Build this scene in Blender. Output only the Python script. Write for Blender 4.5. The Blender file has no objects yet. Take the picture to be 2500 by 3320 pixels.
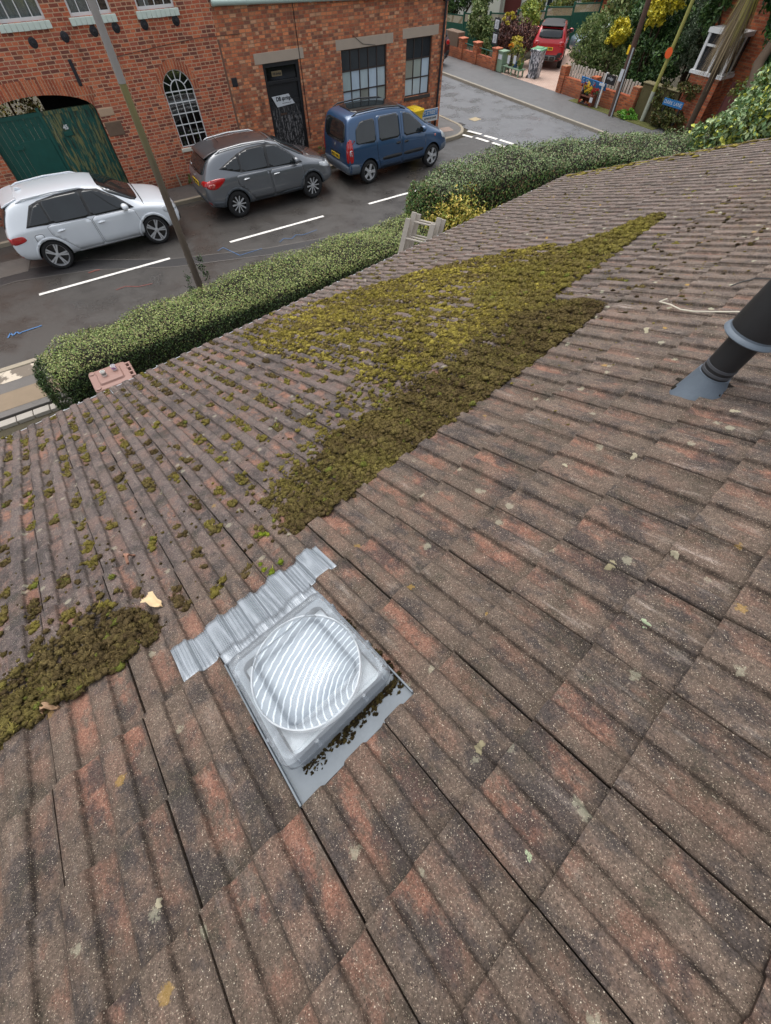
import bpy, bmesh, math, random
import numpy as np
from mathutils import Vector, Matrix
from mathutils.bvhtree import BVHTree
R = math.radians
random.seed(7); rng = np.random.default_rng(11)
sc = bpy.context.scene
COL = sc.collection

# ------------------------------------------------------------------ camera
CAMZ = 5.8
cam_d = bpy.data.cameras.new('camera'); cam = bpy.data.objects.new('camera', cam_d); COL.objects.link(cam)
cam_d.sensor_fit = 'HORIZONTAL'; cam_d.sensor_width = 36.0; cam_d.lens = 18.336
cam_d.clip_start = 0.05; cam_d.clip_end = 2000
RC = ((8.45282294e-01, -5.34319427e-01, -7.69583809e-04),
      (-4.55376773e-01, -7.19641690e-01, -5.24163937e-01),
      (2.79517150e-01, 4.43416946e-01, -8.51617035e-01))
cam.matrix_world = Matrix(((RC[0][0], -RC[1][0], -RC[2][0], 0), (RC[0][1], -RC[1][1], -RC[2][1], 0),
                           (RC[0][2], -RC[1][2], -RC[2][2], CAMZ), (0, 0, 0, 1)))
sc.camera = cam

# ------------------------------------------------------------------ sky, sun, exposure
SUN_EL, SUN_AZ = 72, 0          # degrees; azimuth measured from +Y clockwise
w = bpy.data.worlds.new('World'); sc.world = w; w.use_nodes = True
wn = w.node_tree
sky = wn.nodes.new('ShaderNodeTexSky'); sky.sky_type = 'NISHITA'; sky.sun_disc = False
sky.sun_elevation = R(SUN_EL); sky.sun_rotation = R(SUN_AZ)
sky.dust_density = 4.0; sky.air_density = 1.2
hs = wn.nodes.new('ShaderNodeHueSaturation'); hs.inputs['Saturation'].default_value = 0.30   # overcast: grey cloud, not blue
wn.links.new(sky.outputs[0], hs.inputs['Color'])
bg = wn.nodes['Background']; bg.inputs[1].default_value = 0.15
wn.links.new(hs.outputs[0], bg.inputs[0])
sl = bpy.data.lights.new('sun', 'SUN'); sl.energy = .85; sl.angle = R(65); sl.color = (1.0, 0.97, 0.92)
sun = bpy.data.objects.new('sun', sl); COL.objects.link(sun)
sd = Vector((math.sin(R(SUN_AZ)) * math.cos(R(SUN_EL)), math.cos(R(SUN_AZ)) * math.cos(R(SUN_EL)), math.sin(R(SUN_EL))))
sun.rotation_euler = sd.to_track_quat('Z', 'Y').to_euler()
sc.view_settings.view_transform = 'Standard'; sc.view_settings.look = 'None'
sc.view_settings.exposure = 0.72; sc.view_settings.gamma = 1.0

# ------------------------------------------------------------------ node helpers
def lin(v): v = v / 255.0; return v / 12.92 if v <= 0.04045 else ((v + 0.055) / 1.055) ** 2.4
def c(r, g, b): return (lin(r), lin(g), lin(b), 1.0)
class G:
    def __init__(s, name):
        s.m = bpy.data.materials.new(name); s.m.use_nodes = True; s.t = s.m.node_tree; s.b = s.t.nodes['Principled BSDF']
    def n(s, typ, ins=None, **pr):
        x = s.t.nodes.new('ShaderNode' + typ)
        for k, v in pr.items(): setattr(x, k, v)
        for k, v in (ins or {}).items():
            i = x.inputs[k]
            if isinstance(v, bpy.types.NodeSocket): s.t.links.new(v, i)
            else: i.default_value = v
        return x
    def obj(s): return s.n('TexCoord').outputs['Object']
    def attr(s, a, out='Vector'): return s.n('Attribute', attribute_name=a).outputs[out]
    def scl(s, v, x, y, z, loc=(0, 0, 0)):
        return s.n('Mapping', {'Vector': v, 'Scale': (x, y, z), 'Location': loc}).outputs[0]
    def noise(s, v, sc_, det=3, ro=.55, dist=0):
        return s.n('TexNoise', {'Vector': v, 'Scale': sc_, 'Detail': det, 'Roughness': ro, 'Distortion': dist}).outputs['Fac']
    def vor(s, v, sc_, out='Distance', **p): return s.n('TexVoronoi', {'Vector': v, 'Scale': sc_}, **p).outputs[out]
    def ramp(s, f, st, interp='LINEAR'):
        x = s.n('ValToRGB', {'Fac': f}); e = x.color_ramp.elements; x.color_ramp.interpolation = interp
        while len(e) < len(st): e.new(0.5)
        for k, (p, col) in enumerate(st):
            e[k].position = p; e[k].color = col if hasattr(col, '__len__') else (col, col, col, 1)
        return x.outputs['Color']
    def mix(s, f, a, b, mode='MIX'):
        x = s.n('Mix', data_type='RGBA', blend_type=mode)
        for i, v in ((0, f), (6, a), (7, b)):
            if isinstance(v, bpy.types.NodeSocket): s.t.links.new(v, x.inputs[i])
            else: x.inputs[i].default_value = v
        return x.outputs[2]
    def ma(s, op, a, b=0.5, d=None):
        x = s.n('Math', operation=op)
        for i, v in ((0, a), (1, b)) + (((2, d),) if d is not None else ()):
            if isinstance(v, bpy.types.NodeSocket): s.t.links.new(v, x.inputs[i])
            else: x.inputs[i].default_value = v
        return x.outputs[0]
    def step(s, v, a, b):      # smooth 0..1 between a and b
        return s.n('MapRange', {'Value': v, 'From Min': a, 'From Max': b}, interpolation_type='SMOOTHSTEP').outputs[0]
    def sep(s, v): return s.n('SeparateXYZ', {'Vector': v}).outputs
    def comb(s, x, y, z): return s.n('CombineXYZ', {'X': x, 'Y': y, 'Z': z}).outputs[0]
    def bump(s, h, st=.5, d=.01, nrm=None):
        i = {'Height': h, 'Strength': st, 'Distance': d}
        if nrm is not None: i['Normal'] = nrm
        return s.n('Bump', i).outputs[0]
    def out(s, col=None, rough=None, bump=None, **kw):
        for k, v in (('Base Color', col), ('Roughness', rough), ('Normal', bump)):
            if v is None: continue
            if isinstance(v, bpy.types.NodeSocket): s.t.links.new(v, s.b.inputs[k])
            else: s.b.inputs[k].default_value = v
        for k, v in kw.items(): s.b.inputs[k.replace('_', ' ')].default_value = v
        return s.m
def plain(name, col, rough=.6, var=.18, sc_=9, bs=.25, bd=.004, metal=0, coat=0):
    """a surface with a little mottling and relief"""
    g = G(name); v = g.obj()
    n1 = g.noise(v, sc_, 5, .6); n2 = g.noise(v, sc_ * 11, 3)
    k = tuple(x * (1 - var) for x in col[:3]) + (1,); h = tuple(min(1, x * (1 + var)) for x in col[:3]) + (1,)
    cc = g.mix(g.ma('ADD', g.ma('MULTIPLY', n1, .7), g.ma('MULTIPLY', n2, .3)), k, h)
    return g.out(cc, rough, g.bump(n2, bs, bd), Metallic=metal, Coat_Weight=coat)
def paint(name, col, metal=.0, rough=.3, coat=1.0, flake=.05):
    g = G(name); v = g.obj(); n = g.noise(v, 3, 4); z = g.sep(v)[2]
    dirt_shade = g.ma('MULTIPLY', g.step(z, .55, .15), g.noise(v, 6, 4))      # road film low down
    k = tuple(x * .93 for x in col[:3]) + (1,)
    cc = g.mix(dirt_shade, g.mix(n, k, col), c(95, 88, 80))
    r = g.ma('ADD', g.ma('MULTIPLY', n, .12), rough)
    return g.out(cc, r, None, Metallic=metal, Coat_Weight=coat, Coat_Roughness=.06)
def glass(name, tint=(.8, .85, .85, 1), refl=.12, rough=.03):
    g = G(name); nt = g.t
    tr = g.n('BsdfTransparent', {'Color': tint}); gl = g.n('BsdfGlossy', {'Roughness': rough})
    fr = g.n('Fresnel', {'IOR': 1.45}); f = g.ma('ADD', fr.outputs[0], refl)
    mx = g.n('MixShader', {0: f, 1: tr.outputs[0], 2: gl.outputs[0]})
    nt.links.new(mx.outputs[0], nt.nodes['Material Output'].inputs[0]); return g.m
def leafmat(name, rough=.45, trans=.25):
    g = G(name); a = g.attr('Col', 'Color'); v = g.obj()
    cc = g.mix(g.noise(v, 40, 2), g.mix(1, a, (.75, .75, .75, 1), 'MULTIPLY'), a)
    return g.out(cc, rough, None, Subsurface_Weight=0, Specular_IOR_Level=.35)

# ------------------------------------------------------------------ object helpers
PM = {}
def put(o, parent, M):
    COL.objects.link(o)
    if parent is not None: o.parent = parent
    PM[o.name] = M
def thing(name, label, cat, loc=(0, 0, 0), rotz=0.0, group=None, kind=None):
    o = bpy.data.objects.new(name, None); o.empty_display_size = .1
    o.location = loc; o.rotation_euler = (0, 0, rotz)
    put(o, None, Matrix.Translation(Vector(loc)) @ Matrix.Rotation(rotz, 4, 'Z'))
    return tag(o, label, cat, group, kind)
def tag(o, label, cat, group=None, kind=None):
    o['label'] = label; o['category'] = cat
    if group: o['group'] = group
    if kind: o['kind'] = kind
    return o
def npmesh(name, V, F, mat, parent=None, col=None, attrs=None, smooth=True, mats=None, mi=None, world=True):
    """one mesh from numpy arrays; F is (n,3) or (n,4); world coords unless world=False"""
    V = np.asarray(V, np.float32).reshape(-1, 3); F = np.asarray(F, np.int32)
    if parent is not None and world:
        Mi = np.array(PM[parent.name].inverted()); V = V @ Mi[:3, :3].T.astype(np.float32) + Mi[:3, 3].astype(np.float32)
    me = bpy.data.meshes.new(name); n, k = F.shape
    me.vertices.add(len(V)); me.vertices.foreach_set('co', V.ravel())
    me.loops.add(n * k); me.loops.foreach_set('vertex_index', F.ravel())
    me.polygons.add(n); me.polygons.foreach_set('loop_start', np.arange(0, n * k, k, dtype=np.int32))
    me.polygons.foreach_set('use_smooth', np.full(n, smooth))
    for m in (mats or [mat]): me.materials.append(m)
    if mi is not None: me.polygons.foreach_set('material_index', np.asarray(mi, np.int32))
    if col is not None:
        a = me.attributes.new('Col', 'FLOAT_COLOR', 'POINT'); cc = np.ones((len(V), 4), np.float32); cc[:, :3] = col
        a.data.foreach_set('color', cc.ravel())
    for kx, vv in (attrs or {}).items():
        a = me.attributes.new(kx, 'FLOAT_VECTOR', 'POINT'); a.data.foreach_set('vector', np.asarray(vv, np.float32).ravel())
    me.update(calc_edges=True); me.validate()
    o = bpy.data.objects.new(name, me); put(o, parent, PM[parent.name] if parent is not None else Matrix())
    return o
class MB:
    """collects shapes, then build() links them as ONE mesh object"""
    def __init__(s): s.v = []; s.f = []; s.m = []; s.k = 0
    def add(s, vs, fs):
        o = len(s.v); s.v += [tuple(x) for x in vs]; s.f += [tuple(i + o for i in f) for f in fs]; s.m += [s.k] * len(fs); return s
    def mat(s, k): s.k = k; return s
    def box(s, x0, x1, y0, y1, z0, z1, M=None):
        vs = [Vector((x, y, z)) for x in (x0, x1) for y in (y0, y1) for z in (z0, z1)]
        if M is not None: vs = [M @ p for p in vs]
        return s.add(vs, [(0, 1, 3, 2), (4, 6, 7, 5), (0, 4, 5, 1), (2, 3, 7, 6), (0, 2, 6, 4), (1, 5, 7, 3)])
    def prism(s, poly, ext):
        n = len(poly); a = [Vector(p) for p in poly]; e = Vector(ext)
        vs = a + [p + e for p in a]
        return s.add(vs, [tuple(range(n))[::-1], tuple(range(n, 2 * n))] + [(i, (i + 1) % n, n + (i + 1) % n, n + i) for i in range(n)])
    def face(s, pts): return s.add(pts, [tuple(range(len(pts)))])
    def tube(s, pts, r, n=8, caps=True):
        pts = [Vector(p) for p in pts]; rr = r if hasattr(r, '__len__') else [r] * len(pts); vs = []; fs = []
        up = Vector((0, 0, 1)); d0 = (pts[1] - pts[0]).normalized()
        if abs(d0.dot(up)) > .95: up = Vector((1, 0, 0))
        for i, p in enumerate(pts):
            d = (pts[min(i + 1, len(pts) - 1)] - pts[max(i - 1, 0)]).normalized()
            x = d.cross(up).normalized(); y = x.cross(d)
            for k in range(n):
                a = 2 * math.pi * k / n; vs.append(p + (x * math.cos(a) + y * math.sin(a)) * rr[i])
        for i in range(len(pts) - 1):
            for k in range(n):
                k2 = (k + 1) % n; fs.append((i * n + k, i * n + k2, (i + 1) * n + k2, (i + 1) * n + k))
        if caps: fs.append(tuple(range(n))[::-1]); fs.append(tuple(range((len(pts) - 1) * n, len(pts) * n)))
        return s.add(vs, fs)
    def lathe(s, prof, M=Matrix(), n=24):
        """prof: (r, z) pairs turned about local z"""
        vs = []; fs = []; P = len(prof)
        for k in range(n):
            a = 2 * math.pi * k / n
            for r, z in prof: vs.append(M @ Vector((r * math.cos(a), r * math.sin(a), z)))
        for k in range(n):
            k2 = (k + 1) % n
            for i in range(P - 1): fs.append((k * P + i, k2 * P + i, k2 * P + i + 1, k * P + i + 1))
        return s.add(vs, fs)
    def build(s, name, mat, parent=None, world=True, bevel=0, smooth=35, seg=2):
        me = bpy.data.meshes.new(name); vs = s.v
        if parent is not None and world:
            Mi = PM[parent.name].inverted(); vs = [Mi @ Vector(p) for p in vs]
        me.from_pydata([tuple(p) for p in vs], [], s.f)
        for m in (mat if isinstance(mat, (list, tuple)) else [mat]): me.materials.append(m)
        me.polygons.foreach_set('material_index', np.array(s.m, np.int32))
        bm = bmesh.new(); bm.from_mesh(me); bmesh.ops.recalc_face_normals(bm, faces=bm.faces); bm.to_mesh(me); bm.free()
        if smooth: me.polygons.foreach_set('use_smooth', np.full(len(me.polygons), True)); me.set_sharp_from_angle(angle=R(smooth))
        me.update(); o = bpy.data.objects.new(name, me)
        put(o, parent, PM[parent.name] if parent is not None else Matrix())
        if bevel:
            b = o.modifiers.new('bevel', 'BEVEL'); b.width = bevel; b.segments = seg; b.limit_method = 'ANGLE'; b.angle_limit = R(40)
        return o
def bake(o):
    """apply the modifiers of a mesh object"""
    dg = bpy.context.evaluated_depsgraph_get(); dg.update()
    me = bpy.data.meshes.new_from_object(o.evaluated_get(dg)); old = o.data; o.modifiers.clear(); o.data = me
    me.name = old.name; return o
def cut(o, cutter_mb):
    cme = bpy.data.meshes.new('tmp'); cme.from_pydata([tuple(p) for p in cutter_mb.v], [], cutter_mb.f)
    bm = bmesh.new(); bm.from_mesh(cme); bmesh.ops.recalc_face_normals(bm, faces=bm.faces); bm.to_mesh(cme); bm.free()
    co = bpy.data.objects.new('tmp', cme); COL.objects.link(co); co.matrix_world = PM[o.name]
    bpy.context.view_layer.update()
    b = o.modifiers.new('cut', 'BOOLEAN'); b.operation = 'DIFFERENCE'; b.solver = 'EXACT'; b.object = co
    co.matrix_world = o.matrix_world; bake(o); bpy.data.objects.remove(co); bpy.data.meshes.remove(cme); return o
def textobj(name, s, size, M, mat, parent, ext=.0015, ax='CENTER', shear=0.0, bold=0.0, width=None):
    """lettering as a mesh; M places the text plane (x right, y up, z out) in WORLD coordinates"""
    cu = bpy.data.curves.new('t', 'FONT'); cu.body = s; cu.size = size; cu.align_x = ax; cu.align_y = 'CENTER'; cu.extrude = ext
    cu.shear = shear; cu.offset = bold; cu.resolution_u = 3
    to = bpy.data.objects.new('t', cu); COL.objects.link(to); bpy.context.view_layer.update()
    me = bpy.data.meshes.new_from_object(to.evaluated_get(bpy.context.evaluated_depsgraph_get())); bpy.data.objects.remove(to)
    xs = [v.co.x for v in me.vertices]
    k = width / (max(xs) - min(xs)) if width else 1
    T = (PM[parent.name].inverted() if parent is not None else Matrix()) @ M @ Matrix.Diagonal((k, 1, 1, 1))
    me.transform(T); me.materials.clear(); me.materials.append(mat); me.name = name
    o = bpy.data.objects.new(name, me); put(o, parent, PM[parent.name] if parent is not None else Matrix()); return o
def frame_M(p, x, y):
    """matrix from origin, x axis, y axis"""
    x = Vector(x).normalized(); y = Vector(y).normalized(); z = x.cross(y)
    return Matrix(((x.x, y.x, z.x, p[0]), (x.y, y.y, z.y, p[1]), (x.z, y.z, z.z, p[2]), (0, 0, 0, 1)))
def rowM(*a): return frame_M(*a)

# ------------------------------------------------------------------ leaves
def leaves(P, N, size, cols, asp=.55, tilt=.6, droop=0.0):
    """leaf-shaped faces at points P facing about N; returns V, F, C"""
    n = len(P); P = np.asarray(P, float); N = np.asarray(N, float)
    N = N + rng.normal(0, tilt, (n, 3)); N /= np.linalg.norm(N, axis=1)[:, None] + 1e-9
    t = rng.normal(0, 1, (n, 3)); t[:, 2] -= droop
    t -= (t * N).sum(1)[:, None] * N; t /= np.linalg.norm(t, axis=1)[:, None] + 1e-9
    b = np.cross(N, t); s = (size * rng.uniform(.6, 1.25, n))[:, None]
    fold = N * s * .16
    V = np.stack([P - t * s * .5, P + b * s * asp * .5 + fold, P + t * s * .5, P - b * s * asp * .5 + fold], 1).reshape(-1, 3)
    i = np.arange(n)[:, None] * 4
    F = np.concatenate([i + np.array([[0, 1, 2]]), i + np.array([[0, 2, 3]])], 1).reshape(-1, 3)
    cols = np.asarray(cols, float); ci = cols[rng.integers(0, len(cols), n)] * rng.uniform(.75, 1.25, (n, 1))
    return V, F, np.repeat(ci, 4, 0)
def pal(*rgb): return np.array([c(*x)[:3] for x in rgb])
def vnoise(P, s, seed=0):
    """cheap smooth noise in -1..1"""
    P = np.asarray(P, float) * s; r = np.random.default_rng(seed); v = 0
    for k in range(5):
        d = r.normal(0, 1, 3); d /= np.linalg.norm(d); v = v + np.sin(P @ d * (1 + .7 * k) + r.uniform(0, 6.28)) / (1 + .5 * k)
    return v / 2.6
def crown(name, blobs, n, size, cols, mat, parent, asp=.55, tilt=.7, seed=0, droop=0.0, inner=.35):
    """leaves in clumps spread through several ellipsoids: blobs = (cx,cy,cz, rx,ry,rz)"""
    Pl, Nl = [], []; vol = np.array([b[3] * b[4] * b[5] for b in blobs]) ** (2 / 3); vol /= vol.sum()
    for b, wv in zip(blobs, vol):
        m = max(20, int(n * wv)); nc = max(6, m // 45)
        d = rng.normal(0, 1, (nc, 3)); d /= np.linalg.norm(d, axis=1)[:, None]
        rr = rng.uniform(inner, 1.0, nc) ** .5
        cc = d * rr[:, None]; k = rng.integers(0, nc, m)
        p = cc[k] + rng.normal(0, .13, (m, 3)); nn = d[k] * .7 + rng.normal(0, .4, (m, 3)) + np.array([0, 0, .35])
        Pl.append(np.array(b[:3]) + p * np.array(b[3:])); Nl.append(nn)
    P = np.concatenate(Pl); N = np.concatenate(Nl)
    V, F, C = leaves(P, N, size, cols, asp, tilt, droop)
    return npmesh(name, V, F, mat, parent, C, smooth=False)
# ================================================================== GROUND, ROADS, PAVEMENTS
def m_asphalt(name, base, wet=.0, patch=True, rough=.62):
    g = G(name); v = g.obj(); a = g.noise(v, 1.1, 5, .6); b = g.noise(v, 260, 2, .7); d = g.noise(g.scl(v, .35, 2.2, 1), 1.6, 4)
    k = tuple(x * .72 for x in base[:3]) + (1,); h = tuple(x * 1.3 for x in base[:3]) + (1,)
    cc = g.mix(g.ma('ADD', g.ma('MULTIPLY', a, .55), g.ma('MULTIPLY', d, .45)), k, h)
    cc = g.mix(g.ma('MULTIPLY', g.step(b, .58, .75), .35), cc, c(150, 145, 138))
    cr = g.vor(g.n('VectorMath', {0: v, 1: g.n('TexNoise', {'Vector': v, 'Scale': 2.0}).outputs['Color']}, operation='ADD').outputs[0], .7, 'Distance', feature='DISTANCE_TO_EDGE')
    cc = g.mix(g.ma('MULTIPLY', g.step(cr, .012, .0), .35), cc, c(35, 33, 32))
    return g.out(cc, g.ma('SUBTRACT', rough, g.ma('MULTIPLY', g.step(a, .4, .65), wet)), g.bump(b, .35, .004))
m_road = m_asphalt('asphalt', c(64, 61, 58), .26, True, .52)
m_road2 = m_asphalt('asphalt_grey', c(102, 103, 106), .34, True, .5)
m_patch = m_asphalt('asphalt_dark', c(44, 43, 44), .1)
m_pave = m_asphalt('pavement_asphalt', c(92, 88, 84), .15)
m_kerb = plain('kerb_concrete', c(150, 140, 122), .8, .22, 5)
m_conc = plain('concrete', c(170, 160, 145), .85, .2, 3)
m_brownpave = plain('brown_concrete', c(128, 112, 92), .85, .22, 4)
m_soil = plain('soil', c(66, 60, 44), .95, .35, 3, .8, .02)
m_white = plain('road_paint', c(225, 222, 215), .6, .08, 20)
m_sprayb = plain('blue_spray', c(72, 112, 158), .8, .3, 12); m_sprayr = plain('red_spray', c(136, 74, 66), .8, .3, 12)
def struct(o): o['kind'] = 'structure'; return o
def sheet(name, pts, z, mat): return struct(MB().face([(x, y, z) for x, y in pts]).build(name, mat, smooth=0))
def slab(name, pts, z0, z1, mat, bevel=.012):
    return struct(MB().prism([(x, y, z0) for x, y in pts], (0, 0, z1 - z0)).build(name, mat, bevel=bevel))
sheet('ground', [(-400, -400), (500, -400), (500, 600), (-400, 600)], -.012, m_soil)
sheet('road', [(-60, 10.7), (15.3, 10.7), (15.3, 16.87), (-60, 16.87)], 0, m_road)
sheet('side_road', [(15.3, -40), (19.75, -40), (19.75, 90), (15.3, 90)], .0, m_road2)
# trench reinstatement strip crossing the road
st = [(-3.4, 15.33, 14.55), (-2.6, 15.25, 14.6), (-.74, 14.75, 14.1), (1.2, 13.55, 13.05), (3.86, 12.62, 12.2), (6.0, 12.2, 11.9), (8, 11.9, 11.6)]
m = MB()
for a, b in zip(st, st[1:]): m.face([(a[0], a[2], .004), (b[0], b[2], .004), (b[0], b[1], .004), (a[0], a[1], .004)])
struct(m.build('road_patch', m_patch, smooth=0))
m = MB()
for k in (1, 2):
    for a, b in zip(st, st[1:]):
        m.face([(a[0], a[k] - .02, .007), (b[0], b[k] - .02, .007), (b[0], b[k] + .02, .007), (a[0], a[k] + .02, .007)])
struct(m.build('patch_seal', m_pave, smooth=0))
sheet('road_patch', [(-3.6, 15.0), (-2.3, 15.0), (-2.1, 15.9), (-3.6, 15.9)], .009, m_pave)
def line(name, x0, y0, x1, y1, wd, mat=m_white, z=.009):
    d = Vector((x1 - x0, y1 - y0)); p = Vector((-d.y, d.x)).normalized() * wd / 2; n = 14; mb = MB()
    L = [Vector((x0, y0)) + d * t / n for t in range(n + 1)]
    rr = [p * random.uniform(.9, 1.08) for _ in L]
    for i in range(n): mb.face([(*(L[i] - rr[i]), z), (*(L[i + 1] - rr[i + 1]), z), (*(L[i + 1] + rr[i + 1]), z), (*(L[i] + rr[i]), z)])
    return struct(mb.build(name, mat, smooth=0))
for x0, x1 in ((-2.21, 1.24), (3.04, 6.21), (7.9, 11.0)): line('centre_line', x0, 13.56, x1, 13.58, .11)
for a in ((15.17, 17.39, 15.39, 16.75), (15.4, 16.57, 15.57, 15.94), (15.61, 15.83, 15.75, 15.15), (14.68, 17.16, 14.84, 16.66), (14.94, 16.55, 15.08, 15.91), (15.14, 15.74, 15.26, 15.09)):
    line('give_way_line', *a, .17)
line('yellow_line', 15.3, 18.75, 15.25, 19.6, .09, plain('yellow_paint', c(225, 190, 60), .7))
def spray(pts, mat, wd=.035):
    mb = MB()
    for a, b in zip(pts, pts[1:]):
        d = Vector((b[0] - a[0], b[1] - a[1])); p = Vector((-d.y, d.x)).normalized() * wd / 2
        mb.face([(a[0] - p.x, a[1] - p.y, .0125), (b[0] - p.x, b[1] - p.y, .0125), (b[0] + p.x, b[1] + p.y, .0125), (a[0] + p.x, a[1] + p.y, .0125)])
    return struct(mb.build('spray_mark', mat, smooth=0))
spray([(-3.1, 11.95), (-3.03, 12.12), (-2.98, 11.98), (-2.9, 12.1), (-2.84, 11.98), (-2.8, 12.02), (-2.35, 12.05)], m_sprayb)
spray([(2.55, 13.25), (2.75, 13.35), (3.0, 12.65), (3.7, 12.68)], m_sprayb, .018)
spray([(4.3, 12.75), (4.5, 12.9), (4.7, 12.75), (4.9, 12.9), (5.1, 12.78), (5.6, 12.85)], m_sprayb, .018)
spray([(-.45, 12.7), (-.2, 12.75), (.1, 12.55), (.45, 12.5)], m_sprayr, .022)
spray([(-.9, 14.0), (-.7, 14.03), (-.6, 14.0)], m_sprayr, .04)
# near side of the road: kerb, concrete strip, asphalt, brown strip, edging blocks
slab('kerb', [(-40, 10.56), (13.2, 10.56), (13.2, 10.7), (-40, 10.7)], -.05, .07, m_kerb)
slab('pavement', [(-40, 9.02), (14.4, 9.02), (14.4, 10.56), (-40, 10.56)], -.05, .055, m_pave)
def m_worn():
    g = G('worn_concrete'); v = g.obj(); a = g.noise(v, 2.6, 5, .65)
    return g.out(g.mix(g.step(a, .47, .53), c(190, 178, 160), c(112, 102, 90)), .85, g.bump(g.noise(v, 60), .4, .004))
sheet('pavement_strip', [(-40, 10.12), (5, 10.12), (5, 10.54), (-40, 10.54)], .059, m_worn())
sheet('pavement_strip', [(-40, 9.2), (5, 9.2), (5, 9.78), (-40, 9.78)], .059, m_brownpave)
mb = MB()
for k in range(-50, 10):
    x = k * .31 - 2.6
    if x < 0: mb.box(x + .008, x + .302, 8.74, 8.92, -.03, .06 + random.uniform(-.006, .006))
struct(mb.build('edging_blocks', plain('edging_stone', c(158, 152, 143), .85, .2, 4), bevel=.008))
# wall side: kerb, pavement and the rounded corner
corner = [(13.0, 16.87)] + [(13.9 + 1.32 * math.sin(R(a)), 18.2 - 1.33 * math.cos(R(a))) for a in range(0, 91, 10)] + [(15.22, 40)]
slab('pavement', [(-40, 17.0), (13.0, 17.0)] + [(13.9 + 1.19 * math.sin(R(a)), 18.2 - 1.2 * math.cos(R(a))) for a in range(0, 91, 10)] + [(15.09, 40), (5.2, 40), (5.2, 18.2), (-40, 18.2)], -.05, .085, m_pave, 0)
mb = MB()
kp = [(-40, 16.87)] + corner
for a, b in zip(kp, kp[1:]):
    d = Vector((b[0] - a[0], b[1] - a[1])).normalized(); p = Vector((-d.y, d.x)) * .13
    mb.prism([(a[0], a[1], -.05), (b[0], b[1], -.05), (b[0] + p.x, b[1] + p.y, -.05), (a[0] + p.x, a[1] + p.y, -.05)], (0, 0, .15))
struct(mb.build('kerb', m_kerb, bevel=.01))
# far side of the cross road
slab('kerb', [(19.64, -40), (19.765, -40), (19.765, 80), (19.64, 80)], -.05, .1, plain('light_kerb', c(146, 139, 126), .8, .25, 4))
slab('pavement', [(19.77, -40), (22.25, -40), (22.25, 80), (19.77, 80)], -.05, .09, m_asphalt('pavement_grey', c(92, 92, 93), .15))
def m_blockpave():
    g = G('block_paving'); v = g.obj()
    b = g.n('TexBrick', {'Vector': g.n('Mapping', {'Vector': v, 'Rotation': (0, 0, R(35))}).outputs[0], 'Color1': c(188, 158, 142), 'Color2': c(205, 182, 165), 'Mortar': c(120, 105, 95), 'Scale': 1.0, 'Mortar Size': .008, 'Brick Width': .2, 'Row Height': .1})
    return g.out(g.mix(g.noise(v, 2, 4), b.outputs[0], c(165, 140, 128)), .8, g.bump(b.outputs['Fac'], .4, .004))
slab('driveway', [(22.25, 19.3), (29.5, 20.6), (29.5, 26.5), (22.25, 23.4)], -.05, .09, m_blockpave(), 0)
gm = MB().box(15.05, 15.6, 18.05, 18.45, -.02, .006)
for k in range(7): gm.mat(1).box(15.1 + k * .07, 15.13 + k * .07, 18.1, 18.4, .006, .012)
struct(gm.build('drain_grate', [plain('iron_black', c(30, 30, 32), .7), plain('iron_worn', c(95, 90, 86), .5, metal=.6)], smooth=0))
sheet('manhole_cover', [(16.2, 18.2), (16.65, 18.25), (16.62, 18.65), (16.17, 18.6)], .009, plain('cover_concrete', c(165, 150, 120), .8))
sheet('manhole_cover', [(13.9, 17.6), (14.5, 17.5), (14.6, 18.0), (14.0, 18.1)], .09, plain('cover_pinkish', c(150, 130, 118), .8))
slab('verge', [(21.6, 13.0), (22.2, 13.0), (22.2, 17.9), (21.7, 17.9)], .06, .105, plain('moss_verge', c(82, 84, 36), .95, .4, 6, .8, .02), .01)

# ================================================================== THE HOUSE WITH THE TILED ROOF
YAW, PIT, HR = R(9.9317), R(21.0), 1.293
rX = np.array([math.cos(YAW), math.sin(YAW), 0]); rY = np.array([-math.sin(YAW), math.cos(YAW), 0])
SL = math.cos(PIT) * rY - math.sin(PIT) * np.array([0, 0, 1.]); NN = math.sin(PIT) * rY + math.cos(PIT) * np.array([0, 0, 1.])
O0 = np.array([0, 0, CAMZ - HR])
def RW(q): q = np.asarray(q, float); return O0 + q[..., 0:1] * rX + q[..., 1:2] * SL + q[..., 2:3] * NN
LIFT = .022; TW = .30; X0 = .05; XV = 9.2; EAVE = 5.2
FR = [-2.0, -1.69, -1.37, -1.06, -.75, -.44, -.23, .063, .371, .69] + [1.012 + .322 * k for k in range(14)]   # front edges of the courses
FR[-1] = EAVE
_P = [(.0025, .0135), (.006, .0172), (.05, .0186), (.064, .0184), (.068, .0172), (.071, .0130), (.074, .0060), (.077, .0018), (.084, .0002), (.112, -.0004), (.136, .0002), (.143, .0018), (.146, .0060), (.149, .0130), (.152, .0172), (.156, .0184), (.170, .0188), (.207, .0186), (.214, .0184), (.218, .0172), (.221, .0130), (.224, .0060), (.227, .0018), (.234, .0002), (.262, -.0004), (.281, .0002), (.287, .0022), (.291, .0075), (.2975, .0105)]
PU = np.array([a for a, b in _P]); PH = np.array([b for a, b in _P])
def prof(X):
    u = (np.asarray(X) - X0) % TW; return np.interp(u, PU, PH)
def roof_h(X, s):
    """height of the tile surface above the roof plane (at the fronts of the courses)"""
    s = np.asarray(s, float); j = np.clip(np.searchsorted(FR, s), 1, len(FR) - 1); f = np.array(FR)
    v = np.clip((s - f[j - 1]) / (f[j] - f[j - 1]), 0, 1)
    return prof(X) - LIFT + LIFT * v
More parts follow.
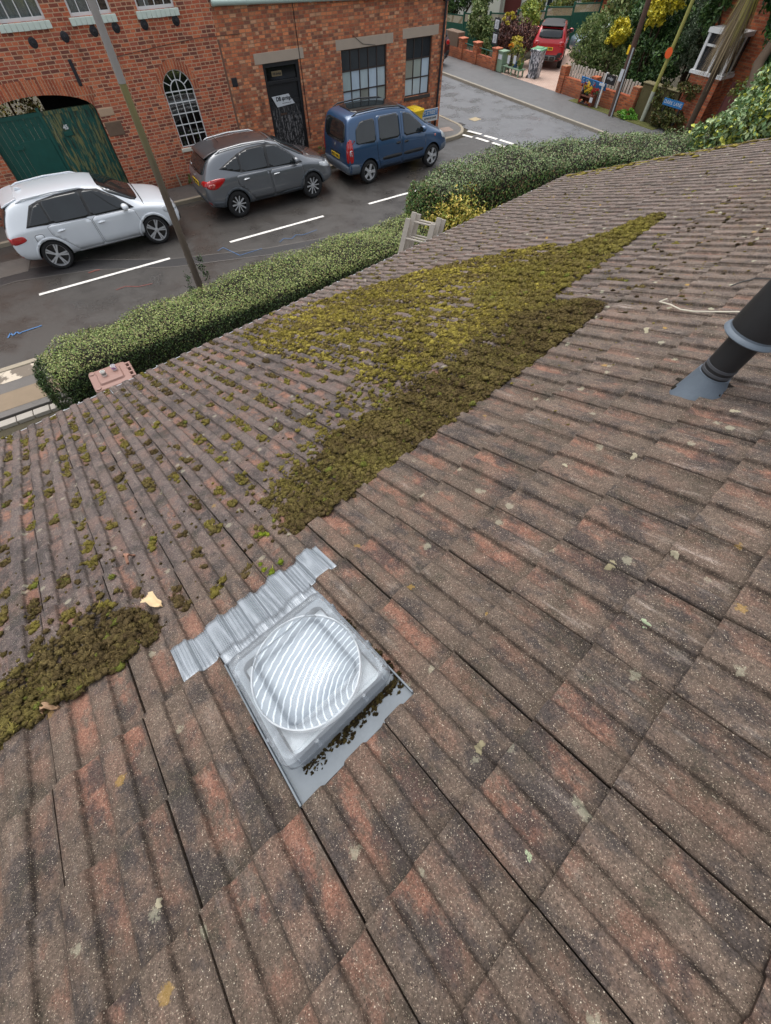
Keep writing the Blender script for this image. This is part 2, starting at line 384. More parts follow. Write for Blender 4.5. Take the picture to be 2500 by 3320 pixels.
# holes in the tiling: roof light and flue
HOLE = [(-.255, .17, .068, .69)]
def m_tiles():
    g = G('concrete_tile'); rc = g.attr('rc'); tc = g.attr('tc'); q = g.sep(rc); t = g.sep(tc)
    X, S = q[0], q[1]; u, v, rnd = t[0], t[1], t[2]
    off = g.n('VectorMath', {0: rc, 1: g.comb(g.ma('MULTIPLY', rnd, 37.0), g.ma('MULTIPLY', rnd, 91.0), rnd)}, operation='ADD').outputs[0]
    nm = g.noise(off, 7, 6, .68); nst = g.noise(g.scl(off, 34, 5, 10), 1.0, 5, .65); nf = g.noise(rc, 190, 4, .8); nf2 = g.noise(rc, 70, 4, .75); big = g.noise(rc, 1.6, 3, .6)
    cc = g.mix(g.ma('ADD', g.ma('MULTIPLY', nm, .75), g.ma('MULTIPLY', rnd, .28)), c(74, 65, 57), c(118, 102, 90))
    low = g.step(S, .8, 1.6); right = g.step(X, 1.3, 3.6)
    cc = g.mix(g.ma('MULTIPLY', low, .85), cc, g.mix(nm, c(84, 75, 74), c(112, 100, 96)))
    cc = g.mix(g.ma('MULTIPLY', right, .55), cc, g.mix(nm, c(92, 82, 77), c(134, 120, 110)))
    # bare red-brown body where the coat has worn off, mostly in the pans
    fu = g.ma('FRACT', g.ma('MULTIPLY', u, 2.0)); pan = g.ma('MULTIPLY', g.step(fu, .42, .58), g.step(fu, 1.0, .86))
    pan = g.ma('ADD', g.ma('MULTIPLY', pan, .8), .28)
    rn = g.noise(g.scl(off, 8, 4.5, 8), 1.0, 6, .7)
    rm = g.ma('MULTIPLY', g.step(rn, .44, .58), g.ma('ADD', .35, g.ma('MULTIPLY', .65, g.step(g.ma('FRACT', g.ma('MULTIPLY', rnd, 13.7)), .2, .7))))
    rm = g.ma('MULTIPLY', g.ma('MULTIPLY', rm, pan), g.step(v, .02, .40))
    cc = g.mix(g.ma('MULTIPLY', rm, g.ma('SUBTRACT', .9, g.ma('MULTIPLY', right, .35))), cc, g.mix(nst, c(118, 82, 68), c(154, 112, 94)))
    # charcoal coat and black algae in ragged patches
    dk = g.step(g.ma('ADD', g.noise(g.scl(off, 9, 6, 9), 1.0, 6, .72), g.ma('MULTIPLY', g.ma('SUBTRACT', big, .5), .35)), .47, .62)
    cc = g.mix(g.ma('MULTIPLY', dk, g.ma('SUBTRACT', .78, g.ma('MULTIPLY', right, .3))), cc, c(60, 56, 56))
    al = g.ma('MULTIPLY', g.step(g.noise(rc, 4.5, 6, .72), .52, .64), g.step(nf2, .35, .6))
    cc = g.mix(g.ma('MULTIPLY', al, .72), cc, c(54, 52, 42))
    # pale worn grit and whitish bloom along the rolls
    wl = g.ma('MULTIPLY', g.step(nst, .52, .74), g.step(g.noise(off, 5, 3), .42, .62)); roll = g.step(fu, .5, .3)
    near = g.ma('MULTIPLY', g.step(X, .25, 1.1), g.step(S, .35, -.35))
    cc = g.mix(g.ma('MULTIPLY', wl, g.ma('ADD', g.ma('ADD', .20, g.ma('MULTIPLY', near, .42)), g.ma('MULTIPLY', g.ma('ADD', g.ma('MULTIPLY', roll, .4), right), .3))), cc, c(176, 164, 154))
    # grime on the steep sides of the rolls, with shade painted into it
    d = g.sep(g.attr('dirt_shade'))[0]
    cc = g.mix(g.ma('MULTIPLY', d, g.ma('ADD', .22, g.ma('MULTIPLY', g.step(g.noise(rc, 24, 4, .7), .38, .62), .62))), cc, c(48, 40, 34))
    # brushed-down brown debris clinging to the upper tiles on the right
    zone = g.ma('MULTIPLY', g.ma('MULTIPLY', g.step(X, 1.8, 3.2), g.step(S, .1, .6)), g.step(S, 2.6, 1.2))
    db = g.step(g.noise(g.scl(rc, 22, 30, 20), 1.0, 6, .75), .55, .66)
    cc = g.mix(g.ma('MULTIPLY', g.ma('MULTIPLY', db, zone), .75), cc, c(92, 74, 50))
    ym = g.ma('MULTIPLY', g.step(g.noise(g.scl(rc, 9, 12, 9), 1.0, 6, .75), .60, .70), g.ma('MULTIPLY', g.step(X, 3.5, 5), g.step(S, 1.2, 2.4)))
    cc = g.mix(g.ma('MULTIPLY', ym, .7), cc, c(120, 112, 56))
    # aggregate showing: many tiny pale grains, some dark pits
    for sc_, th, amt, col, k in ((430, .84, .62, c(184, 168, 148), 0), (320, .962, .8, c(208, 196, 176), 1), (300, .90, .75, c(40, 33, 30), 2)):
        w1 = g.sep(g.vor(rc, sc_, 'Color')); wd = g.vor(rc, sc_)
        cc = g.mix(g.ma('MULTIPLY', g.ma('MULTIPLY', g.step(w1[k], th, th + .02), g.step(wd, .46, .30)), amt), cc, col)
    cc = g.mix(1, cc, g.ramp(nf, [(.25, .32), (.5, .95), (.75, 1.9)]), 'MULTIPLY')
    cc = g.mix(1, cc, g.ramp(nf2, [(.25, .72), (.75, 1.3)]), 'MULTIPLY')
    # small round crusts of lichen
    lv = g.sep(g.vor(rc, 11, 'Color')); l1 = g.vor(rc, 11)
    rad = g.ma('ADD', l1, g.ma('MULTIPLY', g.ma('SUBTRACT', g.noise(rc, 90, 4, .75), .5), .5))
    lm = g.ma('MULTIPLY', g.step(lv[0], .74, .76), g.step(rad, .20, .14)); lm = g.ma('MULTIPLY', lm, g.ma('ADD', .38, g.ma('MULTIPLY', right, .35)))
    cc = g.mix(lm, cc, g.mix(g.step(lv[1], .80, .82), c(176, 174, 150), c(178, 142, 60)))
    h = g.ma('ADD', g.ma('MULTIPLY', nf, .8), g.ma('MULTIPLY', nf2, .6))
    return g.out(cc, .75, g.bump(h, .9, .006), Specular_IOR_Level=.22)
m_tile = m_tiles()
house = thing('house', 'bungalow with a weathered brown ribbed tile roof sloping to a white gutter', 'house', tuple(RW([3.4, 1.5, 0]) * np.array([1, 1, 0])))
def build_roof():
    Vs, Fs, TC, RCs, DI = [], [], [], [], []; base = 0
    nu = len(PU)
    slope = np.abs(np.gradient(PH, PU)); dirt_shade = np.clip((slope - .3) / 1.2, 0, 1); dirt_shade = np.maximum(dirt_shade * .85, .62 * np.interp(PU, [0, .060, .064, .074, .090, .130, .146, .156, .160, .208, .214, .224, .240, .276, .288, .298], [.2, 0, .5, 1, .25, .15, 1, .6, 0, 0, .5, 1, .25, .15, .9, 1])); dirt_shade[-2:] = .55; dirt_shade[:2] = .25  # grime plus painted shade: roll sides darkest, fading softly into the pans
    vv = np.array([-.20, .0, .3, .62, .9, .985, 1.0])
    k0, k1 = -10, int((XV - X0) / TW)
    for j in range(1, len(FR)):
        g0, g1 = FR[j - 1], FR[j]; L = g1 - g0
        for i in range(k0, k1 + 1):
            x0 = X0 + i * TW; r = rng.random(); js = rng.normal(0, .0022); jh = rng.normal(0, .0014); jx = rng.normal(0, .0012); sk = rng.normal(0, .006)
            U, W_ = np.meshgrid(PU, vv, indexing='xy'); H = np.broadcast_to(PH, U.shape)
            X = x0 + U + jx; S = g0 + W_ * L + js * (W_ > .5) + sk * (U - .15) * (W_ > .5)
            n = H - LIFT + (LIFT * W_) + jh - np.where(W_ > .99, .0006, 0)
            P = np.stack([X, S, n], -1).reshape(-1, 3)
            tc = np.stack([U / TW, np.clip(W_, 0, 1), np.full_like(U, r)], -1).reshape(-1, 3)
            dd = np.broadcast_to(dirt_shade, U.shape).copy(); dd[1] = np.maximum(dd[1], .35)
            # skirt: front edge, and left edge
            front = np.stack([X[-1], S[-1] - .0015, n[-1] - .0185], -1); left = np.stack([X[:, 0], S[:, 0], n[:, 0] - .018], -1); rightv = np.stack([X[:, -1], S[:, -1], n[:, -1] - .02], -1)
            Pall = np.concatenate([P, front, left, rightv]); nv = len(vv)
            hole = False
            for (a, b, s0, s1) in HOLE:
                pass
            f = []
            for a in range(nv - 1):
                for b in range(nu - 1):
                    cx, cs = Pall[a * nu + b:a * nu + b + 2, 0].mean(), Pall[[a * nu + b, (a + 1) * nu + b], 1].mean()
                    ok = True
                    for (ha, hb, s0, s1) in HOLE:
                        if ha < cx < hb and s0 < cs < s1 - .001: ok = False
                    if ok: f.append((a * nu + b, (a + 1) * nu + b, (a + 1) * nu + b + 1, a * nu + b + 1))
            o = nv * nu
            hx = Pall[(nv - 1) * nu:nv * nu, 0]; hs = Pall[(nv - 1) * nu, 1]
            for b in range(nu - 1):
                cx = hx[b:b + 2].mean(); ok = True
                for (ha, hb, s0, s1) in HOLE:
                    if ha < cx < hb and s0 + .02 < hs < s1 + .02: ok = False
                if ok: f.append(((nv - 1) * nu + b, o + b, o + b + 1, (nv - 1) * nu + b + 1))
            o2 = o + nu
            for a in range(nv - 1):
                ok = True; cs = Pall[[a * nu, (a + 1) * nu], 1].mean()
                for (ha, hb, s0, s1) in HOLE:
                    if ha < x0 < hb and s0 < cs < s1: ok = False
                if ok:
                    f.append((a * nu, o2 + a, o2 + a + 1, (a + 1) * nu))
                    f.append((a * nu + nu - 1, (a + 1) * nu + nu - 1, o2 + nv + a + 1, o2 + nv + a))
            tca = np.concatenate([tc, tc[-nu:], tc[::nu][:nv], tc[nu - 1::nu][:nv]])
            da = np.concatenate([dd.reshape(-1), np.full(nu, 1.0), np.full(nv, 1.0), np.full(nv, 1.0)])  # skirts fully darkened to draw the crevice lines between tiles
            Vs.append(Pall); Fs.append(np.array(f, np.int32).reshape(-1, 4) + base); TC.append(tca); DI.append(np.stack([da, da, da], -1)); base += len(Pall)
    P = np.concatenate(Vs)
    # the tiles' surface is very slightly uneven from tile to tile
    F = np.concatenate(Fs)[:, ::-1]
    o = npmesh('roof', RW(P), F, m_tile, house, attrs={'tc': np.concatenate(TC), 'rc': P, 'dirt_shade': np.concatenate(DI)})
    o.data.set_sharp_from_angle(angle=R(48)); return o
build_roof()
m_felt = plain('roof_underlay', c(40, 36, 33), .95)
def rbox(mb, x0, x1, s0, s1, n0, n1):
    vs = RW(np.array([(x, s, n) for x in (x0, x1) for s in (s0, s1) for n in (n0, n1)]))
    return mb.add([tuple(v) for v in vs], [(0, 1, 3, 2), (4, 6, 7, 5), (0, 4, 5, 1), (2, 3, 7, 6), (0, 2, 6, 4), (1, 5, 7, 3)])
rbox(MB(), -2.9, XV - .03, -1.8, EAVE - .06, -.12, -.058).build('underlay', m_felt, house)
m_render = plain('white_render', c(205, 200, 190), .85, .1, 3); m_upvc = plain('white_plastic', c(198, 201, 204), .35, .05, 4, .05)
mb = MB()
zb = float(RW([0, EAVE - .5, 0])[2])
cs = [RW([x, s, 0]) for x, s in ((-2.7, -1.7), (XV - .2, -1.7), (XV - .2, EAVE - .45), (-2.7, EAVE - .45))]
lo = [(float(p[0]), float(p[1]), 0.0) for p in cs]; hi = [(float(p[0]), float(p[1]), float((p + NN * -.16)[2])) for p in cs]
mb.add(lo + hi, [(0, 1, 2, 3), (4, 5, 6, 7), (0, 1, 5, 4), (1, 2, 6, 5), (2, 3, 7, 6), (3, 0, 4, 7)]).build('wall', m_render, house, smooth=0)
rbox(MB(), -2.75, XV - .06, EAVE - .10, EAVE - .075, -.26, -.06).build('fascia', m_upvc, house)
gm = MB(); GS = EAVE + .030
gp = [(.052 * math.cos(R(a)), -.052 * math.sin(R(a))) for a in range(0, 181, 15)]
gp2 = [(.048 * math.cos(R(a)), -.048 * math.sin(R(a))) for a in range(180, -1, -15)]
ring = gp + gp2; hz = np.array([rY[0], rY[1], 0])
E0 = RW([0, GS, -.030]); xs = (-2.9, XV - .02)
vs = [tuple(E0 + x * rX + a * hz + np.array([0, 0, b])) for x in xs for a, b in ring]; n = len(ring)
gm.add(vs, [(i, (i + 1) % n, n + (i + 1) % n, n + i) for i in range(n)] + [tuple(range(n)), tuple(range(n, 2 * n))[::-1]])
for x in list(np.arange(-2.2, 9, .95)):      # clips over the lip
    b = E0 + x * rX
    gm.tube([tuple(b + hz * .058 + np.array([0, 0, -.03])), tuple(b + hz * .06 + np.array([0, 0, .006])), tuple(b + hz * .04 + np.array([0, 0, .008]))], .007, 6)
gm.build('gutter', m_upvc, house, smooth=50)
b = E0 - .52 * rX
mu = MB(); vs = [tuple(b + dx * rX + (a * 1.16) * hz + np.array([0, 0, bz * 1.16])) for dx in (-.06, .06) for a, bz in ring]
mu.add(vs, [(i, (i + 1) % n, n + (i + 1) % n, n + i) for i in range(n)] + [tuple(range(n)), tuple(range(n, 2 * n))[::-1]])
mu.build('gutter_union', m_upvc, house, smooth=50)
# ---- roof light: clear square dome on a grey upstand, with a ribbed lead apron
m_lead = plain('lead_sheet', c(146, 152, 158), .42, .3, 22, .35, .002, metal=.55)
m_tray = plain('grey_flashing', c(108, 115, 121), .55, .25, 9, .2, .003, metal=.15)
rl = thing('roof_light', 'square clear plastic roof light with ribbed lead apron set in the tiles', 'roof light', tuple(RW([-.04, .36, 0])))
tr = MB()
rbox(tr, -.25, .17, .066, .64, -.012, -.006)
rbox(tr, -.252, -.247, .066, .64, -.006, .010); rbox(tr, .166, .171, .066, .64, -.006, .010)
tr.build('flashing_tray', m_tray, rl)
nx, ny = 720, 16
ap = np.zeros((ny, nx, 3)); xx = np.linspace(-.392, .305, nx); tt = np.linspace(0, 1, ny)
for j, t in enumerate(tt):
    top = np.where((xx > -.25) & (xx < .17), .632, .694); s = top + (.866 + .006 * np.sin(xx * 31) + .003 * np.sin(xx * 130) - top) * t
    dress = prof(xx) * 1.0 + .006; ridges = (.0040 * np.abs(np.sin(xx * 300 + 3.5 * np.sin(xx * 29) + .5 * np.sin(t * 4 + xx * 60))) + .0016 * np.sin(xx * 810 + 6 * np.sin(xx * 37) + t * 2)) * (.45 + .55 * np.sin(xx * 47 + 1) ** 2) * (1 if t > .06 else t / .06)
    inside = (xx > -.25) & (xx < .17); k = min(1, t / .25)
    h = np.where(inside, (1 - k) * -.004 + k * dress, dress)
    vloc = np.clip((s - .69) / .322, 0, 1)
    lift = np.where(s > .69, -LIFT + LIFT * vloc, .0)
    ap[j, :, 0] = xx; ap[j, :, 1] = s; ap[j, :, 2] = np.where(s > .69, h + lift + .004, np.where(inside, h + .002, h + .004)) + ridges
ap[:, :, 2] = np.maximum(ap[:, :, 2], np.where(ap[:, :, 1] > .69, prof(ap[:, :, 0]) - LIFT + LIFT * np.clip((ap[:, :, 1] - .69) / .322, 0, 1) + .003, -.002))
idx = np.arange(ny * nx).reshape(ny, nx)
FQ = np.stack([idx[:-1, :-1], idx[:-1, 1:], idx[1:, 1:], idx[1:, :-1]], -1).reshape(-1, 4)
ao = npmesh('lead_apron', RW(ap.reshape(-1, 3)), FQ, m_lead, rl)
so = ao.modifiers.new('thick', 'SOLIDIFY'); so.thickness = .0022; so.offset = -1
def rrect(x0, x1, y0, y1, r, k=6):
    p = []
    for cx, cy, a0 in ((x1 - r, y1 - r, 0), (x0 + r, y1 - r, 90), (x0 + r, y0 + r, 180), (x1 - r, y0 + r, 270)):
        for i in range(k + 1): a = R(a0 + 90 * i / k); p.append((cx + r * math.cos(a), cy + r * math.sin(a)))
    return p
FX0, FX1, FS0, FS1 = -.222, .157, .128, .562
def loft(mb, rings, cap0=False, cap1=True):
    vs = []; fs = []; n = len(rings[0])
    for rg in rings: vs += [tuple(v) for v in RW(np.array(rg))]
    for i in range(len(rings) - 1):
        for k in range(n): fs.append((i * n + k, i * n + (k + 1) % n, (i + 1) * n + (k + 1) % n, (i + 1) * n + k))
    if cap0: fs.append(tuple(range(n))[::-1])
    if cap1: fs.append(tuple(range((len(rings) - 1) * n, len(rings) * n)))
    return mb.add(vs, fs)
m_kerbgrey = plain('upstand_plastic', c(120, 126, 132), .5, .15, 8)
up = MB(); loft(up, [[(x, y, z) for x, y in rrect(FX0 + .028 - d, FX1 - .028 + d, FS0 + .028 - d, FS1 - .028 + d, .03)] for z, d in ((-.006, .012), (.06, .004))], cap1=False)
up.build('upstand', m_kerbgrey, rl)
def m_clear():
    g = G('clear_acrylic'); nt = g.t; v = g.obj()
    tr_ = g.n('BsdfTransparent', {'Color': (.95, .97, .98, 1)}); gl = g.n('BsdfGlossy', {'Roughness': .06, 'Color': (.72, .74, .76, 1)})
    df = g.n('BsdfDiffuse', {'Color': c(226, 232, 238)})
    f = g.ma('ADD', g.n('Fresnel', {'IOR': 1.45}).outputs[0], .0)
    a = g.n('MixShader', {0: f, 1: tr_.outputs[0], 2: gl.outputs[0]})
    dust = g.ma('ADD', .13, g.ma('MULTIPLY', g.step(g.noise(v, 26, 4, .7), .5, .72), .12))
    b = g.n('MixShader', {0: dust, 1: a.outputs[0], 2: df.outputs[0]})
    nt.links.new(b.outputs[0], nt.nodes['Material Output'].inputs[0]); return g.m
m_acr = m_clear()
rim = MB()
out_ = [rrect(FX0 - d, FX1 + d, FS0 - d, FS1 + d, .035) for d in (.0, .004, .004, -.002, -.012)]
loft(rim, [[(x, y, z) for x, y in rg] for rg, z in zip(out_, (.052, .056, .094, .100, .100))] + [[(x, y, z) for x, y in rrect(FX0 + .02, FX1 - .02, FS0 + .02, FS1 - .02, .03)] for z in (.094,)], cap1=False)
rimo = rim.build('dome_rim', m_acr, rl); rimo['label'] = 'thick clear moulded rim with edge clips'
cx, cy = (FX0 + FX1) / 2, (FS0 + FS1) / 2; rx_, ry_ = (FX1 - FX0) / 2 - .009, (FS1 - FS0) / 2 - .009
dm = MB(); rings = []
for t in np.linspace(0, 1, 15):
    rr = 1 - t; k = t ** .6; el = []
    sq = rrect(-1, 1, -1, 1, .15)
    for (x, y) in sq:
        l = math.hypot(x, y); ex, ey = x / l, y / l; m_ = min(1, t * 5)      # square at the rim, round by the bowl's edge
        bx, by = x * (1 - m_) + ex * .93 * m_, y * (1 - m_) + ey * .93 * m_
        q = 1 if t < .2 else math.cos((t - .2) / .8 * math.pi / 2)
        z = .094 + (.004 * t / .2 if t < .2 else .004 + .062 * math.sin((t - .2) / .8 * math.pi / 2))
        el.append((cx + bx * rx_ * q, cy + by * ry_ * q, z))
    rings.append(el)
loft(dm, rings[:-1]); dome = dm.build('dome', m_acr, rl, smooth=60)
# reflector tube with its rippled white liner below the dome
def m_liner():
    g = G('ripple_liner'); v = g.attr('rc'); q = g.sep(v)
    wv = g.n('TexWave', {'Vector': g.n('Mapping', {'Vector': v, 'Location': (-.085, -.15, 0)}).outputs[0], 'Scale': 15.0, 'Distortion': 1.6, 'Detail': 3.0, 'Detail Scale': 2.2}, wave_type='RINGS', rings_direction='Z').outputs['Fac']
    ln = g.step(wv, .80, .97)
    return g.out(g.mix(ln, g.mix(g.noise(v, 14, 3), c(118, 128, 138), c(166, 175, 184)), c(226, 232, 237)), .6, g.bump(wv, .25, .003), Metallic=.0)
ln = MB(); el = [(cx + rx_ * .955 * math.cos(2 * math.pi * k / 40), cy + ry_ * .955 * math.sin(2 * math.pi * k / 40)) for k in range(40)]
nr, na = 12, 60
LP = np.array([[(cx + rx_ * .955 * r_ * math.cos(a), cy + ry_ * .955 * r_ * math.sin(a), .034 + .046 * r_ ** 2) for a in np.linspace(0, 2 * math.pi, na, endpoint=False)] for r_ in np.linspace(.02, 1, nr)])
ix = np.arange(nr * na).reshape(nr, na)
LF = np.stack([ix[:-1], ix[1:], np.roll(ix, -1, 1)[1:], np.roll(ix, -1, 1)[:-1]], -1).reshape(-1, 4)
npmesh('reflector_liner', RW(LP.reshape(-1, 3)), LF, m_liner(), rl, attrs={'rc': LP.reshape(-1, 3)})
m_base = plain('tube_base', c(176, 184, 190), .5, .3, 30, .3)
bp = MB(); rbox(bp, FX0 + .027, FX1 - .027, FS0 + .027, FS1 - .027, -.004, .030); bp.build('tube_base', m_base, rl)
rg = MB(); loft(rg, [[(cx + rx_ * k * math.cos(2 * math.pi * i / 48), cy + ry_ * k * math.sin(2 * math.pi * i / 48), z) for i in range(48)] for k, z in ((.957, .070), (.962, .088), (.985, .088), (.985, .070))], cap1=False)
rg.build('tube_ring', m_upvc, rl)
for (x, y) in ((FX0 - .004, .23), (FX0 - .004, .46), (FX1 + .004, .25), (FX1 + .004, .46), (-.12, FS0 - .004), (.05, FS0 - .004)):
    k = MB(); p = RW([x, y, .066]); k.tube([tuple(p), tuple(p + NN * .03)], [.008, .006], 8); k.build('clip', m_acr, rl)
# ---- flue
m_blk = plain('black_plastic', c(36, 37, 39), .5, .15, 6, .12); m_blk2 = plain('grey_black', c(74, 76, 80), .6, .12, 8)
m_slv = plain('lead_grey', c(92, 102, 112), .55, .25, 10, .35, .003, metal=.2)
FB = RW([2.19, .10, 0]); FZ = float(FB[2]); fx, fy = float(FB[0]), float(FB[1])
fl = thing('flue_pipe', 'black plastic flue pipe with a grey lead sleeve standing on the roof', 'flue pipe', (fx, fy, FZ))
rp = .066
def up_tube(name, segs, mat, n=32): return MB().lathe([(r, z) for r, z in segs], Matrix.Translation((fx, fy, FZ)), n).build(name, mat, fl, smooth=40)
def sleeve():
    vs = []; n = 32
    for i in range(n):
        a = 2 * math.pi * i / n; d = Vector((math.cos(a), math.sin(a)))
        for r, zt in ((rp + .005, 'r'), (rp + .0085, .075), (rp + .006, .085), (rp + .001, .086)):
            if zt == 'r':
                rr = rp + .03 + .05 * max(0, d.dot(Vector((rX[0] * -.9 - rY[0] * .1, rX[1] * -.9 - rY[1] * .1)))); x, y = d.x * rr, d.y * rr
                z = -(x * NN[0] + y * NN[1]) / NN[2] - .022
                vs.append((fx + x, fy + y, FZ + z))
            else: vs.append((fx + d.x * r, fy + d.y * r, FZ + zt))
    fs = []
    for i in range(n):
        j = (i + 1) % n
        for k in range(3): fs.append((i * 4 + k, j * 4 + k, j * 4 + k + 1, i * 4 + k + 1))
    return MB().add(vs, fs).build('lead_sleeve', m_slv, fl, smooth=60)
sleeve()
up_tube('pipe', [(rp, -.05), (rp, .42)], m_blk)
for z in (.100, .128): up_tube('band', [(rp + .0004, z - .007), (rp + .0022, z - .006), (rp + .0022, z + .006), (rp + .0004, z + .007)], m_blk2)
up_tube('skirt_collar', [(rp + .001, .290), (rp + .044, .276), (rp + .050, .282), (rp + .046, .290), (rp + .036, .298), (rp + .034, .31), (rp + .006, .315)], m_slv)
up_tube('outer_pipe', [(rp + .034, .296), (rp + .036, .33), (rp + .030, .50), (rp + .024, .75), (rp - .01, .755)], m_blk)
fd = Vector((RC[0][0], RC[0][1], 0)).normalized(); fl.rotation_mode = 'QUATERNION'; fl.rotation_quaternion = Matrix.Rotation(R(5), 3, Vector((0, 0, 1)).cross(fd)).to_quaternion()   # it leans
# open joint round the flue where tiles were cut
jb = MB()
ring_ = [tuple(RW([2.19 + (.098 + .012 * math.sin(k * 2.3)) * math.cos(2 * math.pi * k / 40), .10 + (.098 + .012 * math.sin(k * 2.3)) * math.sin(2 * math.pi * k / 40), -.004 + .004 * math.sin(k * 5.1)])) for k in range(41)]
jb.tube(ring_, [.016 + .007 * math.sin(k * 3.7) for k in range(41)], 7)
jb.build('mortar_bed', plain('dark_mortar', c(46, 40, 30), .95, .4, 30, .9, .01), house)
tag(MB().tube([tuple(RW([x, s, h])) for x, s, h in ((3.187, .70, .03), (3.13, .722, .032), (3.08, .63, .034), (3.019, .55, .032), (3.004, .47, .03), (3.0, .41, .034), (3.02, .33, .03), (3.03, .263, .03), (3.05, .1, .03))], .0042, 8).build('cable', plain('pale_cable', c(196, 190, 172), .6)), 'pale thin cable lying loose on the tiles behind the flue', 'cable')
tag(MB().tube([tuple(RW([x, s, h])) for x, s, h in ((3.46, .44, .02), (3.499, .395, .034), (3.53, .36, .036), (3.556, .348, .036), (3.57, .258, .03), (3.57, .0, .03))], .0042, 8).build('cable', plain('dark_cable', c(52, 50, 48), .6)), 'dark thin cable looped over the tiles at the right edge', 'cable')

def lichen(X, s, r, col, k):
    nr, na = 7, 36; P = [(X, s, float(0))]; rs = np.random.default_rng(k)
    ph = rs.uniform(0, 6.28, 6); 
    for i in range(1, nr + 1):
        for j in range(na):
            a = 2 * math.pi * j / na; w_ = r * (1 + .30 * math.sin(2 * a + ph[0]) + .22 * math.sin(3 * a + ph[1]) + .13 * math.sin(7 * a + ph[2]) + .08 * math.sin(13 * a + ph[3]))
            P.append((X + w_ * i / nr * math.cos(a), s + w_ * i / nr * 1.15 * math.sin(a), 0))
    P = np.array(P); P[:, 2] = roof_h(P[:, 0], P[:, 1]) + .0016 + rs.uniform(0, .0012, len(P)); P[-na:, 2] -= .003
    F = [(0, 1 + j, 1 + (j + 1) % na, 1 + (j + 1) % na) for j in range(na)]
    F = [(0, 1 + j, 1 + (j + 1) % na) for j in range(na)]
    for i in range(nr - 1):
        for j in range(na):
            a, b = 1 + i * na + j, 1 + i * na + (j + 1) % na; F += [(a, a + na, b + na), (a, b + na, b)]
    npmesh('lichen_patch', RW(P), np.array(F), m_lich[col], house)
m_lich = [plain('pale_lichen', c(168, 160, 136), .95, .4, 60, .9, .004), plain('orange_lichen', c(196, 146, 50), .95, .3, 60, .8, .004), plain('green_lichen', c(160, 172, 140), .95, .3, 60, .8, .004), plain('dull_lichen', c(140, 132, 104), .95, .35, 60, .8, .004)]
for k, (X, s, r, col) in enumerate(((.626, -.032, .021, 0), (.148, .885, .013, 1), (.198, -.168, .012, 3), (.235, -.642, .010, 2), (.106, -.386, .008, 2), (-.635, .155, .008, 0), (1.93, -.066, .012, 1), (2.02, -.09, .014, 0), (.95, -.12, .014, 3), (1.35, .3, .010, 0), (2.4, .5, .014, 0), (2.75, .62, .015, 0), (1.55, .1, .012, 0), (.8, -.3, .010, 2), (1.1, -.25, .009, 0))): lichen(X, s, r, col, k)
# ================================================================== MOSS (loose mass and cushions in the pans)
def ico(n):
    bm = bmesh.new(); bmesh.ops.create_icosphere(bm, subdivisions=n, radius=1)
    V = np.array([v.co for v in bm.verts]); F = np.array([[v.index for v in f.verts] for f in bm.faces]); bm.free(); return V, F
IV, IF = ico(2)
TPL = []
for k in range(12):
    d = 1 + .22 * vnoise(IV, 2.3, k)[:, None] + .20 * vnoise(IV, 6.5, 50 + k)[:, None] + .13 * vnoise(IV, 15, 90 + k)[:, None]
    v = IV * d; v[:, 2] = np.where(v[:, 2] < 0, v[:, 2] * .35, v[:, 2]); TPL.append(v)
MP, MS, MC = [], [], []          # position (X, s, n), scale, colour
def inpoly(x, y, poly):
    r = np.zeros(len(x), bool); n = len(poly)
    for i in range(n):
        (x0, y0), (x1, y1) = poly[i], poly[(i + 1) % n]
        k = ((y0 > y) != (y1 > y)) & (x < (x1 - x0) * (y - y0) / (y1 - y0 + 1e-12) + x0); r ^= k
    return r
BR = np.array([c(70, 60, 34)[:3], c(84, 72, 40)[:3], c(60, 48, 30)[:3], c(96, 84, 44)[:3]])
OL = np.array([c(104, 98, 38)[:3], c(118, 112, 40)[:3], c(92, 88, 36)[:3], c(84, 72, 38)[:3]])
YG = np.array([c(146, 136, 40)[:3], c(160, 148, 46)[:3], c(128, 122, 38)[:3], c(112, 100, 40)[:3]])
GR = np.array([c(112, 128, 36)[:3], c(132, 142, 44)[:3]])
def blob(X, s, n, sc_, col):
    MP.append((X, s, n)); MS.append(sc_); MC.append(col)
def fill(poly, gap, rad, pile, colf, prob=None):
    xs = [p[0] for p in poly]; ys = [p[1] for p in poly]
    N = int((max(xs) - min(xs)) * (max(ys) - min(ys)) / gap ** 2)
    x = rng.uniform(min(xs), max(xs), N); y = rng.uniform(min(ys), max(ys), N); k = inpoly(x, y, poly); x, y = x[k], y[k]
    if prob is not None:
        k = rng.random(len(x)) < prob(x, y); x, y = x[k], y[k]
    h = roof_h(x, y); q = vnoise(np.stack([x, y, 0 * x], 1), 6, 3); q2 = vnoise(np.stack([x, y, 0 * x], 1), 17, 5)
    for i in range(len(x)):
        r = rng.uniform(*rad); blob(x[i], y[i], h[i] + pile * max(0, .5 + .5 * q[i] + .25 * q2[i]) * rng.uniform(.3, 1), (r * rng.uniform(.8, 1.3), r * rng.uniform(.8, 1.3), r * rng.uniform(.6, 1.0)), colf(x[i], y[i]))
def pick(a): return a[rng.integers(len(a))] * rng.uniform(.8, 1.2)
EDGE = [(.23, 1.07), (.47, .985), (.80, 1.02), (1.09, 1.018), (1.45, 1.005), (2.05, 1.01), (2.6, 1.03), (3.1, 1.06)]
A1 = EDGE + [(3.2, 1.28), (3.0, 1.62), (2.5, 1.95), (2.0, 1.80), (1.55, 1.52), (1.2, 1.56), (.85, 1.66), (.5, 1.66), (.34, 1.35)]
